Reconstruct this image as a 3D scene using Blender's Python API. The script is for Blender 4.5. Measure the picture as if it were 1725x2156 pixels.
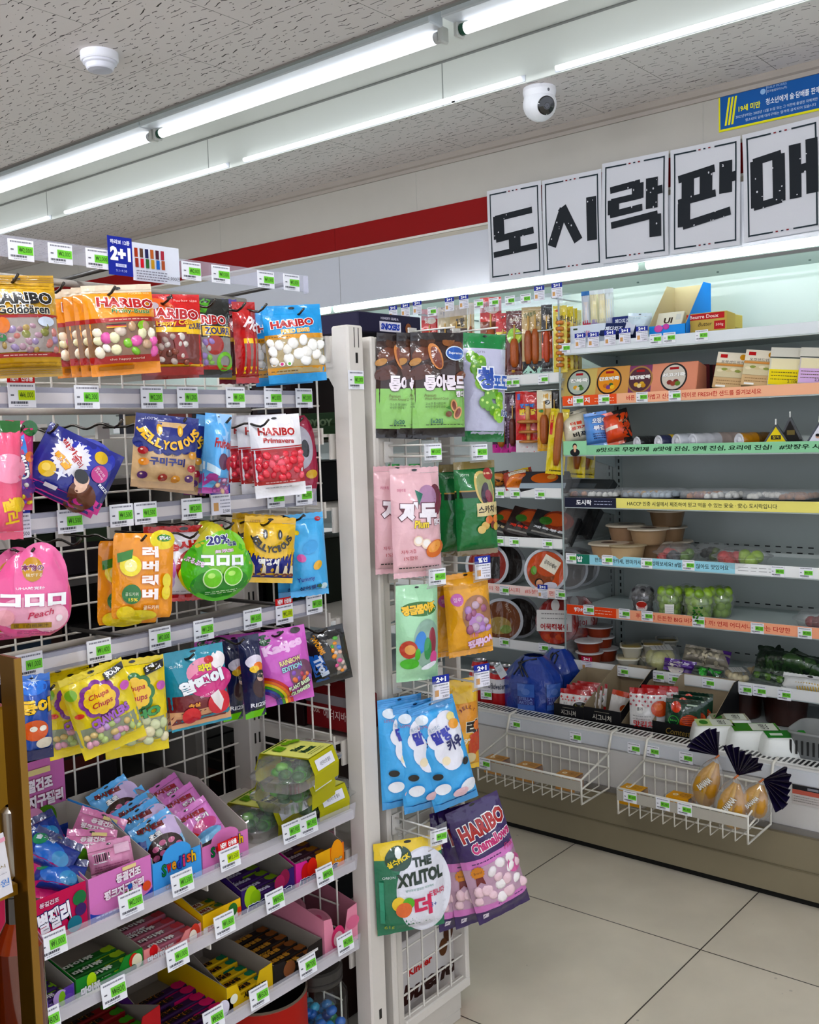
import bpy, math, random
from mathutils import Vector, Matrix
from mathutils.geometry import tessellate_polygon
for _o in list(bpy.data.objects): bpy.data.objects.remove(_o)
S = bpy.context.scene
COL = S.collection
# ---------------------------------------------------------------- camera
CAMZ = 1.344
FPX, CX, CY = 2141.7, 862.5, 1078.0
_p, _r, _y = .0785682, .0328736, .8776554
_fw = Vector((math.sin(_y)*math.cos(_p), math.cos(_y)*math.cos(_p), -math.sin(_p)))
_rt = Vector((math.cos(_y), -math.sin(_y), 0)); _dn = _fw.cross(_rt)
RIGHT = math.cos(_r)*_rt + math.sin(_r)*_dn
DOWN = -math.sin(_r)*_rt + math.cos(_r)*_dn
FWD = _fw
EYE = Vector((0, 0, CAMZ))
cam = bpy.data.cameras.new('camera'); camo = bpy.data.objects.new('camera', cam); COL.objects.link(camo)
cam.sensor_fit = 'HORIZONTAL'; cam.sensor_width = 36; cam.lens = 36*FPX/1725
cam.clip_start = .02; cam.clip_end = 60
camo.matrix_world = Matrix(((RIGHT.x, -DOWN.x, -FWD.x, EYE.x), (RIGHT.y, -DOWN.y, -FWD.y, EYE.y), (RIGHT.z, -DOWN.z, -FWD.z, EYE.z), (0, 0, 0, 1)))
S.camera = camo
# ---------------------------------------------------------------- light levels
S.view_settings.view_transform = 'Standard'; S.view_settings.look = 'None'
S.view_settings.exposure = 1.9; S.view_settings.gamma = 1
S.cycles.transparent_max_bounces = 24
TUBE_POWER = 0.55         # ceiling tubes
ROW_POWER = 22.0         # the shop's other tube rows, nearer the door
FRIDGE_POWER = 3.7       # canopy tubes of the refrigerator
wd = bpy.data.worlds.new('world'); S.world = wd; wd.use_nodes = True
_bg = wd.node_tree.nodes['Background']; _bg.inputs[0].default_value = (.82, .88, 1, 1); _bg.inputs[1].default_value = .37

def ray(px, py): return RIGHT*((px-CX)/FPX) + DOWN*((py-CY)/FPX) + FWD
def at(px, py, x=None, y=None, z=None):
    "photo pixel -> point on the plane x=, y= or z= of the room"
    d = ray(px, py)
    t = x/d.x if x is not None else y/d.y if y is not None else (z-CAMZ)/d.z
    return EYE + d*t
def depth(p): return (p-EYE).dot(FWD)
# ---------------------------------------------------------------- colour + materials
def lin(h):
    h = h.lstrip('#')
    o = []
    for i in (0, 2, 4):
        c = int(h[i:i+2], 16)/255
        o.append(c/12.92 if c <= .04045 else ((c+.055)/1.055)**2.4)
    l = .3*o[0]+.59*o[1]+.11*o[2]     # every colour deepened and made purer: picture contrast put into the base colour
    return tuple(max(0., l+(v-l)*1.12)**1.16 for v in o)+(1.0,)
def nmat(name):
    m = bpy.data.materials.new(name); m.use_nodes = True
    return m, m.node_tree, m.node_tree.nodes['Principled BSDF']
def attr_mat(name, rough=.5, metal=0., coat=0., spec=.5, bump=0., bscale=60., speck=0., crease=0.):
    m, nt, b = nmat(name)
    a = nt.nodes.new('ShaderNodeAttribute'); a.attribute_name = 'Col'
    if speck:
        n = nt.nodes.new('ShaderNodeTexNoise'); n.inputs['Scale'].default_value = 9; n.inputs['Detail'].default_value = 6
        tc = nt.nodes.new('ShaderNodeTexCoord'); nt.links.new(tc.outputs['Object'], n.inputs['Vector'])
        r = nt.nodes.new('ShaderNodeMapRange'); r.inputs[1].default_value = .37; r.inputs[2].default_value = .7
        r.inputs[3].default_value = 1-speck; r.inputs[4].default_value = 1
        nt.links.new(n.outputs[0], r.inputs[0])
        x = nt.nodes.new('ShaderNodeVectorMath'); x.operation = 'SCALE'
        nt.links.new(a.outputs['Color'], x.inputs[0]); nt.links.new(r.outputs[0], x.inputs['Scale'])
        nt.links.new(x.outputs[0], b.inputs['Base Color'])
    else:
        nt.links.new(a.outputs['Color'], b.inputs['Base Color'])
    b.inputs['Roughness'].default_value = rough; b.inputs['Metallic'].default_value = metal
    b.inputs['Coat Weight'].default_value = coat; b.inputs['Coat Roughness'].default_value = .08
    b.inputs['Specular IOR Level'].default_value = spec
    if bump:
        n = nt.nodes.new('ShaderNodeTexNoise'); n.inputs['Scale'].default_value = bscale; n.inputs['Detail'].default_value = 3
        tc = nt.nodes.new('ShaderNodeTexCoord'); nt.links.new(tc.outputs['Object'], n.inputs['Vector'])
        k = nt.nodes.new('ShaderNodeBump'); k.inputs['Strength'].default_value = bump; k.inputs['Distance'].default_value = .004
        if crease:      # crumpled film: long creases between flat facets
            wv = nt.nodes.new('ShaderNodeTexVoronoi'); wv.inputs['Scale'].default_value = crease; wv.feature = 'F1'; mp = nt.nodes.new('ShaderNodeMapping'); mp.inputs['Scale'].default_value = (1.5, .6, 1)
            nt.links.new(tc.outputs['Object'], mp.inputs[0]); nt.links.new(mp.outputs[0], wv.inputs['Vector'])
            ad = nt.nodes.new('ShaderNodeMath'); ad.operation = 'MULTIPLY_ADD'; ad.inputs[1].default_value = 1.6; nt.links.new(wv.outputs['Distance'], ad.inputs[0]); nt.links.new(n.outputs[0], ad.inputs[2]); nt.links.new(ad.outputs[0], k.inputs['Height'])
        else: nt.links.new(n.outputs[0], k.inputs['Height'])
        nt.links.new(k.outputs[0], b.inputs['Normal'])
        nt.links.new(k.outputs[0], b.inputs['Coat Normal'])
    return m
def clear_mat(name, tint=(1, 1, 1, 1), ior=1.45, rough=.04, haze=0., hcol=(.9, .9, .92, 1)):
    m = bpy.data.materials.new(name); m.use_nodes = True; nt = m.node_tree; nt.nodes.clear()
    o = nt.nodes.new('ShaderNodeOutputMaterial'); t = nt.nodes.new('ShaderNodeBsdfTransparent'); t.inputs[0].default_value = tint
    g = nt.nodes.new('ShaderNodeBsdfGlossy'); g.inputs['Roughness'].default_value = rough
    lw = nt.nodes.new('ShaderNodeLayerWeight'); lw.inputs[0].default_value = .5    # Schlick's curve: the same on both faces of a thin sheet
    pw = nt.nodes.new('ShaderNodeMath'); pw.operation = 'POWER'; pw.inputs[1].default_value = 5; nt.links.new(lw.outputs['Facing'], pw.inputs[0])
    f = nt.nodes.new('ShaderNodeMath'); f.operation = 'MULTIPLY_ADD'; f.inputs[1].default_value = .95; f.inputs[2].default_value = ((ior-1)/(ior+1))**2; nt.links.new(pw.outputs[0], f.inputs[0])
    mx = nt.nodes.new('ShaderNodeMixShader')
    nt.links.new(f.outputs[0], mx.inputs[0]); nt.links.new(t.outputs[0], mx.inputs[1]); nt.links.new(g.outputs[0], mx.inputs[2])
    out = mx
    if haze:
        d = nt.nodes.new('ShaderNodeBsdfDiffuse'); d.inputs[0].default_value = hcol
        m2 = nt.nodes.new('ShaderNodeMixShader'); m2.inputs[0].default_value = haze
        nt.links.new(mx.outputs[0], m2.inputs[1]); nt.links.new(d.outputs[0], m2.inputs[2]); out = m2
    nt.links.new(out.outputs[0], o.inputs[0])
    return m
def emit_mat(name, col, power):
    m, nt, b = nmat(name)
    b.inputs['Base Color'].default_value = (.9, .9, .9, 1)
    b.inputs['Emission Color'].default_value = col; b.inputs['Emission Strength'].default_value = power
    return m
FILM = attr_mat('glossy_film', .36, coat=1., spec=.3, bump=.7, bscale=34, crease=22)
PAPER = attr_mat('printed_card', .55, spec=.2)
PAINT = attr_mat('painted_metal', .38, speck=.05)
PLASTIC = attr_mat('plastic', .35)
MATTE = attr_mat('matte', .75, spec=.3)
FOOD = attr_mat('food', .45, coat=.15, bump=.25, bscale=120)
METAL = attr_mat('bright_metal', .25, metal=1.)
CLEAR = clear_mat('clear_plastic', ior=1.8, haze=.08)
RAILC = clear_mat('clear_rail', tint=(.97, .97, 1, 1), haze=.16, hcol=(.85, .85, .95, 1))
FILMC = clear_mat('clear_film_lid', haze=.22, hcol=(.9, .92, .95, 1))
GLASS = clear_mat('glass', tint=(.93, .97, .95, 1))
SMOKE = clear_mat('smoky_plastic', tint=(.45, .45, .45, 1), haze=.02)
TUBE = emit_mat('fluorescent_tube', (.93, .96, 1, 1), TUBE_POWER)
TUBE2 = emit_mat('fluorescent_tube_far', (.93, .96, 1, 1), ROW_POWER)
TUBE3 = emit_mat('cool_fridge_tube', (.8, 1, .95, 1), FRIDGE_POWER)
# ---------------------------------------------------------------- text
_tc = {}
def glyphs(s, bold=0., shear=0.):
    k = (s, bold, shear)
    if k not in _tc:
        c = bpy.data.curves.new('t', 'FONT'); c.body = s; c.offset = bold; c.shear = shear; c.resolution_u = 2; c.space_line = .85
        o = bpy.data.objects.new('t', c); COL.objects.link(o)
        dg = bpy.context.evaluated_depsgraph_get()
        m = bpy.data.meshes.new_from_object(o.evaluated_get(dg))
        vs = [(v.co.x, v.co.y) for v in m.vertices]; fs = [tuple(p.vertices) for p in m.polygons]
        bpy.data.objects.remove(o); bpy.data.curves.remove(c); bpy.data.meshes.remove(m)
        _tc[k] = (vs, fs)
    return _tc[k]
def bbox2(vs):
    xs = [v[0] for v in vs]; ys = [v[1] for v in vs]
    return min(xs), min(ys), max(xs), max(ys)
# ---------------------------------------------------------------- mesh builder
class MB:
    def __init__(s): s.v = []; s.f = []; s.c = []; s.sm = []
    def add(s, vs, fs, col, smooth=False):
        b = len(s.v); s.v.extend(vs)
        col = lin(col) if isinstance(col, str) else col
        for f in fs:
            s.f.append([b+i for i in f]); s.c.append(col); s.sm.append(smooth)
        return s
    def box(s, x0, x1, y0, y1, z0, z1, col, M=None):
        vs = [Vector((x, y, z)) for z in (z0, z1) for y in (y0, y1) for x in (x0, x1)]
        if M: vs = [M @ v for v in vs]
        return s.add(vs, [(0, 2, 3, 1), (4, 5, 7, 6), (0, 1, 5, 4), (2, 6, 7, 3), (0, 4, 6, 2), (1, 3, 7, 5)], col)
    def bbox(s, x0, x1, y0, y1, z0, z1, col, b=.003, M=None):
        "box with chamfered edges"
        vs = []; idx = {}
        for sx in (0, 1):
            for sy in (0, 1):
                for sz in (0, 1):
                    X = (x0, x1)[sx]; Y = (y0, y1)[sy]; Z = (z0, z1)[sz]
                    dx = b*(1-2*sx); dy = b*(1-2*sy); dz = b*(1-2*sz)
                    idx[sx, sy, sz] = len(vs)
                    vs += [Vector((X, Y+dy, Z+dz)), Vector((X+dx, Y, Z+dz)), Vector((X+dx, Y+dy, Z))]
        F = []
        g = lambda a, b_, c, k: idx[a, b_, c]+k
        F += [(g(0,0,0,0), g(0,0,1,0), g(0,1,1,0), g(0,1,0,0)), (g(1,0,0,0), g(1,1,0,0), g(1,1,1,0), g(1,0,1,0))]
        F += [(g(0,0,0,1), g(1,0,0,1), g(1,0,1,1), g(0,0,1,1)), (g(0,1,0,1), g(0,1,1,1), g(1,1,1,1), g(1,1,0,1))]
        F += [(g(0,0,0,2), g(0,1,0,2), g(1,1,0,2), g(1,0,0,2)), (g(0,0,1,2), g(1,0,1,2), g(1,1,1,2), g(0,1,1,2))]
        for sz in (0, 1):
            for sy in (0, 1): F.append((g(0,sy,sz,1), g(1,sy,sz,1), g(1,sy,sz,2), g(0,sy,sz,2)))
            for sx in (0, 1): F.append((g(sx,0,sz,0), g(sx,1,sz,0), g(sx,1,sz,2), g(sx,0,sz,2)))
        for sy in (0, 1):
            for sx in (0, 1): F.append((g(sx,sy,0,0), g(sx,sy,1,0), g(sx,sy,1,1), g(sx,sy,0,1)))
        for k in idx.values(): F.append((k, k+1, k+2))
        if M: vs = [M @ v for v in vs]
        return s.add(vs, F, col)
    def path(s, pts, r, col, n=6, cap=True):
        pts = [Vector(p) for p in pts]; vs = []; up = None
        for i, p in enumerate(pts):
            t = (pts[min(i+1, len(pts)-1)]-pts[max(i-1, 0)]).normalized()
            if up is None:
                a = Vector((0, 0, 1)) if abs(t.z) < .9 else Vector((1, 0, 0))
            else: a = up
            u = (a-t*a.dot(t)).normalized(); w = t.cross(u); up = u
            rr = r[i] if isinstance(r, (list, tuple)) else r
            for k in range(n):
                an = 2*math.pi*k/n; vs.append(p+u*rr*math.cos(an)+w*rr*math.sin(an))
        F = [(i*n+k, i*n+(k+1) % n, (i+1)*n+(k+1) % n, (i+1)*n+k) for i in range(len(pts)-1) for k in range(n)]
        if cap: F += [tuple(range(n))[::-1], tuple(range((len(pts)-1)*n, len(pts)*n))]
        return s.add(vs, F, col, True)
    def lathe(s, prof, col, n=24, M=None, axis='z', cols=None, squash=None):
        vs = []
        for r, h in prof:
            for k in range(n):
                a = 2*math.pi*k/n; x, y = r*math.cos(a), r*math.sin(a)
                if squash: x, y = squash(x, y)
                v = Vector((x, y, h)) if axis == 'z' else Vector((h, x, y)) if axis == 'x' else Vector((x, h, y))
                vs.append(M @ v if M else v)
        for i in range(len(prof)-1):
            b = len(s.v)
            F = [(k, (k+1) % n, n+(k+1) % n, n+k) for k in range(n)]
            s.add(vs[i*n:(i+2)*n], F, cols[i] if cols else col, True)
        return s
    def ball(s, c, rx, ry, rz, col, n=10, m=6, M=None):
        vs = []; 
        for j in range(m+1):
            t = math.pi*j/m
            for k in range(n):
                a = 2*math.pi*k/n
                v = Vector((rx*math.sin(t)*math.cos(a), ry*math.sin(t)*math.sin(a), rz*math.cos(t)))
                vs.append((M @ v if M else v)+Vector(c))
        F = [(j*n+k, (j+1)*n+k, (j+1)*n+(k+1) % n, j*n+(k+1) % n) for j in range(m) for k in range(n)]
        return s.add(vs, F, col, True)
    def poly(s, pts, col):
        pts = [Vector(p) for p in pts]
        return s.add(pts, [tuple(t) for t in tessellate_polygon([pts])], col)
    def prism(s, pts, d, col):
        "closed outline pts (3D, planar) swept by d"
        pts = [Vector(p) for p in pts]; d = Vector(d); n = len(pts)
        T = [tuple(t) for t in tessellate_polygon([pts])]
        F = T + [tuple(i+n for i in t[::-1]) for t in T] + [(i, (i+1) % n, n+(i+1) % n, n+i) for i in range(n)]
        return s.add(pts+[p+d for p in pts], F, col)
    def grid(s, fn, nu, nv, col, smooth=True, colf=None):
        vs = [Vector(fn(i/nu, j/nv)) for j in range(nv+1) for i in range(nu+1)]
        if colf is None:
            F = [(j*(nu+1)+i, j*(nu+1)+i+1, (j+1)*(nu+1)+i+1, (j+1)*(nu+1)+i) for j in range(nv) for i in range(nu)]
            return s.add(vs, F, col, smooth)
        b = len(s.v); s.v.extend(vs)
        for j in range(nv):
            for i in range(nu):
                q = j*(nu+1)+i
                s.f.append([b+q, b+q+1, b+q+nu+2, b+q+nu+1]); s.sm.append(smooth)
                s.c.append(lin(colf((i+.5)/nu, (j+.5)/nv)))
        return s
    def mesh(s, name, mat):
        m = bpy.data.meshes.new(name)
        m.from_pydata([tuple(v) for v in s.v], [], s.f)
        a = m.color_attributes.new('Col', 'FLOAT_COLOR', 'CORNER')
        buf = []
        for f, c in zip(s.f, s.c): buf.extend(list(c)*len(f))
        a.data.foreach_set('color', buf)
        m.polygons.foreach_set('use_smooth', s.sm)
        m.materials.append(mat); m.update()
        return m
    def part(s, name, mat, parent=None):
        o = bpy.data.objects.new(name, s.mesh(name, mat)); COL.objects.link(o)
        if parent: o.parent = parent
        return o
    def thing(s, name, mat, label, cat, group=None, M=None):
        "one-mesh thing; vertices are local to M (or re-centred on their base)"
        if M is None:
            xs = [v[0] for v in s.v]; ys = [v[1] for v in s.v]; zs = [v[2] for v in s.v]
            c = Vector(((min(xs)+max(xs))/2, (min(ys)+max(ys))/2, min(zs)))
            s.v = [Vector(v)-c for v in s.v]; M = Matrix.Translation(c)
        o = s.part(name, mat); o.matrix_world = M
        tag(o, label, cat, group); return o
def tag(o, label, cat, group=None):
    o['label'] = label; o['category'] = cat
    if group: o['group'] = group
    return o
def struct(mb, name, mat, parent=None):
    o = mb.part(name, mat, parent)
    if not parent: o['kind'] = 'structure'
    return o
def root(name, label, cat, M=None, group=None):
    o = bpy.data.objects.new(name, None); COL.objects.link(o); o.empty_display_size = .02
    if M is not None: o.matrix_world = M if isinstance(M, Matrix) else Matrix.Translation(M)
    return tag(o, label, cat, group)
def dup(src, label, M, group=None):
    "copy of a thing with copies of its parts and sub-parts"
    r = src.copy(); COL.objects.link(r); r.matrix_world = M; r['label'] = label
    if group: r['group'] = group
    for ch in list(src.children):
        c = ch.copy(); COL.objects.link(c); c.parent = r
        for g in list(ch.children):
            d = g.copy(); COL.objects.link(d); d.parent = c
    return r
# ---------------------------------------------------------------- printing on surfaces
def refine(vs, fs, ml, sx=1., sy=1.):
    "split triangles whose edges are longer than ml, so that print follows a curved surface"
    vs = list(vs); mid = {}
    fs = [t for f in fs for t in ([f] if len(f) == 3 else [(f[0], f[i], f[i+1]) for i in range(1, len(f)-1)])]
    for _ in range(4):
        out = []; cut = False
        for f in fs:
            L = [math.hypot((vs[f[i]][0]-vs[f[(i+1) % 3]][0])*sx, (vs[f[i]][1]-vs[f[(i+1) % 3]][1])*sy) for i in range(3)]
            k = max(range(3), key=lambda i: L[i])
            if L[k] <= ml: out.append(f); continue
            a, b, c = f[k], f[(k+1) % 3], f[(k+2) % 3]; key = (min(a, b), max(a, b)); cut = True
            if key not in mid: mid[key] = len(vs); vs.append(((vs[a][0]+vs[b][0])/2, (vs[a][1]+vs[b][1])/2))
            m = mid[key]; out += [(a, m, c), (m, b, c)]
        fs = out
        if not cut: break
    return vs, fs
class Canvas:
    "draws flat art on a surface surf(u, v, off) of size w x h; x, y run -.5 .. .5"
    def __init__(s, mb, w, h, surf, off=.0005, step=.0002, cell=.009):
        s.mb, s.w, s.h, s.surf, s.off, s.step, s.cell = mb, w, h, surf, off, step, cell
    def _up(s): s.off += s.step
    def rect(s, x0, y0, x1, y1, col, rot=0):
        s._up(); w, h = s.w, s.h; o = s.off
        nu = max(1, int(abs(x1-x0)*w/s.cell)); nv = max(1, int(abs(y1-y0)*h/s.cell))
        cx, cy = (x0+x1)/2*w, (y0+y1)/2*h; a = math.radians(rot); ca, sa = math.cos(a), math.sin(a)
        def fn(i, j):
            u = (x0+(x1-x0)*i)*w-cx; v = (y0+(y1-y0)*j)*h-cy
            return s.surf(cx+u*ca-v*sa, cy+u*sa+v*ca, o)
        s.mb.grid(fn, nu, nv, col)
        return s
    def ell(s, cx, cy, rx, ry, col, n=20, rot=0, a0=0, a1=360):
        "rx, ry as fractions of w (both), so rx=ry is a circle"
        s._up(); w, h = s.w, s.h; a = math.radians(rot); ca, sa = math.cos(a), math.sin(a)
        def fn(i, j):
            t = math.radians(a0+(a1-a0)*i); u = rx*w*j*math.cos(t); v = ry*w*j*math.sin(t)
            return s.surf(cx*w+u*ca-v*sa, cy*h+u*sa+v*ca, s.off)
        s.mb.grid(fn, max(n, min(48, int(max(rx, ry)*w*6.3/s.cell))), max(1, min(12, int(max(rx, ry)*w/s.cell)+1)), col)
        return s
    def ring(s, cx, cy, r0, r1, col, n=24, a0=0, a1=360):
        s._up(); w, h = s.w, s.h
        def fn(i, j):
            t = math.radians(a0+(a1-a0)*i); r = (r0+(r1-r0)*j)*w
            return s.surf(cx*w+r*math.cos(t), cy*h+r*math.sin(t), s.off)
        s.mb.grid(fn, n, 1, col); return s
    def star(s, cx, cy, r0, r1, n, col):
        s._up(); w, h = s.w, s.h
        def fn(i, j):
            t = 2*math.pi*i; k = (i*2*n) % 2; k = k if k <= 1 else 2-k
            r = (r1+(r0-r1)*k)*w*j
            return s.surf(cx*w+r*math.cos(t), cy*h+r*math.sin(t), s.off)
        s.mb.grid(fn, 2*n, 4, col); return s
    def poly(s, pts, col):
        s._up(); p = [Vector((x*s.w, y*s.h, 0)) for x, y in pts]
        T = [tuple(t) for t in tessellate_polygon([p])]
        P2, T = refine([(q.x, q.y) for q in p], T, s.cell)
        s.mb.add([s.surf(q[0], q[1], s.off) for q in P2], T, col, True); return s
    def text(s, t, cx, cy, tw, th, col, rot=0, bold=0., shear=0., out=None, ow=.035):
        "text fitted into a box tw x th (fractions of w and h)"
        base = glyphs(t, bold, shear)
        if not base[0]: return s
        x0, y0, x1, y1 = bbox2(base[0]); W, H = tw*s.w, th*s.h
        a = math.radians(rot); ca, sa = math.cos(a), math.sin(a)
        def put(g, c):
            s._up()
            vs = []; g = refine(g[0], g[1], s.cell, W/(x1-x0), H/max(1e-6, y1-y0)) if s.cell < .02 else g
            for x, y in g[0]:
                u = ((x-x0)/(x1-x0)-.5)*W; v = ((y-y0)/max(1e-6, y1-y0)-.5)*H
                vs.append(s.surf(cx*s.w+u*ca-v*sa, cy*s.h+u*sa+v*ca, s.off))
            s.mb.add(vs, g[1], c)
        if out: put(glyphs(t, bold+ow, shear), out)
        put(base, col); return s
    def arc(s, t, cx, cy, r, a0, a1, size, col, bold=.02, out=None, ow=.03, flip=False):
        "letters along an arc, centre (cx, cy), radius r (of w), from angle a0 to a1"
        n = len(t)
        for i, ch in enumerate(t):
            if ch == ' ': continue
            an = a0+(a1-a0)*(i+.5)/n; rad = math.radians(an)
            x = cx+r*math.cos(rad); y = cy+r*math.sin(rad)*s.w/s.h
            s.text(ch, x, y, size*(.45 if ch in 'Ii1' else .8), size*s.w/s.h, col, rot=an+(90 if flip else -90), bold=bold, out=out, ow=ow)
        return s
    def lines(s, x0, x1, y, n, dy, col, th=.006, seed=0):
        "rows of tiny print, too small to read"
        rr = random.Random(seed)
        for k in range(n):
            x = x0
            while x < x1-.01:
                l = rr.uniform(.02, .07); s.off -= s.step*.9
                s.rect(x, y-k*dy-th/2, min(x1, x+l), y-k*dy+th/2, col); x += l+rr.uniform(.008, .02)
        return s
def flat_surf(O, U, V):
    U, V = Vector(U).normalized(), Vector(V).normalized(); N = U.cross(V); O = Vector(O)
    return lambda u, v, off: O+U*u+V*v+N*off
# ================================================================ ROOM
ZC = 2.43; XW = 3.29
def ceil_mat():
    m, nt, b = nmat('ceiling_tile')
    N = nt.nodes; L = nt.links
    tc = N.new('ShaderNodeTexCoord'); sep = N.new('ShaderNodeSeparateXYZ'); L.new(tc.outputs['Object'], sep.inputs[0])
    def math_(op, a, v=None, v2=None):
        n = N.new('ShaderNodeMath'); n.operation = op
        if isinstance(a, (int, float)): n.inputs[0].default_value = a
        else: L.new(a, n.inputs[0])
        if v is not None:
            if isinstance(v, (int, float)): n.inputs[1].default_value = v
            else: L.new(v, n.inputs[1])
        return n.outputs[0]
    def joint(c, size, off, wd):
        q = math_('MODULO', math_('ADD', c, 30*size-off), size)
        return math_('LESS_THAN', q, wd)
    x, y = sep.outputs[0], sep.outputs[1]
    jx = joint(x, .3, 1.9 % .3, .0016)
    row = math_('FLOOR', math_('DIVIDE', math_('ADD', x, 9-.1), .3))
    sh = math_('MULTIPLY', math_('MODULO', row, 2.), .3)
    jy = joint(math_('ADD', y, sh), .6, 2.37 % .6, .0016)
    j = math_('MAXIMUM', jx, jy)
    # short wavy fissures lying along the tile rows, and pin holes
    mp = N.new('ShaderNodeMapping'); mp.inputs['Scale'].default_value = (38, 24, 1); L.new(tc.outputs['Object'], mp.inputs[0])
    nz = N.new('ShaderNodeTexNoise'); nz.inputs['Scale'].default_value = 14; L.new(tc.outputs['Object'], nz.inputs['Vector'])
    ad = N.new('ShaderNodeVectorMath'); ad.operation = 'MULTIPLY_ADD'; L.new(nz.outputs['Color'], ad.inputs[0]); ad.inputs[1].default_value = (1.6, .9, 0); L.new(mp.outputs[0], ad.inputs[2])
    vo = N.new('ShaderNodeTexVoronoi'); vo.voronoi_dimensions = '2D'; vo.inputs['Scale'].default_value = 1; vo.inputs['Randomness'].default_value = .75; L.new(ad.outputs[0], vo.inputs['Vector'])
    sb = N.new('ShaderNodeVectorMath'); sb.operation = 'SUBTRACT'; L.new(ad.outputs[0], sb.inputs[0]); L.new(vo.outputs['Position'], sb.inputs[1])
    s2 = N.new('ShaderNodeSeparateXYZ'); L.new(sb.outputs[0], s2.inputs[0])
    sc = N.new('ShaderNodeSeparateColor'); L.new(vo.outputs['Color'], sc.inputs[0])
    ln = math_('MULTIPLY', math_('LESS_THAN', math_('ABSOLUTE', s2.outputs[0]), .05), math_('LESS_THAN', math_('ABSOLUTE', s2.outputs[1]), math_('MULTIPLY', sc.outputs[0], .42)))
    v2 = N.new('ShaderNodeTexVoronoi'); v2.inputs['Scale'].default_value = 42; L.new(tc.outputs['Object'], v2.inputs['Vector'])
    dt = math_('LESS_THAN', v2.outputs['Distance'], .085)
    dk = math_('MAXIMUM', j, math_('MAXIMUM', ln, dt))
    mx = N.new('ShaderNodeMix'); mx.data_type = 'RGBA'; L.new(dk, mx.inputs[0]); mx.inputs[6].default_value = lin('e6e1df'); mx.inputs[7].default_value = lin('4c4746')
    L.new(mx.outputs[2], b.inputs['Base Color']); b.inputs['Roughness'].default_value = .85; b.inputs['Specular IOR Level'].default_value = .2
    return m
CEIL = ceil_mat()
def floor_mat():
    m, nt, b = nmat('floor_tile')
    N = nt.nodes; L = nt.links
    tc = N.new('ShaderNodeTexCoord')
    mp = N.new('ShaderNodeMapping'); mp.inputs['Location'].default_value = (-2.378+6, -1.056+6, 0); L.new(tc.outputs['Object'], mp.inputs[0])
    br = N.new('ShaderNodeTexBrick'); br.offset = 0; br.squash = 1
    br.inputs['Scale'].default_value = 1; br.inputs['Brick Width'].default_value = .6; br.inputs['Row Height'].default_value = .6
    br.inputs['Mortar Size'].default_value = .0018; br.inputs['Mortar Smooth'].default_value = 0
    br.inputs['Color1'].default_value = lin('ddd6c6'); br.inputs['Color2'].default_value = lin('d9d2c2'); br.inputs['Mortar'].default_value = lin('4c473f')
    L.new(mp.outputs[0], br.inputs['Vector'])
    n = N.new('ShaderNodeTexNoise'); n.inputs['Scale'].default_value = 5; n.inputs['Detail'].default_value = 8; L.new(tc.outputs['Object'], n.inputs['Vector'])
    r = N.new('ShaderNodeMapRange'); r.inputs[1].default_value = .35; r.inputs[2].default_value = .75; r.inputs[3].default_value = .9; r.inputs[4].default_value = 1.04; L.new(n.outputs[0], r.inputs[0])
    v = N.new('ShaderNodeTexVoronoi'); v.inputs['Scale'].default_value = 9; L.new(tc.outputs['Object'], v.inputs['Vector'])
    lt = N.new('ShaderNodeMath'); lt.operation = 'LESS_THAN'; lt.inputs[1].default_value = .035; L.new(v.outputs['Distance'], lt.inputs[0])
    m1 = N.new('ShaderNodeMath'); m1.operation = 'MULTIPLY_ADD'; m1.inputs[1].default_value = -.25; L.new(lt.outputs[0], m1.inputs[0]); L.new(r.outputs[0], m1.inputs[2])
    x = N.new('ShaderNodeVectorMath'); x.operation = 'SCALE'; L.new(br.outputs[0], x.inputs[0]); L.new(m1.outputs[0], x.inputs['Scale'])
    L.new(x.outputs[0], b.inputs['Base Color']); b.inputs['Roughness'].default_value = .32
    return m
FLOOR = floor_mat()
b = MB(); b.box(-3.2, 3.8, -2.5, 7, -.1, 0, 'ffffff'); struct(b, 'floor', FLOOR)
b = MB(); b.box(-3.2, 2.17, -2.5, 7, ZC, ZC+.02, 'ffffff'); b.box(2.81, XW+.05, -2.5, 7, ZC, ZC+.02, 'ffffff'); struct(b, 'ceiling', CEIL)
ZR = 2.577
b = MB(); b.box(2.16, 2.83, -2.5, 7, ZR, ZR+.02, 'e9ece8'); b.box(2.155, 2.17, -2.5, 7, ZC+.02, ZR, 'e9ece8')
b.box(2.81, 2.83, -2.5, 7, ZC+.02, ZR, 'e9ece8')
b.box(2.802, 2.81, -2.5, 7, ZC-.001, ZR-.006, 'eef1ec')
for y in (.9, 2.12, 3.34, 4.56): b.box(2.8012, 2.8025, y, y+.004, ZC, ZR-.006, 'a9aca8')
b.box(2.8005, 2.802, -2.5, 7, ZR-.008, ZR-.002, '9a9c99')
struct(b, 'trim_1', attr_mat('gloss_white_panel', .18))
b = MB(); b.box(2.155, 2.171, -2.5, 7, ZC-.006, ZC+.02, '6b6661'); struct(b, 'trim_2', PAINT)
b = MB(); b.box(XW, XW+.1, -2.5, 7, 2.0, ZC+.02, 'b7b3ab'); b.box(3.61, 3.7, -2.5, 7, 0, ZC, 'b7b3ab')
for y in (.2, 1.42, 2.64, 3.86, 5.08): b.box(XW-.001, XW, y, y+.003, 2.236, ZC-.04, 'b5b2ab')
struct(b, 'wall_right', attr_mat('wall_panel', .35, speck=.03))
b = MB(); b.box(-3.2, XW, 7, 7.1, 0, ZC, 'd8d6d0'); struct(b, 'wall_back', PAINT)
b = MB(); pr = [(XW-.02, ZC), (XW, ZC), (XW, 2.393), (XW-.008, 2.393), (XW-.012, 2.405), (XW-.02, 2.41)]
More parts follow.
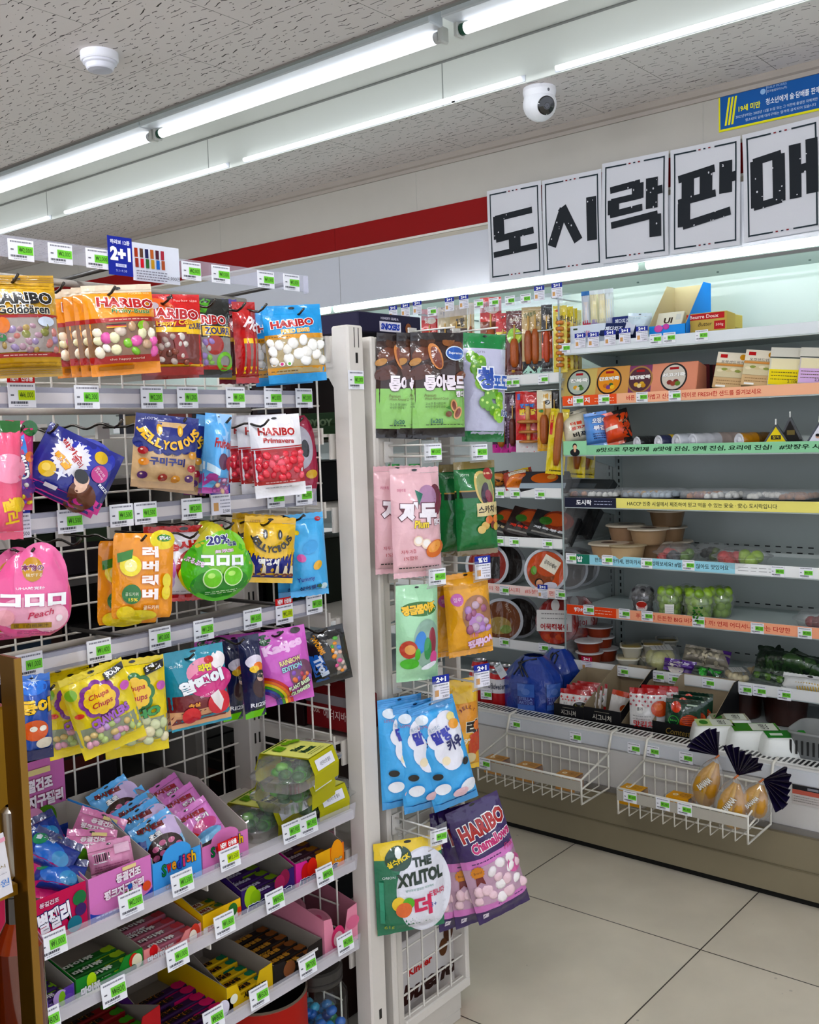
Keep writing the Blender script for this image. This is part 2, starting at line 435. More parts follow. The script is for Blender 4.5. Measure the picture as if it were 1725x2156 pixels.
b.prism([(x, -2.5, z) for x, z in pr], (0, 9.5, 0), 'aaa29a'); struct(b, 'trim_3', PAINT)
b = MB(); b.box(XW-.004, XW, -2.5, 7, 2.136, 2.236, '8c0a08')
for y in (.7, 1.9, 3.1): b.box(XW-.0045, XW-.004, y, y+.0025, 2.136, 2.236, '7d0d0b')
struct(b, 'trim_4', attr_mat('red_band', .55, spec=.15))
b = MB(); b.box(XW-.014, XW, -2.5, 7, 2.104, 2.134, 'b9b2a4'); b.box(XW-.018, XW, -2.5, 7, 2.127, 2.136, 'd6d1c8'); struct(b, 'trim_5', PAINT)
# ---------------------------------------------------------------- ceiling tubes
def fluorescent(y0, y1, label, x=2.47, z=2.50, mat=TUBE, cap='1d5a44'):
    t = root('fluorescent_light', label, 'ceiling light', (x, (y0+y1)/2, z), 'tube lights in the ceiling recess')
    h = (y1-y0)/2
    b = MB(); b.path([(0, -h, 0), (0, h, 0)], .0165, 'ffffff', 14); b.part('tube', mat, t)
    b = MB(); b.bbox(-.075, -.008, -h-.035, h+.035, .018, ZR-z-.001, 'e6ebf2', .004); b.bbox(-.04, .018, -h-.02, h+.02, .024, .034, 'f2f4f6', .003)
    b.part('batten', PAINT, t)
    for s, c in ((-1, 'd9d9d9'), (1, cap)):
        b = MB(); b.path([(0, s*h, 0), (0, s*(h+.016), 0)], .017, c, 14); b.part('tube_cap', PLASTIC, t)
        b = MB(); b.bbox(-.018, .02, min(s*(h+.017), s*(h+.034)), max(s*(h+.017), s*(h+.034)), -.02, .026, 'd6d6d2', .004); b.part('socket', PLASTIC, t)
fluorescent(1.89, 3.21, 'long tube light between smoke detector and security camera, crossing the middle of the ceiling')
fluorescent(3.285, 4.6, 'tube light at the left edge of the photo, left of the green tube cap')
fluorescent(.46, 1.78, 'tube light running out of the top edge of the photo')
fluorescent(4.68, 6.0, 'tube light farthest along the ceiling recess')
_ly = [at(*q, z=2.437).y for q in ((-120, 525), (120, 462), (160, 452), (501, 356), (543, 345), (962, 216), (966, 215), (1097, 168), (1172, 146), (1700, 3))]
for a, c, l in ((0, 1, 'thin edge tube at the far left end of the recess lip'), (2, 3, 'thin edge tube along the recess lip, above the price rail'), (4, 5, 'long thin edge tube on the recess lip left of the dome camera'), (6, 7, 'short thin edge tube just above the dome camera'), (8, 9, 'thin edge tube on the recess lip right of the dome camera')):
    y1, y0 = _ly[a], _ly[c]
    t = root('edge_light', l, 'ceiling light', (2.788, (y0+y1)/2, 2.44), 'thin tubes on the recess lip')
    h = (y1-y0)/2
    b = MB(); b.path([(0, -h, 0), (0, h, 0)], .008, 'ffffff', 10); b.part('tube', TUBE, t)
    b = MB(); b.box(.0108, .0135, -h-.01, h+.01, -.008, .012, 'dfe3ea'); b.part('batten', PAINT, t)
# the shop's second and third tube rows, over the aisles nearer the door
for rx in (.35,):
    for y0 in (-1.6, .1, 1.8, 3.5):
        t = root('fluorescent_light', 'tube light on the ceiling over the candy aisle', 'ceiling light', (rx, y0+.65, ZC-.06), 'tube lights over the candy aisle')
        b = MB(); b.path([(0, -.62, 0), (0, .62, 0)], .0165, 'ffffff', 10); b.part('tube', TUBE2, t)
        b = MB(); b.box(-.03, .03, -.66, .66, .022, .059, 'e6ebf2'); b.part('batten', PAINT, t)
# ---------------------------------------------------------------- smoke detector, dome camera
p = at(209, 112, z=ZC)
t = root('smoke_detector', 'round white smoke detector on the tiled ceiling', 'smoke detector', p)
b = MB(); b.lathe([(.001, 0), (.052, 0), (.052, -.02), (.049, -.024), (.001, -.024)], 'eeeef4', 32); b.part('base', PLASTIC, t)
b = MB(); b.lathe([(.046, -.0242), (.046, -.03), (.04, -.033), (.037, -.044), (.034, -.047)], 'e6e6ee', 32); b.lathe([(.034, -.047), (.02, -.05), (.001, -.051)], 'c9c9d2', 32); b.part('sensor_cap', PLASTIC, t)
p = at(1136, 186, z=ZC)
t = root('security_camera', 'white dome security camera with a black lens under the ceiling', 'camera', p)
b = MB(); b.lathe([(.001, 0), (.052, 0), (.054, -.012), (.05, -.03), (.045, -.034)], 'f0f0f4', 32); b.ball((-.02, -.046, -.018), .006, .004, .006, '77777c', 8, 5); b.part('mount', PLASTIC, t)
M = Matrix.Translation((0, 0, -.05)) @ ((EYE-p).normalized()+RIGHT*.42+DOWN*.05).to_track_quat('Z', 'Y').to_matrix().to_4x4()
b = MB(); b.lathe([(.001, .052)]+[(.052*math.sin(a), .052*math.cos(a)) for a in [k*math.pi/12 for k in range(6, 13)]][:0]+[(.03, .05), (.03, .0475)]+[(.054*math.sin(k*math.pi/16), .054*math.cos(k*math.pi/16)) for k in range(4, 17)], 'f2f2f6', 28, M=M); b.part('dome', PLASTIC, t)
b = MB(); b.lathe([(.001, .058), (.012, .0575), (.026, .055), (.029, .052), (.029, .048)], '0b0b0e', 28, M=M); b.lathe([(.001, .0595), (.008, .059), (.01, .057)], '3a3a42', 18, M=M); b.part('lens', attr_mat('lens_glass', .08, coat=1), t)
# ================================================================ REFRIGERATOR
XF, XR = 3.136, 3.5      # shelf fronts, rear panel
YD = 1.888               # clear divider between the two bays
FR = root('refrigerator', 'long open white refrigerator against the wall, filled with packed lunches and snacks', 'refrigerator', (3.1, 1.9, 0))
def fpart(mb, name, mat, parent=None):
    c = Vector((3.1, 1.9, 0)); mb.v = [Vector(v)-c for v in mb.v]
    return mb.part(name, mat, parent or FR)
Y0, Y1 = -.3, 6.4
b = MB(); b.box(2.785, 3.6, Y0, Y1, .2, .33, 'cfcdca'); b.box(2.775, 2.79, Y0, Y1, .196, .212, '8a8681'); fpart(b, 'front_panel', PAINT)
b = MB(); b.box(2.76, 3.55, Y0, Y1, .022, .197, '8f8671'); b.box(2.757, 2.76, Y0, Y1, .1, .104, '7d745f'); fpart(b, 'kick_panel', PAINT)
b = MB(); b.box(2.775, 3.5, Y0, Y1, .001, .022, '15130f'); fpart(b, 'plinth', MATTE)
b = MB(); b.box(2.86, XR, Y0, Y1, .352, .362, 'c4c9c8'); fpart(b, 'well_floor', PAINT)
b = MB(); b.box(2.795, 2.81, Y0, Y1, .33, .38, 'dcdad6'); b.box(2.81, 2.875, Y0, Y1, .37, .381, 'f0efec')
y = .7
while y < 2.5: b.box(2.82, 2.866, y, y+.0075, .3808, .3816, '1a1a1a'); y += .0148
fpart(b, 'air_grille', PAINT)
b = MB(); b.box(2.788, 2.796, Y0, Y1, .335, .374, 'd3d6da'); fpart(b, 'label_rail', PAINT)
b = MB(); b.box(XR, XR+.03, Y0, Y1, .35, 2.0, 'bfc4c1')
for z, n in ((1.085, 26), (.885, 26), (.905, 26), (.515, 20), (.7, 22)):
    for k in range(n):
        yy = .95+k*.037; b.box(XR-.0008, XR, yy, yy+.018, z, z+.004, '191b1b')
for y0 in (1.86, 1.90, 3.1, .62):
    b.box(XR-.004, XR, y0-.012, y0+.012, .4, 1.75, 'b4bcba')
    z = .45
    while z < 1.72: b.box(XR-.0046, XR-.004, y0-.003, y0+.003, z, z+.014, '141616'); z += .025
fpart(b, 'rear_panel', attr_mat('fridge_enamel', .3))
b = MB(); cp = [(XW-.03, 1.905), (XW+.03, 1.905), (XR+.02, 1.85), (XR+.02, 1.99), (XW-.03, 1.99)]
b.prism([(x, Y0, z) for x, z in cp], (0, Y1-Y0, 0), 'b8bfbc')
for y in (1.12, 1.43, 1.73, 2.05, 2.4): b.ball((3.42, y, 1.856), .005, .005, .003, '55605e', 8, 4)
fpart(b, 'canopy', attr_mat('canopy_enamel', .3))
b = MB(); b.box(XW-.034, XW-.02, Y0, Y1, 1.9, 2.106, 'c6c8ce')
for y in (3.05, 4.4): b.box(XW-.0348, XW-.034, y, y+.003, 1.9, 2.106, '9fa0a2')
fpart(b, 'fascia', attr_mat('gloss_fascia', .16))
b = MB(); b.box(XW-.036, XW-.024, Y0, Y1, 1.858, 1.868, '6d6d6a'); fpart(b, 'canopy_lip', PAINT)
for a, c in ((.2, 1.62), (1.66, 3.1), (3.14, 4.6)):
    t_ = MB(); t_.path([(XW-.018, a, 1.888), (XW-.018, c, 1.888)], .014, 'ffffff', 10); fpart(t_, 'canopy_tube', TUBE3)
def shelf(z, y0, y1, name='shelf', col='c9d2d0', rail=None, hh=.034, x0=XF, back=XR-.005):
    "z = lower edge of the front rail"
    b = MB(); b.box(x0+.006, back, y0, y1, z+.004, z+.013, col); b.box(x0, x0+.02, y0, y1, z-.004, z+.003, col)
    for yy in (y0+.004, y1-.008):
        b.prism([(x0+.02, yy, z+.004), (back, yy, z+.004), (back, yy, z-.06), (back-.07, yy, z-.045), (x0+.1, yy, z-.004)], (0, .004, 0), col)
    o = fpart(b, name, PAINT)
    b = MB(); b.box(x0-.003, x0+.001, y0, y1, z, z+hh, rail or 'e9e9e7'); fpart(b, 'shelf_rail', PAPER, o)
    return o
def strip(par, segs, z, hh=.034, x=XF-.0035):
    "printed strip on a shelf rail; segs = (y0 (right), y1 (left), colour, draw)"
    b = MB()
    for ya, yb, c, fn in segs:
        w = yb-ya
        cv = Canvas(b, w, hh, lambda u, v, off, m=(ya+yb)/2: Vector((x-off, m-u, z+hh/2+v)))
        cv.rect(-.5, -.5, .5, .5, c)
        if fn: fn(cv)
    fpart(b, 'promotion_strip', PAPER, par)
SH = {}
ry = lambda px, py: at(px, py, x=XF).y
SH[1] = shelf(1.598, Y0, YD-.015, rail='e4e8ea')
SH[2] = shelf(1.417, Y0, YD-.005)
SH[3] = shelf(1.243, Y0, YD-.005)
SH[4] = shelf(1.06, Y0, YD-.005)
SH[5] = shelf(.859, Y0, YD-.005)
SH[6] = shelf(.6755, Y0, YD-.005)
SH[7] = shelf(.4765, Y0, YD-.005)
RED = 'c8341f'
ye, yr = YD-.006, .75
s2 = ry(1300, 845)
strip(SH[2], [(s2, ye, 'e8663a', lambda c: c.text('신선하지', -.2, 0, .42, .55, 'ffffff', bold=.03).lines(.1, .45, .12, 2, .3, 'f6d0b8', .06)),
              (yr, s2, 'f2bfa0', lambda c: c.text('바른 일상 가볍고 신선한 올데이로 FRESH한 샌드를 즐겨보세요', -.21, 0, .5, .5, RED, bold=.012))], 1.417)
def person(c, cx, cy, sc, jacket, skin='e6bfa2'):
    "a small printed figure: dark hair, face, jacket"
    c.ell(cx, cy-.46*c.w/c.h*sc*.9, .5*sc, .34*sc, jacket); c.ell(cx, cy-.2*c.w/c.h*sc, .12*sc, .2*sc, skin)
    c.ell(cx, cy+.14*c.w/c.h*sc, .23*sc, .26*sc, '17120f'); c.ell(cx+.02*sc, cy+.05*c.w/c.h*sc, .18*sc, .22*sc, skin)
g2 = ry(1237, 940)
strip(SH[3], [(yr, ye, '9fd3ac', lambda c: c.text('#맛으로 무장해제  #맛에 진심, 양에 진심, 요리에 진심!   #맛장우 시리즈  #맛장우 도시락', .055, 0, .88, .5, '123a24', bold=.03, shear=.1))], 1.243)
b = MB(); w = ye-g2; cv = Canvas(b, w, .05, lambda u, v, off: Vector((XF-.0045-off, (ye+g2)/2-u, 1.243+.025+v)))
cv.rect(-.5, -.5, .5, .5, 'a5d8b1'); person(cv, 0, .02, .42, '1b1c22'); fpart(b, 'photo_card', PAPER, SH[3])
h4 = ry(1299, 1060)
def hfood(c):
    for k, (x, cc) in enumerate(((.355, '3a1c12'), (.42, '4b2413'), (.48, '3c2a1a'))):
        c.poly([(x-.025, .48), (x+.015, .48), (x+.03, -.48), (x-.015, -.48)], cc)
        for i in range(5): c.ell(x-.012+.008*(i % 3), .25-.2*i*.6, .006, .006, ('c0452a', 'e58a2c', 'f0efe4', '6d8a33')[(i+k) % 4], 8)
strip(SH[4], [(h4, ye, '23263e', lambda c: c.text('도시락', -.12, 0, .3, .55, 'ffffff', bold=.03).lines(.08, .42, .14, 2, .3, 'c6cadb', .06)),
              (yr, h4, 'ece38f', lambda c: (c.text('HACCP 인증 시설에서 제조하여 믿고 먹을 수 있는 安全 · 安心 도시락입니다', -.18, 0, .55, .45, '20201c', bold=.01), hfood(c)))], 1.06)
v1, v2, v3 = ry(1214, 1178), ry(1243, 1182), ry(1549, 1193)
strip(SH[5], [(v1, ye, 'f2f2f0', None), (v2, v1, '2d7d68', lambda c: c.text('밥', -.2, 0, .4, .6, 'ffffff', bold=.03)),
              (v3, v2, 'a6d6e2', lambda c: c.text('편의점 오마카세, 편마카세를 경험해보세요! #멀리가지 않아도 맛있어요', 0, 0, .92, .5, '23303a', bold=.012)),
              (yr, v3, 'eeefee', lambda c: c.lines(-.48, -.2, .15, 2, .3, '9a9a9a', .05))], .859)
o1 = ry(1299, 1290)
def burger(c):
    for x in (.38, .47):
        c.ell(x, .12, .022, .012, 'c98845', a0=0, a1=180, n=14); c.rect(x-.022, -.05, x+.022, .12, '4a2413'); c.rect(x-.024, -.16, x+.024, -.04, 'd9a13a'); c.ell(x, -.14, .021, .008, 'b9783a', a0=180, a1=360, n=14)
strip(SH[6], [(o1, ye, 'e8592b', lambda c: c.text('햄버거', -.2, .02, .3, .5, 'ffffff', bold=.03).lines(.08, .42, .14, 2, .3, 'f8d8c4', .06)),
              (yr, o1, 'f5b596', lambda c: (c.text('푸짐하고 든든한 BIG 버거로 한 끼! 언제 어디서나 만나는 다양한', -.14, 0, .56, .5, RED, bold=.01), burger(c)))], .6755)
# left bay
LY = 4.6
L1 = shelf(1.503, YD+.008, LY); L3 = shelf(1.092, YD+.008, LY); L4 = shelf(.909, YD+.008, LY); L5 = shelf(.727, YD+.008, LY); L6 = shelf(.52, YD+.008, LY)
strip(L5, [(YD+.008, 2.3, 'f3dcd6', lambda c: c.text('#엄마의 정성레시피   #5분만에 편한', 0, 0, .92, .5, 'd86a5f', bold=.008))], .727)
b = MB(); b.box(XF-.03, XF-.027, YD-.03, LY, 1.772, 1.812, 'ffffff'); fpart(b, 'hanging_label_rail', RAILC)
b = MB()
for y in (1.9, 2.5, 3.1, 3.9): b.path([(XF-.03, y, 1.795), (XR, y, 1.795)], .0035, '9aa3a3')
b.path([(XF+.02, YD+.01, 1.69), (XF+.02, LY, 1.69)], .004, 'b9bfbe'); b.path([(XF+.02, YD+.01, 1.478), (XF+.02, LY, 1.478)], .004, 'b9bfbe')
for y in (1.9, 3.0, 4.1):
    for z in (1.69, 1.478): b.path([(XF+.02, y, z), (XR, y, z)], .004, 'b9bfbe')
fpart(b, 'hanging_bar', METAL)
b = MB(); b.prism([(XF-.004, YD, .52), (XR, YD, .5), (XR, YD, 1.83), (XF-.004, YD, 1.815)], (0, .004, 0), 'ffffff'); fpart(b, 'clear_divider', CLEAR)
b = MB(); b.box(XF-.0055, XF-.003, YD-.001, YD+.005, .52, 1.815, 'a5b0ae'); fpart(b, 'divider_edge', PLASTIC)
# ================================================================ GONDOLA RACKS
WH = 'ded9d2'
def mesh_panel(mb, ax, c, u0, u1, z0, z1, du=.049, dz=.05, r=.0021, col='e6e2da', off=0):
    "welded wire grid in the plane ax = c"
    pt = (lambda u, z, d=0: (c+d, u, z)) if ax == 'x' else (lambda u, z, d=0: (u, c+d, z))
    u = u0+off
    while u <= u1+1e-4: mb.path([pt(u, z0), pt(u, z1)], r, col, 5, False); u += du
    z = z0
    while z <= z1+1e-4: mb.path([pt(u0, z, r*1.6), pt(u1, z, r*1.6)], r, col, 5, False); z += dz
CR = root('candy_rack', 'white candy rack with wire grid back, hanging rails and three lower shelves', 'display rack', (1.05, 1.5, 0))
def cpart(mb, name, mat, parent=None, c=Vector((1.05, 1.5, 0))):
    mb.v = [Vector(v)-c for v in mb.v]; return mb.part(name, mat, parent or CR)
XL = .6
b = MB(); mesh_panel(b, 'y', 1.635, XL, 1.38, .1, 1.5); cpart(b, 'back_grid', PAINT)
b = MB(); mesh_panel(b, 'x', 1.412, 1.395, 1.605, .1, 1.54); cpart(b, 'side_grid', PAINT)
b = MB(); b.bbox(1.385, 1.425, 1.605, 1.66, 0, 1.52, WH)
for z in [.1+.05*k for k in range(28)]:
    for xx in (1.397, 1.409): b.box(xx, xx+.004, 1.6042, 1.605, z, z+.022, '24211d')
cpart(b, 'back_upright', PAINT)
b = MB(); b.bbox(XL-.02, XL+.02, 1.605, 1.66, 0, 1.52, WH); cpart(b, 'back_upright', PAINT)
pl, pr_ = at(731, 690, y=1.34).x, at(765, 690, y=1.34).x
b = MB(); b.bbox(pl, pr_, 1.34, 1.385, 0, 1.553, WH, .004); b.box(pl+.018, pl+.0195, 1.3392, 1.34, 1.51, 1.548, '4a4642'); b.box(pl+.03, pl+.0315, 1.3392, 1.34, 1.51, 1.548, '4a4642'); b.box(pl+.021, pl+.027, 1.3392, 1.34, 1.48, 1.5, '17130f')
b.box(pl+.02, pl+.027, 1.3392, 1.34, .155, .175, '17130f')
cpart(b, 'front_post', PAINT)
b = MB()
arm = [(0, 0), (0, -.1), (.02, -.07), (.05, -.045), (.09, -.035), (.22, -.03), (.22, 0)]
b.prism([(pl+.004, 1.385+u, 1.535+v) for u, v in arm], (.006, 0, 0), WH); cpart(b, 'top_arm', PAINT)
b = MB(); b.bbox(XL, pl, 1.36, 1.66, 0, .1, 'c7c2ba'); cpart(b, 'base', PAINT)
RZ = (1.645, 1.428, 1.2415, 1.03)
for i, z in enumerate(RZ):
    x1 = 1.392
    if i:
        b = MB(); b.box(XL, x1-.004, 1.3925, 1.399, z-.024, z-.008, 'f4ecdc'); o = cpart(b, 'rail_bar', PAINT)
        b = MB(); b.box(XL, x1-.004, 1.394, 1.4, z-.009, z, '807e86'); b.box(XL, x1-.004, 1.394, 1.4, z-.03, z-.023, '807e86'); cpart(b, 'rail_backing', PLASTIC)
    b = MB(); b.box(XL, x1, 1.388, 1.39, z-.031, z, 'ffffff')
    b.box(x1-.001, x1+.001, 1.388, 1.4, z-.033, z, 'ffffff'); cpart(b, 'clear_label_rail', RAILC)
    b = MB()
    for x in (XL+.04, 1.0, 1.36): b.path([(x, 1.635, z-.02), (x, 1.4, z-.015)], .004, '4a4744')
    b.path([(XL, 1.56, z-.03), (1.385, 1.56, z-.03)], .006, 'b9b4ac'); cpart(b, 'hook_bar', PAINT)
for i, z in enumerate((.60, .497, .335)):
    b = MB(); b.box(XL, 1.408, 1.345, 1.63, z-.004, z+.003, WH); b.box(XL, 1.408, 1.337, 1.345, z-.006, z+.012, WH)
    for xx in (.72, 1.05): b.box(xx, xx+.003, 1.345, 1.63, z-.02, z-.004, WH)
    o = cpart(b, 'shelf', PAINT)
    b = MB(); b.prism([(XL, 1.334, z-.004), (XL, 1.33, z+.028), (XL, 1.3315, z+.028), (XL, 1.3355, z-.004)], (1.408-XL, 0, 0), 'ffffff'); cpart(b, 'clear_label_rail', RAILC, o)
# gondola seen through the grids
GB = root('snack_gondola', 'white gondola end with a wire grid, right of the candy rack', 'display rack', (1.62, 1.7, 0))
gpart = lambda mb, name, mat, parent=None: cpart(mb, name, mat, parent or GB, Vector((1.62, 1.7, 0)))
ul, ur = at(772, 700, y=1.36).x, at(800, 700, y=1.36).x
b = MB(); b.bbox(ul, ul+.016, 1.35, 1.385, 0, 1.535, WH, .003); b.bbox(ul+.019, ur, 1.355, 1.385, .06, 1.535, 'd5d0c8', .003); gpart(b, 'end_upright', PAINT)
GX1 = 1.79
b = MB(); b.bbox(ur, GX1, 1.355, 1.375, 1.508, 1.532, WH, .003); b.bbox(ur, GX1, 1.35, 1.375, .075, .098, WH, .003); b.bbox(GX1-.012, GX1+.002, 1.352, 1.39, .075, 1.532, WH, .003); gpart(b, 'end_frame', PAINT)
b = MB(); mesh_panel(b, 'y', 1.36, ur, GX1-.012, .098, 1.508, r=.0023, off=.02); gpart(b, 'end_grid', PAINT)
b = MB(); b.bbox(ul, GX1-.02, 1.365, 3.0, 0, .026, 'd2cdc5'); b.box(ul, GX1-.02, 1.365, 1.372, .026, .075, 'd2cdc5'); gpart(b, 'base', PAINT)
for z in (.036, .305, .505, .73, .98, 1.2, 1.345, 1.535):
    b = MB(); b.box(1.43, GX1-.02, 1.4, 3.0, z-.006, z, 'cfcac2'); b.box(1.425, 1.43, 1.4, 3.0, z-.02, z+.012, 'd9d4cc'); b.box(GX1-.02, GX1-.014, 1.4, 3.0, z-.02, z+.012, 'd9d4cc')
    b.prism([(1.44, 1.392, z), (GX1-.03, 1.392, z), (GX1-.03, 1.392, z-.012), (1.5, 1.392, z-.05), (1.44, 1.392, z-.05)], (0, .004, 0), WH)
    gpart(b, 'shelf', PAINT)
# ================================================================ BAGS
def bag_surf(w, h, t, st, sb, seed, shape, hw=None):
    rr = random.Random(seed); ph = [rr.uniform(0, 6.28) for _ in range(6)]
    v0, v1 = -h/2+sb, h/2-st
    def halfw(v):
        if hw: return max(.002, hw(v/h)*w)
        return w/2
    def surf(u, v, off):
        s = (v-v0)/(v1-v0)
        a = min(1, abs(u)/halfw(v)) if halfw(v) > 0 else 1
        edge = max(0., min(h/2-v, v+h/2))
        z = 0
        if 0 < s < 1:
            s_ = s**.82 if shape != 'pouch' else s**.6
            env = max(0, 4*s_*(1-s_))**.5
            z = t*.68*env*max(0, 1-a**2.4)**.75
        wr = math.exp(-edge/.022)*.0024*math.sin(u/w*26+ph[0])+.0012*math.sin(u*90+v*60+ph[1])*(1-a*a)+.0011*math.sin(v*120-u*45+ph[2])*(1-a*a)
        return Vector((u, v, z+wr*(1 if 0 < s < 1 else .35)+off))
    return surf, halfw
class Design:
    def __init__(s, base, art, seal=None, t=.028, shape='pillow', hw=None, st=.012, sb=.012, win=None, back=None, hole=True, teeth=True):
        s.__dict__.update(locals()); s.cache = {}
def pose(cx, cy, w, h, roll, plane, yaw, ax, tilt=0.):
    "matrix + size for a packet seen at photo pixel cx, cy, w x h pixels, rolled clockwise by roll"
    p = at(cx, cy, **{ax: plane}); d = depth(p)
    if isinstance(yaw, tuple): n = Vector(yaw).normalized()
    else:
        to = (EYE-p); to.z = 0; to.normalize()
        n = Matrix.Rotation(math.radians(yaw), 3, 'Z') @ to
    if tilt: n = (n + Vector((0, 0, math.tan(math.radians(tilt))))).normalized()
    a = math.radians(roll or 0)
    up = Vector((0, 0, 1)) if roll is None else -DOWN*math.cos(a)+RIGHT*math.sin(a)
    up = (up-n*up.dot(n)).normalized(); rt = up.cross(n).normalized()
    M = Matrix(((rt.x, up.x, n.x, p.x), (rt.y, up.y, n.y, p.y), (rt.z, up.z, n.z, p.z), (0, 0, 0, 1)))
    W = w*d/FPX/max(.3, math.hypot(rt.dot(RIGHT), rt.dot(DOWN))); H = h*d/FPX/max(.3, math.hypot(up.dot(RIGHT), up.dot(DOWN)))
    return M, W, H
_bagn = [0]
def bag(label, q, plane, D, yaw=14, ax='y', name='candy_bag', cat='candy bag', group=None, tilt=0., mat=None):
    M, W, H = pose(*q, plane, yaw, ax, tilt)
    r = root(name, label, cat, M, group); _bagn[0] += 1
    surf, hwf = bag_surf(W, H, D.t, D.st, D.sb, _bagn[0], D.shape, D.hw)
    mat = mat or FILM
    b = MB(); v0 = -H/2+D.sb; v1 = H/2-D.st; base = D.base
    nv = 26
    def fr(i, j):
        v = v0+(v1-v0)*j; u = (2*i-1)*hwf(v); return surf(u, v, 0)
    b.grid(fr, 20, nv, base)
    def bk(i, j):
        v = v0+(v1-v0)*j; u = (1-2*i)*hwf(v); p = surf(u, v, 0); return Vector((p.x, p.y, -p.z*.8))
    b.grid(bk, 8, 12, D.back or base)
    c = Canvas(b, W, H, surf)
    D.art(c)
    b.part('film_body', mat, r)
    if D.teeth:
        for nm, ya, yb in (('top_seal', v1, H/2), ('bottom_seal', v0, -H/2)):
            b = MB(); n = max(6, int(W/.006)); vs = []; wa = hwf(ya)
            for k in range(n+1):
                u = (2*k/n-1)*wa; z = surf(u, ya, 0).z*.5+.0003*(k % 2)
                vs += [Vector((u, ya-.0005 if yb < ya else ya+.0005, surf(u, ya, 0).z)), Vector((u, yb+(.0014 if k % 2 else 0)*(1 if yb < ya else -1), z))]
            F = [(2*k, 2*k+1, 2*k+3, 2*k+2) for k in range(n)]
            b.add(vs, F, D.seal or base, True)
            if nm == 'top_seal' and D.hole:
                cv = Canvas(b, W, H, lambda u, v, o: Vector((u, v, surf(u, v, 0).z+o+.0006)))
                cv.ell(0, .5-D.st/H*.45, .055, .022, '1a1a1a', 14)
            b.part(nm, mat, r)
    if D.win:
        x0, y0, x1, y1, cols, size, n = D.win[:7]; ex = D.win[7] if len(D.win) > 7 else None
        rr = random.Random(7); b = MB(); pts = []
        for _ in range(n*14):
            x, y = rr.uniform(x0, x1), rr.uniform(y0, y1)
            if ex and abs(x-ex[0]) < ex[2] and abs(y-ex[1]) < ex[3]: continue
            if all(((x-a)*W)**2+((y-bb)*H)**2 > (size*W*1.15)**2 for a, bb in pts): pts.append((x, y))
            if len(pts) >= n: break
        for x, y in pts:
            s_ = size*W*rr.uniform(.8, 1.1); p = surf(x*W, y*H, .0006)
            b.ball(p, s_, s_*rr.uniform(.7, 1), .0035, rr.choice(cols), 10, 5, Matrix.Rotation(rr.uniform(0, 3), 4, 'Z'))
        b.part('candy_window', FILM, r)
    return r
def again(src, label, q, plane, yaw=14, ax='y', group=None, tilt=0.):
    return dup(src, label, pose(*q, plane, yaw, ax, tilt)[0], group)
Wt = 'f6f4f2'
def haribo(c, x, y, w, h, rot=0): c.text('HARIBO', x, y, w, h, 'b5121b', rot=rot, bold=.045, out='ffffff', ow=.05)
# ---- row one -----------------------------------------------------
def a_gold(c):
    c.rect(-.5, .36, .5, .5, 'c79f2c'); c.rect(-.5, -.5, .5, -.36, 'b8932a')
    for k in range(5): c.rect(-.5, .39+k*.02, .5, .397+k*.02, 'a17c1d')
    for k in range(4): c.rect(-.5, -.47+k*.02, .5, -.464+k*.02, '8f6f1a')
    c.rect(-.47, -.26, .47, .08, 'a59a94'); c.rect(-.5, .07, .5, .1, 'a31621'); c.rect(-.5, -.31, .5, -.27, 'a31621').lines(-.3, .3, -.29, 1, 1, 'e8c6c0', .008)
    c.text('HARIBO', 0, .26, .86, .12, '15120f', bold=.05, out='ffffff', ow=.04); c.text('Goldbären', .02, .15, .7, .085, '15120f', bold=.03, out='f3efe2', ow=.05)
    c.ell(-.28, 0, .09, .11, 'd27d22'); c.ell(.3, .03, .12, .07, 'ccd4e0')
    c.ell(-.3, -.12, .05, .05, '1d7a3a')
gold = bag('golden foil candy bag with black lettering, leftmost on the top hook row', (44, 688, 130, 212, -7), 1.34, Design('cfa62f', a_gold, 'b8912a', t=.04, win=(-.42, -.25, .42, .0, ['a98a96', '9a7a80', '8a8a4d', 'b87a72', 'a8905a', '9a88a8'], .075, 26)), yaw=10)
def a_fruity(c):
    c.rect(-.5, .44, .5, .5, 'e9dcc4'); c.rect(-.5, -.5, .5, -.36, 'e89a1c'); c.rect(-.5, -.3, .5, .09, '8b6a50'); c.rect(-.5, .08, .5, .13, 'a91822').lines(-.2, .4, .105, 1, 1, 'f0c9b8', .009)
    c.rect(-.5, -.37, .5, -.29, 'a91822'); c.text('the happy world', 0, -.33, .5, .03, 'f0d8c8')
    haribo(c, .08, .29, .82, .11, -4); c.text('Fruity-Bussi', .13, .19, .55, .06, '1f7a46', rot=-3, bold=.02, out='f5e7b0', ow=.03)
    c.text('Pocket size', .3, .4, .3, .03, 'f4d9a0'); c.ell(.28, .03, .09, .07, '94c83a')
    for k, cc in enumerate(('202020', 'b5121b', 'e8b020')): c.rect(-.25, .045-k*.014, .02, .059-k*.014, cc)
    c.rect(-.4, -.44, .1, -.4, 'c9861a').lines(-.38, .08, -.415, 2, .02, '6b4a18')
D_fr = Design('eda321', a_fruity, 'ece0c8', win=(-.42, -.27, .42, .04, ['f4efe6', 'efe6d2', 'e9e4c0', 'e5d5c8', 'c8a888', 'b89a80', '9a6a58', '8ac04a', 'd968a8'], .09, 18))
fr = bag('yellow orange candy bag with green script and white sweets, frontmost of its hook', (256, 695, 128, 186, -9), 1.345, D_fr, group='yellow orange candy bags on one hook')
for i, (x, yy, l) in enumerate(((234, 697, 'second from the front'), (212, 699, 'third from the front'), (182, 703, 'rearmost'))):
    again(fr, 'yellow orange candy bag, %s on its hook beside the golden bag' % l, (x, yy, 128, 186, -9), 1.385+.035*i)
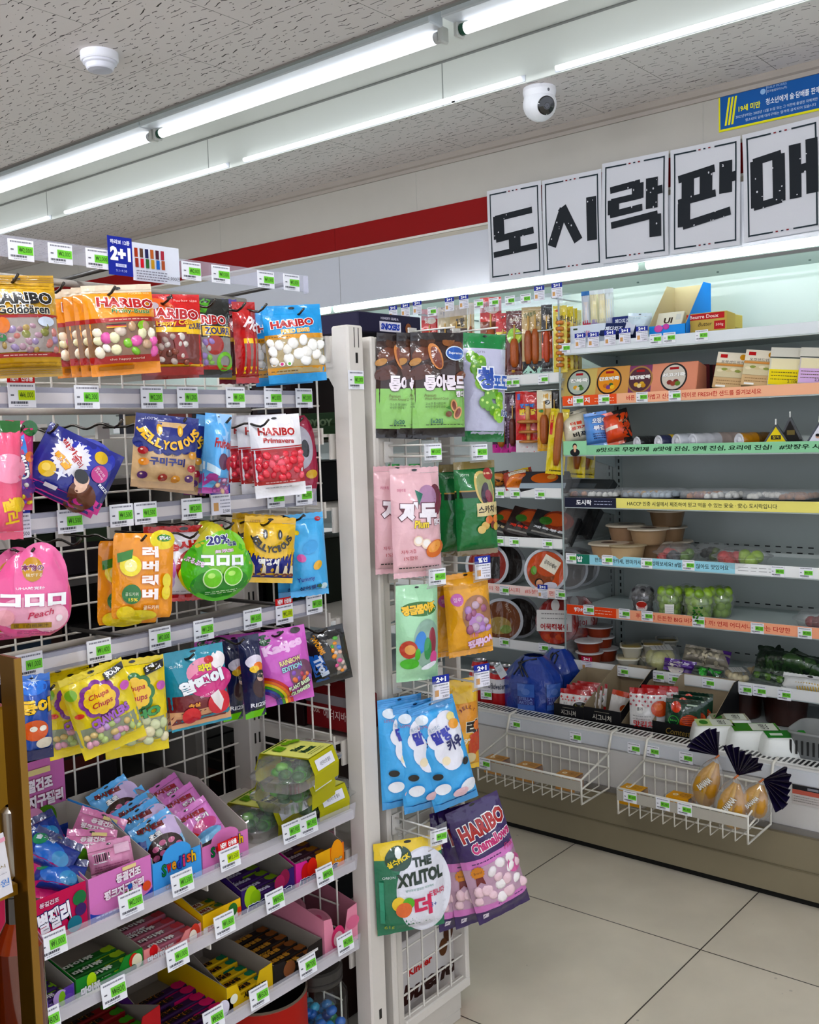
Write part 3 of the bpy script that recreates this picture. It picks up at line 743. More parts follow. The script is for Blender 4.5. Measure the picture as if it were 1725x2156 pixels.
def a_cola(c):
    c.rect(-.5, .1, .5, .5, 'c8231c'); c.ell(-.25, .3, .28, .2, 'd86a1e', 20); c.rect(-.5, -.42, .5, .1, '7c4038'); c.rect(-.5, -.5, .5, -.4, '9c1a18'); c.rect(-.5, -.41, .5, -.37, 'f0c21c'); c.rect(-.5, .02, .5, .08, 'f2c81e')
    c.rect(.2, .0, .5, .2, 'f2c81e'); c.text('ZOURR', .37, .1, .25, .08, '1c2c7a', bold=.03)
    haribo(c, .0, .25, .9, .13, -3); c.text('Happy Cola', .02, .13, .62, .08, 'f2c21c', rot=3, bold=.03, out='a01a14', ow=.05); c.text('Pocket size', .25, .42, .4, .03, 'f4d0c8')
    c.poly([(-.05, 0), (.08, -.02), (.22, -.3), (.02, -.32)], '8f2f28'); c.ell(-.3, .35, .08, .06, 'b9aeb4')
cola = bag('red orange cola candy bag on the top row, right of the yellow bags', (362, 705, 112, 168, -5), 1.35, Design('c42018', a_cola, 'a81a16', win=(-.44, -.36, .2, -.02, ['b9a8a0', '8a4a38', 'd8cfc8', '6a3a2c'], .07, 20)))
again(cola, 'red cola candy bag mostly hidden behind the front cola bag', (352, 716, 112, 168, -7), 1.4)
def a_zour(c):
    c.rect(-.5, -.5, .5, .5, '20221f'); c.poly([(-.45, .35), (-.1, .3), (.1, .48), (-.05, .5)], '5aa22c'); c.text('HARIBO', -.1, .22, .95, .12, 'b5121b', bold=.04, out='ffffff', ow=.05)
    c.rect(-.2, .02, .5, .14, 'ecc41e'); c.text('ZOURR', .15, .08, .6, .09, '1c2c7a', bold=.03); c.rect(-.46, -.36, .46, 0, '9a9694'); c.rect(-.5, -.4, .5, -.35, 'c3222a')
    c.ell(.05, -.1, .2, .2, 'a83428'); c.ring(.3, -.3, .12, .2, '7fc23a')
bag('black and green sour candy bag on the top row', (438, 712, 84, 165, -5), 1.375, Design('20221f', a_zour, win=(-.4, -.33, .0, -.05, ['c8c4c0', '9ac86a', 'd8a0b0', 'a890c8'], .08, 14)), yaw=22)
def a_berry(c):
    c.rect(-.5, .05, .5, .5, '7a1730'); c.rect(-.5, -.42, .5, .05, '43201e'); c.rect(-.5, .02, .5, .07, 'd8b82a'); c.rect(-.5, -.44, .5, -.36, 'd8b82a'); c.text('HARIBO', 0, .2, .9, .1, '9c1c2c', bold=.04, out='e8d8d8', ow=.05)
bag('dark maroon candy bag, half hidden between the black bag and the red one', (492, 725, 58, 168, -3), 1.43, Design('7a1730', a_berry), yaw=20)
def a_red(c):
    c.rect(-.5, .0, .5, .5, 'b3141c'); c.rect(-.5, -.36, .5, .02, '8a7268'); c.rect(-.5, -.02, .5, .04, 'ecc41e'); c.rect(-.5, -.38, .5, -.3, 'ecc41e'); c.text('Pico', .2, .2, .8, .16, 'f6e8e8', rot=-25, bold=.04, shear=.2)
bag('narrow bright red candy bag turned edge on, beside the blue bag', (517, 722, 44, 170, -6), 1.38, Design('b3141c', a_red, t=.04), yaw=24)
bag('purple candy bag peeping out behind the maroon one', (478, 690, 40, 120, -3), 1.47, Design('5a3f9a', lambda c: c.rect(-.5, .2, .5, .4, '7c68c0')), yaw=15)
def a_eggs(c):
    c.rect(-.5, .08, .5, .5, '2f9fd8'); c.rect(-.5, -.38, .5, .1, 'b8a883'); c.rect(-.5, .06, .5, .12, 'd8a02a'); c.lines(-.44, -.1, .09, 1, 1, '7a5a14', .012); c.rect(-.5, -.4, .5, -.3, 'd8a02a').lines(-.45, 0, -.35, 1, 1, '7a5a14', .012); c.rect(-.5, -.5, .5, -.39, '2f9fd8').lines(-.44, .0, -.43, 2, .02, '123a6a')
    haribo(c, -.03, .26, .74, .1, 3); c.text('FRIED EGGS', 0, .16, .48, .055, 'e8b41e', rot=2, bold=.03, out='fff6dc', ow=.05)
    for x, cc in ((-.4, 'e8b41e'), (-.28, 'd0388a'), (-.16, '6ab83a')): c.ell(x, -.26, .05, .035, 'f6f4ee', 14); c.ell(x, -.26, .025, .025, cc, 12)
D_eg = Design('2f9fd8', a_eggs, '2b8fc6', win=(-.44, -.24, .44, .05, ['fbfaf6', 'f8f6f0', 'f4f1ea'], .11, 15))
eg = bag('sky blue candy bag with white egg sweets, at the right end of the top row', (620, 724, 118, 160, -7), 1.35, D_eg, group='sky blue candy bags on one hook')
again(eg, 'sky blue candy bag behind the front blue one, only its left edge showing', (592, 731, 118, 160, -7), 1.395)
# ---- row two -----------------------------------------------------
def a_pink(c):
    c.rect(-.5, .4, .5, .5, '2f6b35'); c.ell(.1, .1, .5, .4, 'f0a0b8'); c.ell(.3, -.2, .25, .2, 'f2d24a'); c.text('젤리', .1, -.25, .7, .12, 'f5d030', bold=.04, rot=-80)
bag('salmon pink candy bag cut by the left edge of the photo', (6, 1012, 62, 252, -3), 1.33, Design('e86a8a', a_pink, 'd85a78'), yaw=16)
def a_skid(c):
    c.rect(-.5, -.5, .5, .5, 'c83a78'); c.poly([(-.5, .2), (.1, .35), (.3, -.1), (-.5, -.2)], '4a8fd8'); c.ell(.1, -.25, .5, .4, '6b3a9a'); c.ell(-.3, -.35, .3, .25, 'e8c82a'); c.ell(.35, .42, .3, .3, '1d6b32')
    c.text('SKID', -.05, -.02, .9, .15, 'ffffff', rot=-75, bold=.04, out='2a2a6a', ow=.05); c.ell(.3, .1, .2, .2, 'e8862a')
bag('narrow multicoloured candy bag turned edge on, left of the navy diamond shaped pouch', (40, 980, 48, 188, 0), 1.36, Design('c83a78', a_skid, t=.04, win=(-.3, -.42, .4, -.2, ['e8d24a', '7a4ab8', '6ab84a', 'd8d8d0'], .12, 8)), yaw=10)
def a_bac(c):
    c.rect(-.5, -.5, .5, .5, '232a86'); c.rect(-.5, -.5, .5, -.38, 'd8489e'); c.poly([(-.1, -.5), (.5, -.5), (.5, -.3), (.2, -.28)], 'd8489e'); c.ell(.12, .3, .3, .2, '2c3aa8')
    c.star(-.12, .14, .21, .25, 24, 'e9e6ea'); c.text('박카스', -.13, .23, .34, .1, 'b5222a', rot=-26, bold=.03); c.text('젤리', -.04, .11, .16, .09, 'b5222a', rot=-26, bold=.02); c.text('탱글', -.2, .03, .24, .13, 'e8b02a', rot=-24, bold=.05, out='b0401a', ow=.03)
    c.ell(.22, .32, .09, .08, 'd8b83a'); c.ell(-.32, -.17, .1, .1, 'd8b83a'); c.ell(-.34, -.15, .05, .05, 'e8d27a', 12); c.ell(.28, .08, .11, .11, 'c23a8a'); c.text('콜라겐', .28, .12, .15, .04, 'f4e0ee', rot=-26); c.text('350mg', .27, .07, .16, .04, 'f4e0ee', rot=-26)
    c.star(-.16, -.17, .025, .09, 4, 'e8eaf8'); c.text('RIIZE', .4, -.1, .16, .05, 'f2f2fa', rot=-20, bold=.03)
    c.ell(.19, -.33, .2, .16, '6b3a22', rot=-26); c.ell(.13, -.22, .06, .09, 'e2bda6', rot=-26); c.ell(.1, -.12, .095, .1, 'e6c3ae', rot=-26); c.ell(.08, -.07, .1, .08, '15110f', rot=-26); c.rect(-.28, -.42, -.12, -.36, 'e8e4ea')
D_sq = Design('232a86', a_bac, '1c2270', t=.03, shape='pouch', st=.006, sb=.006, hole=False)
bac = bag('navy square candy pouch hanging by a corner like a diamond', (156, 988, 148, 136, 28), 1.34, D_sq, yaw=12, name='candy_pouch', cat='candy pouch')
again(bac, 'navy square pouch behind the diamond hung one, seen as a dark edge', (147, 996, 148, 136, 30), 1.385, yaw=12)
def a_jel(c, top='22307e', bot='cdb08a', num=1):
    for k in range(7): c.ell(-.42+k*.14, .12-.08*(1-((k-3)/3.)**2), .1, .1, top)
    c.rect(-.5, .12, .5, .5, top)
def a_jely(c):
    c.rect(-.5, -.5, .5, .5, 'd2b48c'); a_jel(c); c.rect(-.5, -.5, .5, -.4, 'b5946a'); c.text('LOTTE', -.25, .44, .2, .035, 'e8e8f0')
    for x in (-.14, .18): c.ell(x, .3, .045, .09, 'd8a82a'); c.ell(x, .3, .02, .05, 'f0d27a', 10)
    c.arc('JELLYCIOUS', .02, .52, .5, 205, 335, .14, 'f0c04a', bold=.05, flip=True)
    c.text('구미구미', 0, -.13, .56, .11, '1f2c78', bold=.05); c.text('당기는', .05, -.03, .18, .045, '3a3a3a')
    for x, y, cc in ((-.38, .0, 'a81f24'), (-.36, -.15, 'd8902a'), (-.36, -.33, '5a2a6a'), (-.05, -.35, 'a82a2a'), (.16, -.36, 'd89a3a'), (.38, -.34, '5a2a6a'), (.4, -.2, 'a82a3a'), (.4, -.02, 'd8a04a')): c.ell(x, y, .075, .06, cc, 14); c.ell(x-.02, y+.015, .02, .015, 'f2d8c0', 8)
jel = bag('navy and beige candy bag with yellow arched lettering on the second row', (347, 952, 118, 154, 4), 1.345, Design('d2b48c', a_jely, '1d2a70'))
again(jel, 'navy and beige candy bag behind its twin, nearly hidden', (362, 962, 118, 154, 7), 1.4)
def a_ft(c):
    c.rect(-.5, -.5, .5, .5, '6fb4e6'); c.poly([(-.1, .5), (.5, .5), (.5, -.1), (-.05, .0)], 'a9cdf0'); c.text('Fruit-tella', .12, .12, .75, .12, 'b01e2c', bold=.04, rot=-8); c.ell(.05, -.1, .18, .3, '5a1f4a'); c.ell(.3, -.12, .16, .25, 'b03048')
    c.poly([(-.5, -.1), (-.05, -.2), (-.05, -.28), (-.5, -.2)], 'd8ecf8'); c.rect(-.5, -.5, -.1, -.25, 'b04a9a'); c.rect(-.1, -.5, .5, -.3, '9a6a9a')
ft = bag('light blue fruit candy bag turned sideways, third pack from the right on row two', (456, 955, 50, 168, 2), 1.35, Design('6fb4e6', a_ft, t=.045, win=(-.05, -.48, .45, -.3, ['d8a8c8', 'b868a8', 'e8c8a8'], .11, 8)), yaw=20, group='light blue bags turned sideways')
again(ft, 'light blue fruit candy bag turned sideways, middle of the three', (434, 957, 50, 168, 3), 1.39, yaw=30)
again(ft, 'light blue fruit candy bag turned sideways, rearmost of the three', (412, 962, 50, 172, 3), 1.43, yaw=35)
def a_pri(c):
    c.rect(-.5, .08, .5, .5, 'f3f1f4'); c.rect(-.5, -.3, .5, .06, 'b8404a'); c.rect(-.5, .05, .5, .09, 'b01a24'); c.rect(-.5, -.34, .5, -.29, 'b01a24').lines(-.3, .3, -.315, 1, 1, 'f0d0d0', .01)
    c.rect(-.5, -.5, .5, -.34, 'f3f1f4').lines(-.3, .2, -.38, 1, 1, 'a0a0a8', .008); c.rect(-.5, .1, .5, .115, 'b01a24'); haribo(c, 0, .3, .72, .1, -4); c.text('Primavera', .02, .19, .6, .06, 'b5222a', rot=-5, bold=.03)
    c.ell(0, -.02, .11, .11, 'a8202a'); c.text('Das Original', 0, -.02, .15, .03, 'f0d0d0', rot=20)
D_pr = Design('f3f1f4', a_pri, 'f0eef2', win=(-.44, -.27, .44, .03, ['d8384a', 'cf3044', 'e04a58', 'e66878'], .095, 24))
pri = bag('white candy bag of red strawberry sweets, frontmost on the second row', (584, 960, 102, 170, -7), 1.35, D_pr, group='white and red strawberry candy bags')
again(pri, 'white and red candy bag, second of the strawberry bags', (556, 958, 102, 168, -6), 1.395)
again(pri, 'white and red candy bag, rearmost of the strawberry bags', (530, 957, 102, 166, -4), 1.43)
def a_mar(c): c.ell(.05, .1, .35, .5, 'b8b4be'); c.ell(.2, .08, .1, .2, '17141a'); c.ell(.3, -.2, .15, .1, 'd8b03a')
bag('maroon cut-out shaped pouch behind the white bags, next to the side grid', (622, 962, 88, 195, -8), 1.43, Design('a81f4e', a_mar, teeth=False, hw=lambda v: .5*(1-(2*abs(v))**3.5)**.5 if abs(v) < .5 else .01), name='candy_pouch', cat='candy pouch')
# ---- row three ---------------------------------------------------
drop = lambda v: max(.02, .5*math.sqrt(max(0, 1-((v+.13)/.63)**2)) if v > -.13 else .5*math.sqrt(max(0, 1-((v+.13)/.37)**2.4 if v > -.13 else 1-(abs(v+.13)/.37)**2.6)))
def a_peach(c):
    c.ell(.1, .15, .35, .5, 'e878a8'); c.ell(-.1, -.2, .35, .22, 'f2b8cc'); c.ell(.2, -.25, .25, .2, 'f4c8d4')
    c.ell(-.02, .28, .13, .16, 'c89a2a'); c.text('本物の', -.02, .3, .28, .07, '7a1f5a', bold=.03, out='fff0f6', ow=.04); c.text('味がする', 0, .22, .2, .04, 'f6f2e0'); c.text('UHA味覚糖', -.05, .08, .36, .035, 'f4eaf0', bold=.02)
    c.text('コロロ', 0, -.05, .82, .14, 'ffffff', bold=.07, out='d85a9a', ow=.025); c.text('Peach', .08, -.2, .34, .07, 'c82a5a', shear=.35, rot=10, bold=.01); c.rect(-.28, -.36, .22, -.3, 'a8862a').text('国産白桃果汁', -.03, -.33, .42, .04, '5a4210'); c.ell(-.35, -.24, .11, .11, 'ecb0b8'); c.ell(.32, -.26, .045, .045, 'f6e8ea', 12); c.lines(-.2, .3, -.4, 2, .02, '8a3a5a', .006)
pk = bag('pink drop shaped gummy pouch low at the left, with white katakana', (68, 1250, 140, 192, 0), 1.335, Design('e6699e', a_peach, t=.03, hw=drop, st=.004, sb=.004, teeth=False), yaw=8, name='candy_pouch', cat='candy pouch')
again(pk, 'pink drop shaped pouch behind its twin at the left edge', (22, 1258, 140, 192, -3), 1.39, yaw=8)
def rrect(v, k=6.): return .5*(1-(2*abs(v))**(k*3))**(1/k) if abs(v) < .5 else .46
def a_gold2(c):
    c.ell(.3, .4, .22, .16, 'e8d83a'); c.ell(.32, .42, .12, .06, '3f8a2a'); c.text('젤리셔스', .34, .42, .2, .04, 'ffffff', bold=.03, out='1a2a5a', ow=.05)
    for k, ch in enumerate('러버리버'): c.text(ch, .08, .27-k*.155, .27, .12, 'fff6f2', bold=.06, out='e88a3a', ow=.02)
    c.ell(-.24, .12, .17, .17, 'f0e04a'); c.ell(-.24, .12, .1, .1, 'f6f0a8'); c.poly([(-.45, .25), (-.2, .3), (-.22, .2), (-.44, .15)], '3f8a2a'); c.ell(-.22, -.19, .15, .16, '2c7a34'); c.text('골드키위', -.22, -.19, .2, .04, 'f0f4d8'); c.text('15%', -.2, -.25, .14, .035, 'f0e02a', bold=.03)
    c.text('골드키위', .1, -.34, .27, .05, 'fbe6c0', bold=.03, out='c85a1a', ow=.05); c.ell(.36, -.05, .08, .12, 'e8d84a'); c.ell(.35, -.18, .08, .12, 'ecd84a'); c.ell(-.1, -.43, .3, .1, 'd8c83a'); c.ell(-.3, -.4, .14, .12, 'e8d22a')
kiwi = bag('orange yellow kiwi gummy pouch with tall white lettering', (301, 1212, 110, 190, 1), 1.345, Design('eda41c', a_gold2, t=.02, shape='pouch', hw=rrect, st=.004, sb=.004, teeth=False), yaw=16, name='candy_pouch', cat='candy pouch')
again(kiwi, 'orange yellow kiwi pouch behind its twin, left edge and green leaf showing', (270, 1226, 110, 186, 0), 1.39)
def a_check(c):
    for y0, y1 in ((.42, .5), (-.5, -.4)):
        n = 12
        for i in range(n):
            for j in range(2):
                if (i+j) % 2: c.off -= .0002; c.rect(-.5+i/n, y0+(y1-y0)*j/2, -.5+(i+1)/n, y0+(y1-y0)*(j+1)/2, 'c01a28')
    c.text('솜사탕', .0, .25, .55, .12, 'c8202c', rot=5, bold=.06, out='f6f0f0', ow=.02); c.ell(.15, -.05, .3, .26, 'b82028'); c.ell(.2, -.05, .22, .2, '4a4a58'); c.ell(-.25, -.05, .1, .2, 'c06ab8'); c.ell(-.3, -.22, .14, .12, 'c8b0dc'); c.ell(.35, .38, .06, .05, 'c8202c'); c.lines(-.4, .2, -.35, 1, 1, '8a8a98', .006)
ck = bag('white cotton candy bag with red checkered borders, between the orange and green pouches', (388, 1186, 150, 160, -2), 1.40, Design('eceaf0', a_check, 'c8202c', t=.035))
dia = lambda v: .5*min(1, (max(0, .5-v)/.62)**.75*1.0) if v > -.12 else .5*math.sqrt(max(0, 1-(abs(v+.12)/.38)**2.2))
def a_kor(c):
    c.ell(0, -.12, .47, .42, '5cb52c'); c.ell(0, -.3, .38, .2, '2f8f2e'); c.ell(.1, .1, .3, .28, '8ccb3a')
    c.text('20%', .02, .27, .3, .12, '2a2f7a', rot=0, bold=.04, out='f6f6fa', ow=.05); c.text('増量', .2, .2, .14, .06, '2a2f7a', rot=-4, out='f6f6fa', bold=.02); c.text('無添加', .08, .12, .24, .045, 'f4e0f0', out='c03a8a', bold=.02)
    c.text('コロロ', .05, .0, .56, .14, 'f6f6fa', rot=-6, bold=.07, out='4aa82c', ow=.02); c.text('ぷるぷる', -.3, .02, .24, .07, 'f2e6f0', rot=-28, out='c078b8', bold=.02)
    for x in (-.1, .17): c.ell(x, -.22, .13, .13, 'd8eec0'); c.ell(x, -.22, .115, .115, '7fd028'); c.ell(x-.02, -.18, .05, .035, 'c4ee8a', 12)
    c.lines(-.2, .22, -.4, 2, .025, 'd8f0c8', .008)
kor = bag('lime green grape gummy pouch, rounded like an onion, with gold rim', (455, 1178, 148, 160, -6), 1.345, Design('c9c02a', a_kor, t=.03, hw=dia, st=.004, sb=.004, teeth=False), yaw=14, name='candy_pouch', cat='candy pouch', group='lime green onion shaped pouches')
again(kor, 'lime green grape pouch right behind the front one', (447, 1172, 148, 160, -8), 1.38); again(kor, 'lime green grape pouch, rearmost of the three', (440, 1168, 148, 160, -10), 1.41)
def a_jely2(c):
    c.rect(-.5, -.5, .5, .0, '26318c'); n = 11
    for i in range(n): x = -.5+i/n; c.off -= .0001; c.poly([(x, .02), (x+1/n, .02), (x+.5/n, -.08-.1*math.sin(math.pi*(i+.5)/n))], 'e8c21e')
    for i in range(n): x = -.5+i/n; c.off -= .0001; c.rect(x, -.12*math.sin(math.pi*(i+.5)/n), x+1/n, .03, 'e8c21e')
    c.rect(-.5, -.5, .5, -.42, 'e8c21e'); c.text('LOTTE', -.3, .42, .2, .035, '8a5a14')
    for x in (-.13, .15): c.ell(x, .24, .045, .09, '2a2a2a'); c.ell(x, .24, .015, .05, 'd8d8d8', 8)
    c.arc('JELLYCIOUS', 0, .3, .36, 195, 345, .13, '17171f', bold=.05, flip=True); c.text('맥짱셔', -.05, -.17, .4, .1, 'f2f0e8', bold=.05, out='5a4aa8', ow=.03)
    for x in (-.36, -.16, .1, .27, .4): c.poly([(x, -.22), (x+.05, -.22), (x+.08, -.38), (x-.02, -.38)], 'e8dcc0'); c.ell(x+.03, -.37, .055, .04, '7a3a28', 12)
j2 = bag('yellow and navy cola candy bag with black arched lettering', (566, 1157, 102, 140, 3), 1.35, Design('e8c21e', a_jely2, 'e0b81a', t=.03))
again(j2, 'yellow and navy cola candy bag, half hidden behind its twin', (538, 1150, 102, 138, 4), 1.4)
def a_shark(c):
    c.ell(.35, .42, .08, .06, 'c02a38'); c.ell(-.25, .28, .06, .06, 'e8d03a'); c.text('Yummy', -.12, -.28, .45, .07, '1f5ab0', rot=6, bold=.03, out='9ad0f0'); c.text('상어젤리', -.02, -.38, .55, .05, '1c3a78', rot=6, bold=.03); c.ell(.05, .1, .22, .16, '4aa6dc', rot=30); c.ell(-.2, -.02, .12, .1, 'd86ab0', rot=-30); c.ell(.2, -.12, .14, .1, 'e8b83a', rot=40); c.ell(.35, -.38, .1, .08, 'd8ecf4'); c.ell(.22, -.37, .06, .05, '1f6b4a')
sk = bag('sky blue long candy bag at the right end of row three', (646, 1168, 78, 176, -6), 1.36, Design('5bb6e8', a_shark, t=.03, shape='pouch'))
again(sk, 'sky blue long candy bag behind the one at the end of row three', (622, 1172, 78, 174, -4), 1.41)
# ---- row four ----------------------------------------------------
def a_blu(c):
    c.ell(0, .36, .4, .2, '2f7ad0'); c.star(.05, .42, .06, .22, 7, 'c8d8ec'); c.text('둥이', .0, .15, .9, .16, 'f0c83a', bold=.06, out='15120f', ow=.04); c.ell(-.05, -.12, .36, .3, 'd8682a'); c.ell(-.1, -.1, .1, .08, 'f4f0e4'); c.ell(.15, -.1, .1, .08, 'f4f0e4'); c.ell(.2, -.28, .24, .16, 'e8e0d0'); c.rect(-.5, -.5, .5, -.36, '1a2a6a').lines(-.3, .45, -.4, 2, .03, 'd8c8d8', .014)
bag('narrow royal blue candy bag beside the gold carton, left end of row four', (70, 1510, 62, 182, -4), 1.34, Design('2456a8', a_blu, '3a78c8', t=.03))
def a_chupa(c, flower='8a3f96', word='CRAWLERS', wc='a86ac0', inner=['c8a8c0', 'a8c878', 'd8b088', 'b898c8']):
    c.rect(-.5, -.36, .5, -.12, '9aa08a'); c.rect(-.5, -.5, .5, -.34, 'ecd81e')
    for k in range(8): c.ell(-.02+.2*math.cos(k*.785), .16+.13*math.sin(k*.785), .12, .12, flower, 14)
    for k in range(8): c.ell(-.02+.15*math.cos(k*.785), .16+.1*math.sin(k*.785), .1, .1, 'f0cc2a', 14)
    c.ell(-.02, .16, .16, .16, 'f0cc2a'); c.text('Chupa', -.02, .21, .32, .07, 'b5222a', rot=6, shear=.25, bold=.02); c.text('Chups', 0, .11, .32, .08, 'b5222a', rot=6, shear=.25, bold=.02)
    c.poly([(.16, .32), (.48, .38), (.48, .46), (.14, .4)], '191919').text('SOUR', .31, .39, .26, .05, 'ffffff', rot=8, bold=.04)
    c.text(word, .05, -.06, .62, .1, wc, rot=10, bold=.06, out='2a1a3a', ow=.03); c.ell(.4, .2, .08, .07, 'c86ab8'); c.ell(-.4, .3, .09, .09, '8ab83a'); c.ell(-.38, .05, .07, .04, 'd84a3a')
ch = bag('yellow sour candy bag with a purple flower badge, tilted on its hook', (217, 1492, 122, 180, -20), 1.34, Design('ecd81e', a_chupa, 'e8d41a', t=.03, win=(-.42, -.34, .44, -.13, ['d8a8b8', 'b8c888', 'd8c088', 'c0a0c8'], .07, 18)), yaw=10)
ch2 = bag('yellow sour candy bag with a green flower badge, right of the purple badged one', (284, 1487, 118, 205, -5), 1.37, Design('ecd81e', lambda c: a_chupa(c, '2f7a3a', 'GHO', '5aa86a'), 'e8d41a', t=.03, win=(-.42, -.36, .44, -.12, ['d8dcb8', 'e8e0c0', 'c8d0a8', 'e0c8a0'], .1, 14)), yaw=12)
again(ch, 'yellow sour candy bag, deepest on the tilted bags hook', (128, 1492, 122, 172, -6), 1.46, yaw=12); again(ch, 'yellow sour candy bag behind the purple badged one', (160, 1500, 122, 180, -10), 1.42, yaw=12)
def a_lych(c):
    c.rect(-.5, -.42, .5, -.05, '7a2430'); c.rect(-.5, -.5, .5, -.25, 'e0b08a'); c.rect(-.5, .0, .5, .5, '2b93a8'); c.rect(-.5, -.5, .5, -.47, '2b93a8')
    c.ell(.12, .2, .3, .22, 'e8a0b8'); c.ell(.2, .06, .38, .24, 'd03a88'); c.ell(.38, .3, .13, .14, 'f4eeee'); c.ell(.22, .33, .08, .06, 'c03038'); c.text('라면', .13, .25, .22, .09, 'e8dc2a', bold=.05, out='1a3a3a', ow=.03); c.text('알맹이', .05, .08, .76, .17, 'f6f8fc', bold=.08, rot=10, out='173a52', ow=.02); c.text('오리온', -.32, .32, .22, .035, 'e0f0f4')
    c.ell(.3, -.22, .2, .2, 'd8384a'); c.poly([(.15, -.1), (.3, -.05), (.38, -.2), (.32, -.34), (.2, -.2)], 'f2eaea'); c.ell(-.18, -.32, .15, .15, 'd8303e'); c.text('속살', -.12, -.18, .2, .05, 'e8a83a', bold=.03); c.text('핑크빛', .1, -.08, .25, .03, 'f6d8e4', rot=14)
ly = bag('teal and pink lychee gummy bag, frontmost of its hook on row four', (415, 1446, 116, 168, -9), 1.345, Design('2b93a8', a_lych, t=.028), group='teal lychee gummy bags')
for i in range(3): again(ly, 'teal lychee gummy bag, %s behind the front one' % ('next', 'second', 'third')[i], (404-11*i, 1448+2*i, 116, 166, -8), 1.38+.03*i)
def a_navy(c):
    c.rect(-.5, -.5, .5, .5, '1b2350'); c.rect(-.5, -.5, .5, -.4, '7fd03a'); c.text('RIIZE', 0, -.32, .7, .05, 'f2f2fa', bold=.03); c.ell(0, .2, .4, .3, 'e8e0ec'); c.ell(.1, .14, .25, .2, 'e8862a'); c.ell(-.1, .12, .2, .15, 'ecc82a'); c.ell(.1, -.1, .35, .5, '4a3038'); c.ell(.1, .02, .18, .18, 'd8b8a4'); c.ell(.1, .06, .2, .16, '1a1416')
nv = bag('narrow navy candy bag with a lime green bottom edge, turned sideways', (531, 1424, 40, 176, -9), 1.35, Design('1b2350', a_navy, t=.035, hole=False), yaw=25)
again(nv, 'narrow navy candy bag with a lime edge, behind the front narrow one', (490, 1432, 40, 170, -3), 1.42, yaw=30)
def a_kat(c):
    c.rect(-.5, -.5, .5, .5, 'd26fc6'); c.ell(-.32, .4, .13, .1, '1f5a3a'); c.text('Vegan', -.31, .4, .2, .05, 'd8ecd8', rot=25)
    c.text('Katjes', 0, .27, .78, .16, 'f0c8ea', bold=.07, rot=8)
    for k, cc in enumerate(('c8362a', 'e07a2a', 'ecd02a', '4a9a3a', '3a4aa0', '5a3088')): c.ring(-.52, -.5, .56-.055*k, .61-.055*k, cc, 24, 0, 90)
    c.ell(.28, -.12, .24, .28, '7a4a68'); c.text('RAINBOW', .08, .09, .42, .07, 'e8d8a0', rot=8, bold=.04, out='4a2a5a', ow=.04); c.text('EDITION', .1, .0, .4, .07, 'a8d8e0', rot=8, bold=.04, out='4a2a5a', ow=.04)
    c.text('PLANT BASED', .22, -.25, .48, .06, 'e8f4d8', rot=14, bold=.04, out='3a7a3a', ow=.04); c.text('GUMMIES', .22, -.34, .4, .06, 'e8f4d8', rot=14, bold=.04, out='3a7a3a', ow=.04); c.ell(.3, .45, .1, .06, '3a2a30')
kt = bag('orchid pink vegan gummy bag with a printed rainbow', (598, 1402, 104, 158, -10), 1.345, Design('d26fc6', a_kat, 'c862bc', t=.03, win=(.1, -.2, .42, .02, ['b8506a', 'd87a4a', '8a5ab8', 'c8a04a'], .07, 8)))
again(kt, 'orchid pink vegan gummy bag, rear one of two with only a letter K showing', (566, 1404, 104, 156, -6), 1.39)
for i in range(2): again(kt, 'orchid pink gummy bag deep in the shade of row four, %s' % ('right one', 'left one')[i], (492-30*i, 1412, 100, 150, -2), 1.5+.03*i)
def a_tro(c):
    c.rect(-.5, -.5, .5, .5, '17171b'); c.poly([(-.48, .1), (-.2, .1), (-.05, -.42), (-.4, -.42)], '2a6ab8'); c.text('Troll', -.25, -.12, .5, .15, 'dce6f6', rot=-72, bold=.06); c.text('SWORMS', -.22, .25, .45, .1, 'e8a82a', rot=-72, bold=.04)
    c.poly([(-.05, .38), (.36, .4), (.3, .0), (.38, -.3), (.1, -.36), (.12, .0)], '8a8680')
bag('black candy bag with blue side panel and clear window, right end of row four', (690, 1380, 84, 118, -13), 1.36, Design('17171b', a_tro, t=.035, win=(.08, -.32, .3, .33, ['d8b8a8', 'e8a04a', '6ab85a', 'd86a9a', 'd8c8c0', '5a8ad0'], .07, 14)))
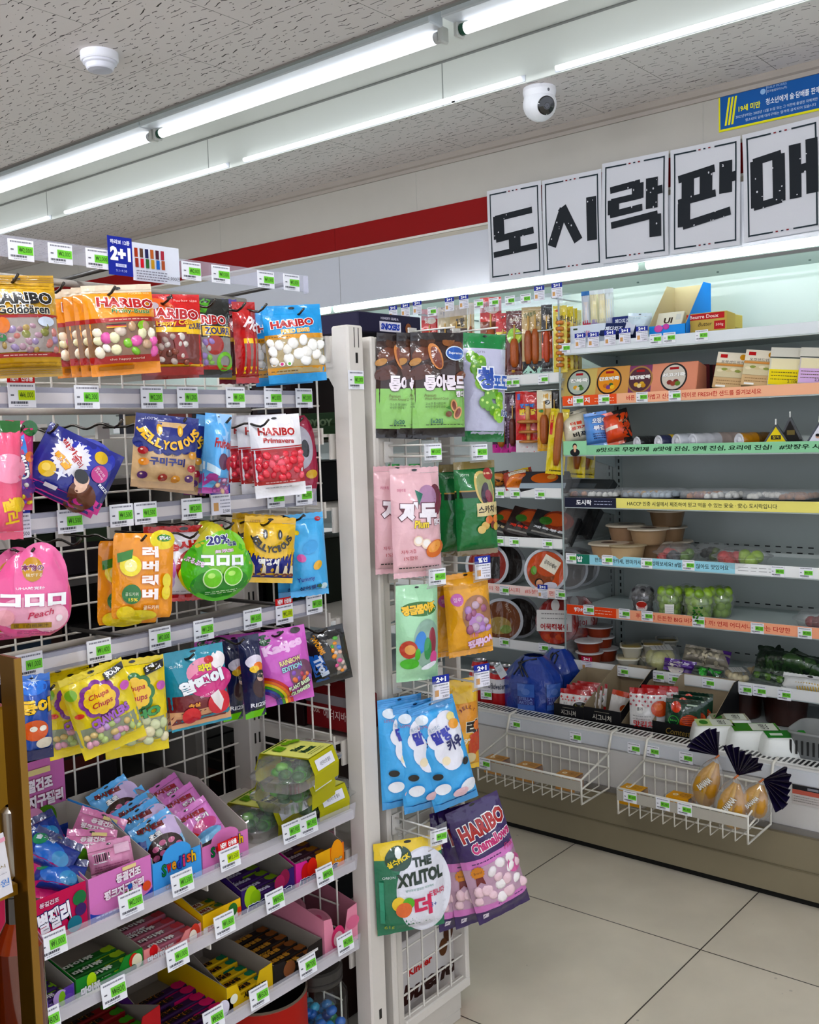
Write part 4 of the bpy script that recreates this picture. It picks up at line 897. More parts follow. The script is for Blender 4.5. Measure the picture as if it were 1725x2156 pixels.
# ---- gondola end panel --------------------------------------------
PY = 1.268
def a_alm(c):
    c.rect(-.5, -.05, .5, .5, '3a1f18'); c.rect(-.5, -.41, .5, -.03, '9ac978'); c.rect(-.5, -.5, .5, -.41, '231a1c'); c.rect(-.5, .42, .5, .5, '2a2022')
    for x, y, r, cc in ((-.3, .3, .2, '6b3a22'), (.3, .34, .2, '7a4a2c'), (-.35, .12, .2, '5a3020'), (.2, .42, .14, '8a5a34'), (.4, .08, .14, '8a5030'), (-.2, .42, .16, '50301f'), (-.44, .22, .1, 'b88a50')): c.ell(x, y, r, r*.6, cc, rot=25)
    c.ell(-.08, .27, .12, .24, 'c88a58', rot=18); c.ell(-.07, .26, .085, .2, '7a3a22', rot=18); c.ell(.3, .3, .2, .13, 'dce8f4'); c.ell(.3, .3, .18, .11, '3a6ab8'); c.text('Supreme', .3, .3, .28, .03, 'ffffff', rot=-2, bold=.02)
    c.text('통아몬드', .08, .02, .8, .15, 'f2e8ee', bold=.06, out='3a1f22', ow=.03); c.text('캔디', .36, -.09, .18, .06, 'f2e8ee', bold=.05, out='3a1f22', ow=.03)
    c.text('Premium', -.22, -.1, .2, .03, '6b4a2a', shear=.3); c.text('Whole Almond Candy', -.1, -.135, .42, .03, '6b4a2a', shear=.3); c.text('고소한 통아몬드와', -.13, -.18, .36, .025, '3a4a2a'); c.text('바삭한 캔디의 조화', -.13, -.21, .36, .025, '3a4a2a')
    c.text('[x20]', -.1, -.35, .22, .055, '1f6a5a', bold=.02); c.ell(.22, -.2, .07, .11, 'd8a878', rot=15); c.ell(.22, -.2, .04, .08, '8a4a3a', rot=15); c.ell(.3, -.27, .08, .12, 'd8a878', rot=-30); c.ell(.3, -.27, .05, .09, '8a4a3a', rot=-30); c.ell(.12, -.28, .06, .05, '7a4a28'); c.poly([(.05, -.22), (.15, -.24), (.13, -.2)], '4a8a3a'); c.lines(-.3, .4, -.38, 1, 1, '3a4a2a', .008)
D_al = Design('3a1f18', a_alm, '231a1c', t=.03)
al = bag('brown and green almond candy bag, frontmost of three on the end grid', (922, 811, 112, 218, -3), PY, D_al, yaw=22, group='brown and green almond candy bags')
again(al, 'brown and green almond candy bag, middle of three', (890, 812, 108, 212, -2), 1.297, yaw=24); again(al, 'brown and green almond candy bag, leftmost and rearmost of three', (846, 814, 104, 212, -1), 1.326, yaw=26)
def a_grape(c):
    c.rect(-.5, .36, .5, .5, '1f8a4e'); c.rect(-.5, -.5, .5, -.4, '1a7a44'); c.rect(-.5, -.4, .5, .36, 'c8c8dc')
    rr = random.Random(3)
    for k in range(26):
        y = .28-k*.022; x = -.25+.42*(k/26)+rr.uniform(-.22, .22); cc = rr.choice(('8fc23a', '7ab02c', 'a4d04a', '6fa828')); c.ell(x, y, .1, .13, cc, 14); c.ell(x-.03, y+.02, .03, .03, 'cbe88a', 8)
    c.text('청', -.12, .08, .36, .2, '2a55a8', bold=.06, out='f2f4fa', ow=.06); c.text('포도', .24, .05, .4, .12, '3a68b8', bold=.05, out='f2f4fa', ow=.06); c.text('12g', .36, -.24, .2, .07, '2a4a88', bold=.05, out='f2f4fa', ow=.06); c.text('LOTTE', -.22, .32, .2, .02, '5a5a68')
bag('green foil topped grape candy bag on the end grid, right of the almond bags', (1019, 817, 92, 226, -1), PY-.01, Design('c8c8dc', a_grape, '1f8a4e', t=.035), yaw=28)
def a_plum(c):
    c.text('해태', -.32, .3, .16, .03, 'c05a78'); c.ell(.38, .2, .16, .3, '7a2440'); c.ell(.2, .22, .2, .25, 'b08aa8'); c.poly([(-.05, .3), (.1, .26), (.0, .16)], '3a7a6a')
    c.text('자두', 0, .09, .78, .2, 'f4eef2', bold=.07, rot=-3, out='6b2a3a', ow=.035); c.text('Plum', .03, -.01, .3, .07, 'ead24a', bold=.04, shear=.2, out='6b3a2a', ow=.03); c.text('캔디', .38, .0, .16, .06, 'f4eef2', bold=.05, out='6b2a3a', ow=.04)
    for x, y in ((-.04, -.16), (.12, -.19)): c.ell(x, y, .1, .1, 'f4e0cc'); c.ell(x, y+.005, .07, .07, 'faf4ee'); 
    c.ell(.32, -.24, .22, .16, 'd87a3a', rot=25); c.ell(.3, -.22, .16, .1, 'eaa85a', rot=25); c.text('자두과즙', -.24, -.25, .28, .035, 'b82a3a', rot=3); c.text('1%함유', -.2, -.31, .26, .04, 'b82a3a', rot=3); c.lines(-.42, .42, -.4, 1, 1, '3a2a2a', .01)
pu = bag('pale pink plum candy bag, front one of two on the end grid', (876, 1100, 102, 232, -4), PY, Design('e6bfc4', a_plum, 'e6bfc4', t=.03), yaw=22)
again(pu, 'pale pink plum candy bag, rear one of two beside the white post', (838, 1094, 96, 224, -3), 1.325, yaw=24)
def a_scot(c):
    c.rect(-.5, .12, .5, .2, 'b89a5a'); c.rect(-.5, .12, .5, .185, '15281c'); c.rect(-.5, .42, .5, .5, '8a7a4a'); c.ell(.15, .2, .24, .42, 'd8c080', rot=14); c.ell(.16, .2, .2, .36, '9aa070', rot=14); c.ell(.14, .16, .1, .24, '3a2038', rot=-8); c.ell(.24, .12, .09, .16, '8a3048', rot=14); c.ell(.28, .36, .13, .13, 'a83a38'); c.rect(.16, .355, .4, .375, 'e0c0a0')
    c.rect(-.1, -.08, .48, .06, 'e0d0a0').text('스카치', .14, -.01, .42, .08, '2a1a18', bold=.03); c.text('캔디', .43, -.02, .1, .05, '6a4a3a')
    for x, y, cc in ((.1, -.18, 'd8b46a'), (.2, -.12, 'd87a3a'), (.32, -.18, '7a3020'), (.4, -.12, 'e08a4a'), (.4, -.2, 'd8b85a'), (.0, -.22, 'dcc07a')): c.ell(x, y, .1, .09, cc, 14)
    c.text('LOTTE', -.3, .36, .2, .02, 'd8e8d8')
sc_ = bag('emerald green butterscotch candy bag with a golden oval, front one', (1002, 1070, 88, 198, -5), PY, Design('1a7a42', a_scot, '8a7a5a', t=.035), yaw=26)
again(sc_, 'emerald green butterscotch candy bag behind the front one', (968, 1074, 84, 200, -4), 1.325, yaw=28)
def a_jung(c):
    c.rect(-.5, -.5, .5, .5, 'b2dcb8'); c.ell(0, .26, .42, .16, '3f7a2c'); c.text('정글즙이팜', 0, .26, .82, .1, 'f0c83a', rot=6, bold=.07, out='2a4a1a', ow=.03); c.ell(.15, -.1, .34, .55, '9ab8a8'); c.ell(-.02, -.08, .14, .25, '3a8ad0', rot=-10); c.ell(.28, -.1, .1, .36, '9a3a4a'); c.ell(.15, -.15, .1, .25, '3f9a5a'); c.ell(.32, -.25, .1, .15, 'd85a9a')
    c.ell(-.28, -.15, .18, .2, 'b8442a'); c.ell(-.26, -.15, .11, .11, 'e0a868'); c.ell(-.25, -.3, .2, .12, '58b83a'); c.ell(-.1, -.2, .06, .14, '58b83a'); c.ell(.2, -.33, .2, .06, 'e8ecf0', rot=20)
bag('mint green jelly bag with a clear window of coloured fruit jellies', (878, 1332, 88, 204, -2), PY, Design('b2dcb8', a_jung, 'c8e8cc', t=.035, hole=True), yaw=22)
def a_ast(c):
    c.rect(-.5, .32, .5, .36, 'd8a024'); c.ell(-.28, .2, .13, .13, 'c86ab0'); c.text('젤루', -.28, .2, .16, .05, 'f4d8ec'); c.ell(.12, .0, .34, .4, 'a87a5a'); c.ell(.1, -.1, .2, .2, 'b88ac0'); c.text('젤루JOA', .18, -.34, .6, .12, 'f4d8f0', rot=10, bold=.07, out='b83a9a', ow=.03); c.text('아톰', .0, -.24, .2, .05, 'e088c0', rot=8)
asb = bag('golden yellow jelly bag with violet lettering, front one on its hook', (986, 1292, 96, 176, -7), PY, Design('eab02c', a_ast, 'e8aa28', t=.034, win=(-.12, -.2, .36, .18, ['c09ad0', 'a86a8a', 'd8a8a0', 'c8b0c0'], .1, 12)), yaw=24)
again(asb, 'golden yellow jelly bag behind the front golden one', (955, 1296, 90, 172, -3), 1.325, yaw=28)
def a_cow(c):
    c.rect(-.5, .42, .5, .5, '5aa6dc'); c.rect(-.5, -.5, .5, -.43, '5aa6dc')
    for k in range(4): c.rect(-.5, .43+k*.016, .5, .434+k*.016, '4a94cc')
    for x, y, r in ((.0, .25, .26), (.18, .3, .22), (-.12, .17, .2), (.2, .15, .26), (.05, .05, .3), (.32, .2, .16), (.1, -.02, .26)): c.ell(x, y, r, r, 'ececf4')
    c.ell(-.3, .38, .13, .1, 'e6eef6'); c.ell(.3, .33, .09, .09, 'e8d890'); c.ell(-.05, -.03, .09, .09, 'efe2c4'); c.text('말랑', .0, .2, .42, .12, '2a35a8', rot=8, bold=.05); c.text('카우', .22, .1, .36, .12, '22286a', rot=8, bold=.05); c.text('폭신폭신', -.12, .28, .24, .04, '9ab0c8', rot=12)
    c.ell(.32, .26, .12, .1, 'e8a83a', rot=-20); c.ell(.3, -.33, .2, .14, 'eef0f6'); c.ell(-.25, -.28, .16, .12, 'eef0f6'); c.ell(.1, -.36, .18, .1, 'e8c8d0'); c.ell(-.3, -.15, .1, .07, '1a1a1e'); c.ell(.36, -.1, .08, .08, '1a1a1e'); c.text('LOTTE', -.33, .32, .18, .022, 'c02a3a')
cw = bag('sky blue milk chew bag with white cloud, frontmost of three on the end grid', (934, 1586, 98, 232, -17), PY-.01, Design('58b2e8', a_cow, '58b2e8', t=.035), yaw=20, group='sky blue milk chew bags')
again(cw, 'sky blue milk chew bag, middle of three', (886, 1590, 98, 228, -9), 1.292, yaw=24); again(cw, 'sky blue milk chew bag, leftmost of three', (846, 1582, 94, 222, -5), 1.322, yaw=26)
def a_ra(c):
    c.rect(-.5, .25, .5, .5, 'ecc41c'); c.rect(-.5, -.05, .5, .25, 'e8a41e'); c.text('라', .2, -.02, .5, .16, '1a1512', bold=.06, out='f6f0e0', ow=.04); c.text('9%', .0, -.16, .3, .06, 'f0e8d0', bold=.03); c.ell(.2, -.22, .2, .3, 'c85a2a'); c.poly([(.05, -.1), (.45, -.05), (.5, -.3), (.15, -.3)], 'c84a22'); c.ell(.3, .0, .12, .14, 'e88a2a'); c.ell(.0, -.35, .3, .16, 'd8c8a0'); c.arc('JELLY', 0, .1, .3, 150, 30, .1, '8a2a1a')
bag('yellow and orange candy bag half hidden behind the sky blue milk bags', (976, 1525, 64, 196, -4), 1.335, Design('ecb41c', a_ra, 'ecc41c', t=.03), yaw=30)
def a_xyl(c):
    c.rect(-.5, .3, .5, .5, 'e8cc24'); c.rect(-.5, -.5, .5, .32, '1f7a5a'); c.ell(.2, -.06, .42, .62, 'dcdce4'); c.ell(.22, -.06, .4, .6, 'e8e8f0'); c.ell(-.16, .32, .2, .17, '1a4a34'); c.text('실속PICK', -.16, .3, .36, .07, 'f0d83a', rot=20, bold=.05, out='1a4a34', ow=.03); c.ell(-.16, .38, .05, .08, 'f4f6f4', 10)
    c.text('THE', .18, .26, .28, .1, '1d3a30', bold=.06, rot=3); c.text('XYLITOL', .14, .1, .7, .15, '1d3a30', bold=.06, rot=3); c.text('닿자마자 깔끔한 리프레시', .12, -.02, .42, .025, '4a9a84', rot=3); c.text('더', .16, -.21, .26, .22, 'd02a62', bold=.05, rot=3); c.text('드립니다', .38, -.1, .26, .07, 'd02a62', bold=.03, rot=3); c.text('3+', .32, -.22, .1, .05, '2a4a9a')
    c.ell(-.2, -.15, .1, .1, 'e8c82a'); c.ell(-.06, -.16, .09, .09, '6ab83a'); c.ell(-.13, -.22, .12, .11, 'e07a4a'); c.text('ORION', -.32, .14, .18, .025, 'e0ecea'); c.text('61g', -.34, -.4, .14, .045, 'a8b83a'); c.rect(-.46, -.35, -.4, .1, '3a9a7a')
bag('green, yellow and white xylitol gum pouch low on the end grid', (862, 1862, 142, 198, -4), 1.295, Design('1f7a5a', a_xyl, 'e8cc24', t=.025, shape='pouch'), yaw=16, name='gum_pouch', cat='gum pouch')
def a_cham(c):
    c.rect(-.5, .02, .5, .5, '3f2268'); c.rect(-.5, .0, .5, .07, 'd88ac8').lines(-.35, .2, .035, 1, 1, '5a2a6a', .01); c.rect(-.5, -.34, .5, .0, 'c9a8bc'); c.rect(-.5, -.39, .5, -.33, 'd88ac8').lines(-.1, .4, -.36, 1, 1, '6a3a7a', .01); c.rect(-.5, -.5, .5, -.39, '3a1f60'); c.text('HARIBO', .04, .31, .86, .14, 'b5121b', rot=6, bold=.05, out='ffffff', ow=.05); c.text('Chamallows', .1, .17, .76, .09, 'c8287a', rot=6, bold=.05, out='ffffff', ow=.05); c.text('Pink', .38, .07, .2, .05, 'c8287a', shear=.3)
    c.rect(-.4, -.46, -.3, -.41, 'e8e0ec'); c.ell(.38, -.1, .14, .16, 'd870a8'); c.star(-.3, -.04, .1, .12, 14, 'd8921f'); c.text('Brand', -.3, -.04, .13, .02, '6a3a10'); c.poly([(-.36, -.08), (-.24, -.08), (-.22, -.15), (-.3, -.12), (-.38, -.15)], '7a1a1e')
D_ch = Design('3f2268', a_cham, '3a1f60', t=.034, win=(-.44, -.31, .45, -.02, ['faf3f4', 'f8eef0', 'f2d4dc', 'fbf6f5'], .115, 26, (-.3, -.06, .22, .14)))
cm = bag('big purple marshmallow bag with pink band, frontmost, hanging slanted', (1028, 1806, 118, 258, -20), PY-.01, D_ch, yaw=24, group='big purple marshmallow bags')
again(cm, 'big purple marshmallow bag, middle of three', (996, 1816, 108, 250, -12), 1.297, yaw=26); again(cm, 'big purple marshmallow bag, rearmost of three, next to the gum pouch', (968, 1822, 104, 246, -8), 1.326, yaw=30)
# ================================================================ PRICE TAGS, HOOKS
_tagmesh = {}
def price_tag(label, price, p, face, kind='', w=.043, h=.036, yaw=0., tilt=0., roll=0., group=None, name='price_tag'):
    "small white card; face 'y' = towards the candy aisle, 'x' = towards the fridge aisle"
    k = (price, kind, w, h)
    if k not in _tagmesh:
        b = MB(); H = h
        c = Canvas(b, w, h, lambda u, v, o: Vector((u, v, o)), off=.0009, step=.00008)
        b.box(-w/2, w/2, -h/2, h/2, -.0005, .0008, 'f0f0f4')
        c.lines(-.42, .42, .38, 1, 1, '8a8a94', .07, seed=len(_tagmesh)).lines(-.42, .2, -.3, 1, 1, '5a5a62', .1, seed=3).lines(-.3, .2, -.42, 1, 1, 'b4b4bc', .04, seed=5)
        c.rect(-.14, -.2, .47, .2, 'c3d83a' if kind == 'new' else '86d05a'); c.text('₩'+price, .16, 0, .5, .26, '263a20', bold=0.); c.rect(-.42, -.03, -.3, .03, '6a6a72')
        if kind == 'new':
            b.box(-w/2, w/2, h/2, h*.5+.013, -.0005, .0008, 'cf2a2e'); c.text('NEW', -.24, .5+.0065/h, .3, .009/h, 'ffffff', bold=.04); c.text('신상품', .2, .5+.0065/h, .44, .009/h, 'ffffff', bold=.04)
        if kind in ('2+1', '할인', '2+1r'):
            b.box(-w/2, w/2, h/2, h*.5+.016, -.0005, .0008, 'b8234f' if kind == '2+1r' else '2b3a9c'); c.text(kind[:3], 0, .5+.008/h, .6, .0105/h, 'ffffff', bold=.05)
            c.rect(-.48, -.48, .48, .3, 'eceaf2'); c.rect(-.4, -.3, -.15, .1, 'd2a878'); c.lines(-.05, .45, .2, 3, .16, 'a0a0ac', .06, seed=9); c.text(price, .24, -.34, .36, .17, '3a3a48')
        _tagmesh[k] = b.mesh(name, PAPER)
    o = bpy.data.objects.new(name, _tagmesh[k]); COL.objects.link(o)
    n = Vector((0, -1, 0)) if face == 'y' else Vector((-1, 0, 0))
    if yaw: n = Matrix.Rotation(math.radians(yaw), 3, 'Z') @ n
    if tilt: n = (n+Vector((0, 0, math.tan(math.radians(tilt))))).normalized()
    up = (Vector((0, 0, 1))-n*n.z).normalized(); rt = up.cross(n)
    if roll:
        R = Matrix.Rotation(math.radians(roll), 3, n); up = R @ up; rt = R @ rt
    o.matrix_world = Matrix(((rt.x, up.x, n.x, p.x), (rt.y, up.y, n.y, p.y), (rt.z, up.z, n.z, p.z), (0, 0, 0, 1)))
    return tag(o, label, 'price tag', group)
ORD = ('first', 'second', 'third', 'fourth', 'fifth', 'sixth', 'seventh', 'eighth', 'ninth', 'tenth', 'eleventh', 'twelfth', 'thirteenth', 'fourteenth')
def tag_row(items, where, face, plane, z=None, tilt=0., **kw):
    for i, it in enumerate(items):
        px, py, pr_ = it[:3]; kind = it[3] if len(it) > 3 else ''
        p = at(px, py, **{face: plane})
        if z is not None: p.z = z
        look = {'': 'green striped price tag of %s won', 'new': 'red topped price tag of %s won', '2+1': 'blue topped price tag of %s won', '2+1r': 'crimson topped price tag of %s won', '할인': 'blue topped price tag of %s won'}[kind] % pr_.replace(',', '')
        price_tag('%s, %s from left on %s' % (look, ORD[i], where), pr_, p, face, kind, tilt=tilt, group='price tags on '+where, **kw)
tag_row([(44, 527, '2,000'), (127, 535, '2,000'), (205, 545, '2,000'), (403, 571, '2,000'), (465, 578, '2,000'), (560, 589, '3,000'), (614, 595, '2,000')], 'the top clear rail', 'y', 1.386, w=.04, h=.03)
tag_row([(46, 832, '6,000', 'new'), (183, 836, '2,300'), (320, 837, '2,200'), (395, 837, '1,200'), (496, 837, '1,500'), (575, 838, '2,000'), (640, 838, '2,000')], 'the second rail', 'y', 1.386)
tag_row([(36, 1108, '2,500', '2+1'), (148, 1097, '1,500'), (256, 1085, '1,500'), (307, 1080, '1,500'), (404, 1071, '2,000'), (465, 1062, '2,500', '2+1'), (581, 1048, '1,200'), (640, 1043, '2,000')], 'the third rail', 'y', 1.385)
tag_row([(62, 1400, '1,000'), (209, 1370, '1,400'), (337, 1343, '2,000'), (429, 1326, '1,200'), (532, 1303, '1,500'), (599, 1293, '2,500', 'new'), (662, 1272, '1,500')], 'the fourth rail', 'y', 1.386)
tag_row([(112, 1987, '1,000'), (276, 1901, '2,000'), (384, 1857, '3,500'), (484, 1806, '3,500', 'new'), (614, 1750, '3,900'), (650, 1735, '3,900')], 'the upper shelf rail', 'y', 1.327, tilt=8)
tag_row([(98, 2152, '800'), (240, 2087, '800'), (374, 2013, '1,000'), (473, 1945, '1,800'), (579, 1895, '800'), (684, 1842, '900')], 'the middle shelf rail', 'y', 1.327, tilt=8)
tag_row([(450, 2145, '800'), (546, 2097, '500'), (648, 2033, '700'), (727, 1985, '2,800')], 'the lower shelf rail', 'y', 1.327, tilt=8)
price_tag('white price tag stuck on the front of the tall white post', '2,000', at(750, 800, y=1.3385), 'y')
# promotion card clipped over the top rail
p = at(256, 540, y=1.383); t = root('promotion_card', 'blue and white promotion card with tiny printed packs, clipped on top rail', 'promotion card', p)
b = MB(); b.box(-.025, .02, -.0006, 0, -.03, .03, '26349a'); c = Canvas(b, .045, .06, lambda u, v, o: Vector((u-.0025, -.0006-o, v)), off=.0002)
c.text('하리보 12종', 0, .36, .8, .12, 'eef0fa', bold=.03); c.text('2+1', 0, .06, .84, .36, 'ffffff', bold=.06); c.rect(-.22, -.28, .22, -.2, 'dfe3f6'); c.text('행사상품', 0, -.24, .3, .05, '26349a'); c.text('9.1~9.30', 0, -.38, .45, .06, 'cdd4f2'); b.part('blue_panel', PAPER, t)
b = MB(); b.box(.02, .112, -.0006, 0, -.035, .025, 'dfe2ea'); c = Canvas(b, .092, .06, lambda u, v, o: Vector((u+.066, -.0006-o, v-.005)), off=.0002)
for i in range(12): c.rect(-.46+.11*(i % 6), .12-.27*(i//6), -.39+.11*(i % 6), .36-.27*(i//6), ('a8442a', '6a4a3a', '2a2a5a', 'b86a3a', '5a2a3a', 'a83a4a', '9a3a2a', 'c82a3a', '3a6a3a', 'b8903a', '2a6ab8', 'a85a3a')[i])
c.lines(-.45, .2, -.24, 4, .07, '8a8a96', .03).text('-2,000원', .32, -.36, .3, .12, '3a3a48'); b.part('picture_panel', PAPER, t)
_hm = {}
def hook(label, px, py, y0=1.56, y1=1.325, black=True, wavy=True, group='wavy hooks of the candy rack', zoff=0.):
    tip = at(px, py, y=y1); n = 22; pts = []
    k = (round(y0, 3), round(y1, 3), black, wavy)
    if k not in _hm:
        for i in range(n+1):
            f = i/n; y = (y0-y1)*(1-f); z = .0035*math.sin(f*6*math.pi) if wavy and f > .35 else 0
            if f > .93: z += .008*(f-.93)/.07
            pts.append((0, y, z))
        b = MB(); b.path(pts, .0022, '5c5854' if black else 'e6e3dd', 6)
        m1 = b.mesh('wire', METAL if black else PAINT)
        b = MB(); b.box(-.012, .012, y0-y1-.004, y0-y1+.004, -.02, .008, 'c9c6c0'); m2 = b.mesh('hook_plate', PAINT)
        _hm[k] = (m1, m2)
    t = root('display_hook', label, 'hook', tip+Vector((0, 0, -.006)), group)
    for nm, m in zip(('wire', 'hook_plate'), _hm[k]):
        o = bpy.data.objects.new(nm, m); COL.objects.link(o); o.parent = t
for px, py, l in ((38, 580, 'the golden bag'), (243, 606, 'the yellow orange bags'), (361, 624, 'the red cola bags'), (455, 632, 'the black and green bag'), (517, 640, 'the narrow red bag'), (640, 652, 'the sky blue bags')):
    hook('wavy metal hook carrying %s on the top row' % l, px, py)
hook('empty wavy metal hook rising left of the yellow orange bags', 135, 598); hook('wavy metal hook ending above the gap between red and sky blue bags', 562, 642)
for px, py, l in ((50, 900, 'narrow multicoloured bag'), (121, 897, 'navy diamond pouch'), (392, 884, 'navy and beige bag'), (486, 882, 'light blue bags'), (566, 886, 'white strawberry bags'), (638, 882, 'maroon pouch')):
    hook('wavy metal hook carrying the %s on row two' % l, px, py)
hook('bare wavy metal hook on row two between the navy pouch and the beige bag', 258, 886)
for px, py, l in ((72, 1158, 'pink drop pouch'), (308, 1130, 'kiwi pouches'), (417, 1122, 'checkered white bag'), (492, 1103, 'lime green pouches'), (572, 1096, 'yellow and navy bags'), (640, 1086, 'sky blue long bag')):
    hook('wavy metal hook carrying the %s on row three' % l, px, py)
hook('bare wavy metal hook on row three above the pink pouch', 172, 1136)
for px, py, l in ((114, 1446, 'tilted yellow sour bags'), (334, 1400, 'green badged yellow bag'), (408, 1380, 'teal lychee bags'), (514, 1348, 'narrow navy bag'), (596, 1332, 'orchid pink bags'), (688, 1326, 'black bag with clear window')):
    hook('wavy metal hook carrying the %s on row four' % l, px, py)
# end grid hooks: plate, two arms, clear tag holder
def end_hook(label, px, py, black=False, holder=None):
    tip = at(px, py, y=1.245); t = root('display_hook', label, 'hook', Vector((tip.x, 1.352, tip.z)), 'hooks on the end grid')
    L = 1.352-1.245
    b = MB(); b.path([(0, 0, 0), (0, -L*.9, 0), (0, -L, .008)], .0024, 'e6e3dd' if not black else '5c5854', 6); b.path([(0, 0, .022), (0, -L-.004, .022)], .002, 'e6e3dd', 6); b.part('wire', PAINT, t)
    b = MB(); b.box(-.013, .013, -.002, .001, -.012, .03, 'dedad4'); b.part('hook_plate', PAINT, t)
    if holder:
        b = MB(); b.box(-.03, .03, -L-.0065, -L-.0055, -.012, .03, 'ffffff'); b.path([(-.03, -L-.006, -.012), (.03, -L-.006, -.012)], .0014, 'e4e6f2', 6); b.part('tag_holder', CLEAR, t)
        q = Vector((tip.x, 1.352-L-.0085, tip.z+.008)); price_tag(holder[2], holder[0], q, 'y', holder[1], w=.04, h=.032, yaw=-18)
end_hook('black wavy hook on the end grid carrying the almond bags', 955, 712, True); end_hook('black hook on the end grid carrying the grape bag', 1046, 712, True)
end_hook('white hook with tag holder below the almond bags, carrying the plum bags', 905, 960, holder=('3,000', '', 'price tag in a clear holder just below the front almond bag'))
end_hook('white hook with tag holder below the grape bag, carrying the butterscotch bags', 1003, 960, holder=('2,500', '', 'price tag in a clear holder just below the grape candy bag'))
end_hook('white hook with tag holder over the mint jelly bag', 914, 1222, holder=('1,500', '', 'price tag in a clear holder between the plum bag and mint jelly bag'))
end_hook('white hook with discount tag over the golden jelly bags', 1010, 1210, holder=('1,700', '할인', 'blue topped discount tag over the golden jelly bags'))
end_hook('white hook with tag over the milk chew bags', 922, 1462, holder=('3,000', '2+1', 'blue topped two plus one tag over the sky blue milk chew bags'))
end_hook('white hook with tag right of the mint jelly bag', 1008, 1437, holder=('2,300', '2+1', 'blue topped two plus one tag sticking out in front of the drink cans'))
end_hook('white hook with tag over the xylitol gum pouch', 917, 1768, holder=('4,000', '', 'price tag on the hook of the xylitol pouch and marshmallow bags'))
# ================================================================ LOWER SHELVES
YB = 1.352
def carton(label, tl, tr, zs, depth_, hb, col, art, inner='b9b3ab', group=None, bump=False, notch=False, name='display_box', cat='display box', header=None):
    a, d = at(*tl, y=YB), at(*tr, y=YB); x0, x1 = a.x+.001, d.x-.001; W = x1-x0; hf = max(.02, (a.z+d.z)/2-zs)
    t = root(name, label, cat, (x0, YB, zs), group)
    b = MB(); T = .0012
    b.box(0, W, 0, depth_, 0, T, inner)
    for xx in (0, W-T):
        b.prism([(xx, T, 0), (xx, depth_, 0), (xx, depth_, hb), (xx, depth_*.55, hb), (xx, T, hf)], (T, 0, 0), inner)
    for xx, s in ((-.0003, -1), (W+.0003, 1)):
        b.poly([(xx, T, 0), (xx, depth_, 0), (xx, depth_, hb), (xx, depth_*.55, hb), (xx, T, hf)], col)
    b.box(0, W, depth_-T, depth_, 0, hb, inner)
    b.part('tray', PAPER, t)
    b = MB()
    if notch: pts = [(0, 0, 0), (W, 0, 0), (W, 0, hf), (W*.72, 0, hf*.95), (W*.62, 0, hf*.45), (W*.3, 0, hf*.45), (W*.22, 0, hf*.95), (0, 0, hf)]
    elif bump: pts = [(0, 0, 0), (W, 0, 0), (W, 0, hf*.86)]+[(W*(.5+.3*math.cos(q)), 0, hf*.86+hf*.3*math.sin(q)) for q in [math.pi*k/8 for k in range(9)]]+[(0, 0, hf*.86)]
    else: pts = [(0, 0, 0), (W, 0, 0), (W, 0, hf), (0, 0, hf)]
    b.prism(pts, (0, T, 0), col); c = Canvas(b, W, hf, lambda u, v, o: Vector((W/2+u, -o, hf/2+v)), off=.0003); art(c); b.part('front_panel', PAPER, t)
    if header:
        b = MB(); hh, fn, hc = header; b.box(0, W, depth_+.0005, depth_+.002, 0, hh, hc); c = Canvas(b, W, hh-hb*.3, lambda u, v, o: Vector((W/2+u, depth_-T-.0005-o, hb*.15+hh/2+v)), off=.0005); fn(c); b.part('header_card', PAPER, t)
    return t, x0, x1, hf
Z1, Z2, Z3 = .6035, .5005, .3385
def a_m1(c): c.text('별젤리', -.12, .02, .6, .42, 'f6f4fa', rot=6, bold=.06, out='1f2a6a', ow=.05); c.text('동결건조', -.2, .36, .36, .1, 'f4d8e4', bold=.03, out='7a1a4a', ow=.04); c.text('톡톡씹는맛 가득!', -.2, -.36, .44, .11, 'ecb83a', rot=6, bold=.02); c.ell(.36, .22, .13, .13, '2f7a4a'); c.ell(.37, -.02, .11, .11, '4a2a6a'); c.ell(.24, -.26, .14, .14, '2a7a8a'); c.rect(-.5, -.5, .5, -.46, 'd84a8a')
carton('magenta candy display box at the left end of the upper shelf', (66, 1903), (181, 1852), Z1, .24, .1, 'c4235c', a_m1)
def a_m2(c): c.rect(-.5, -.5, .5, -.22, '2f4fb0'); c.ell(0, -.18, .5, .12, 'd88ac0'); c.ell(.1, -.2, .1, .1, '5a8a2a'); c.text('동결건조', .12, .28, .4, .2, 'f4eaf0', bold=.06, out='a83a6a', ow=.03); c.text('핑크지구젤리', .04, .02, .64, .2, 'f4eaf0', bold=.06, out='a83a6a', ow=.03); c.ell(.13, .02, .04, .04, '2a6ab8', 10); c.ell(.4, -.12, .07, .07, 'd8603a'); c.rect(.02, .4, .24, .48, 'e8d8a0'); c.lines(-.42, -.1, -.34, 2, .08, 'c0ccf0', .03)
def a_h2(c): c.rect(-.5, -.5, .5, -.25, '2f4fa8'); c.text('동결건조', 0, .25, .56, .14, 'f4eaf0', bold=.06, out='a83a6a', ow=.03); c.text('핑크지구젤리', 0, .08, .88, .14, 'f4eaf0', bold=.06, out='a83a6a', ow=.03); c.rect(-.22, .36, .25, .42, 'e8d8a0'); c.ell(.1, -.16, .2, .26, '5a8f2a', rot=-20); c.ell(-.08, -.1, .18, .18, 'eaa8cc')
carton('pink candy display box with a tall printed header card', (184, 1852), (318, 1800), Z1, .24, .115, 'd98ac4', a_m2, header=(.2, a_h2, 'd080b8'))
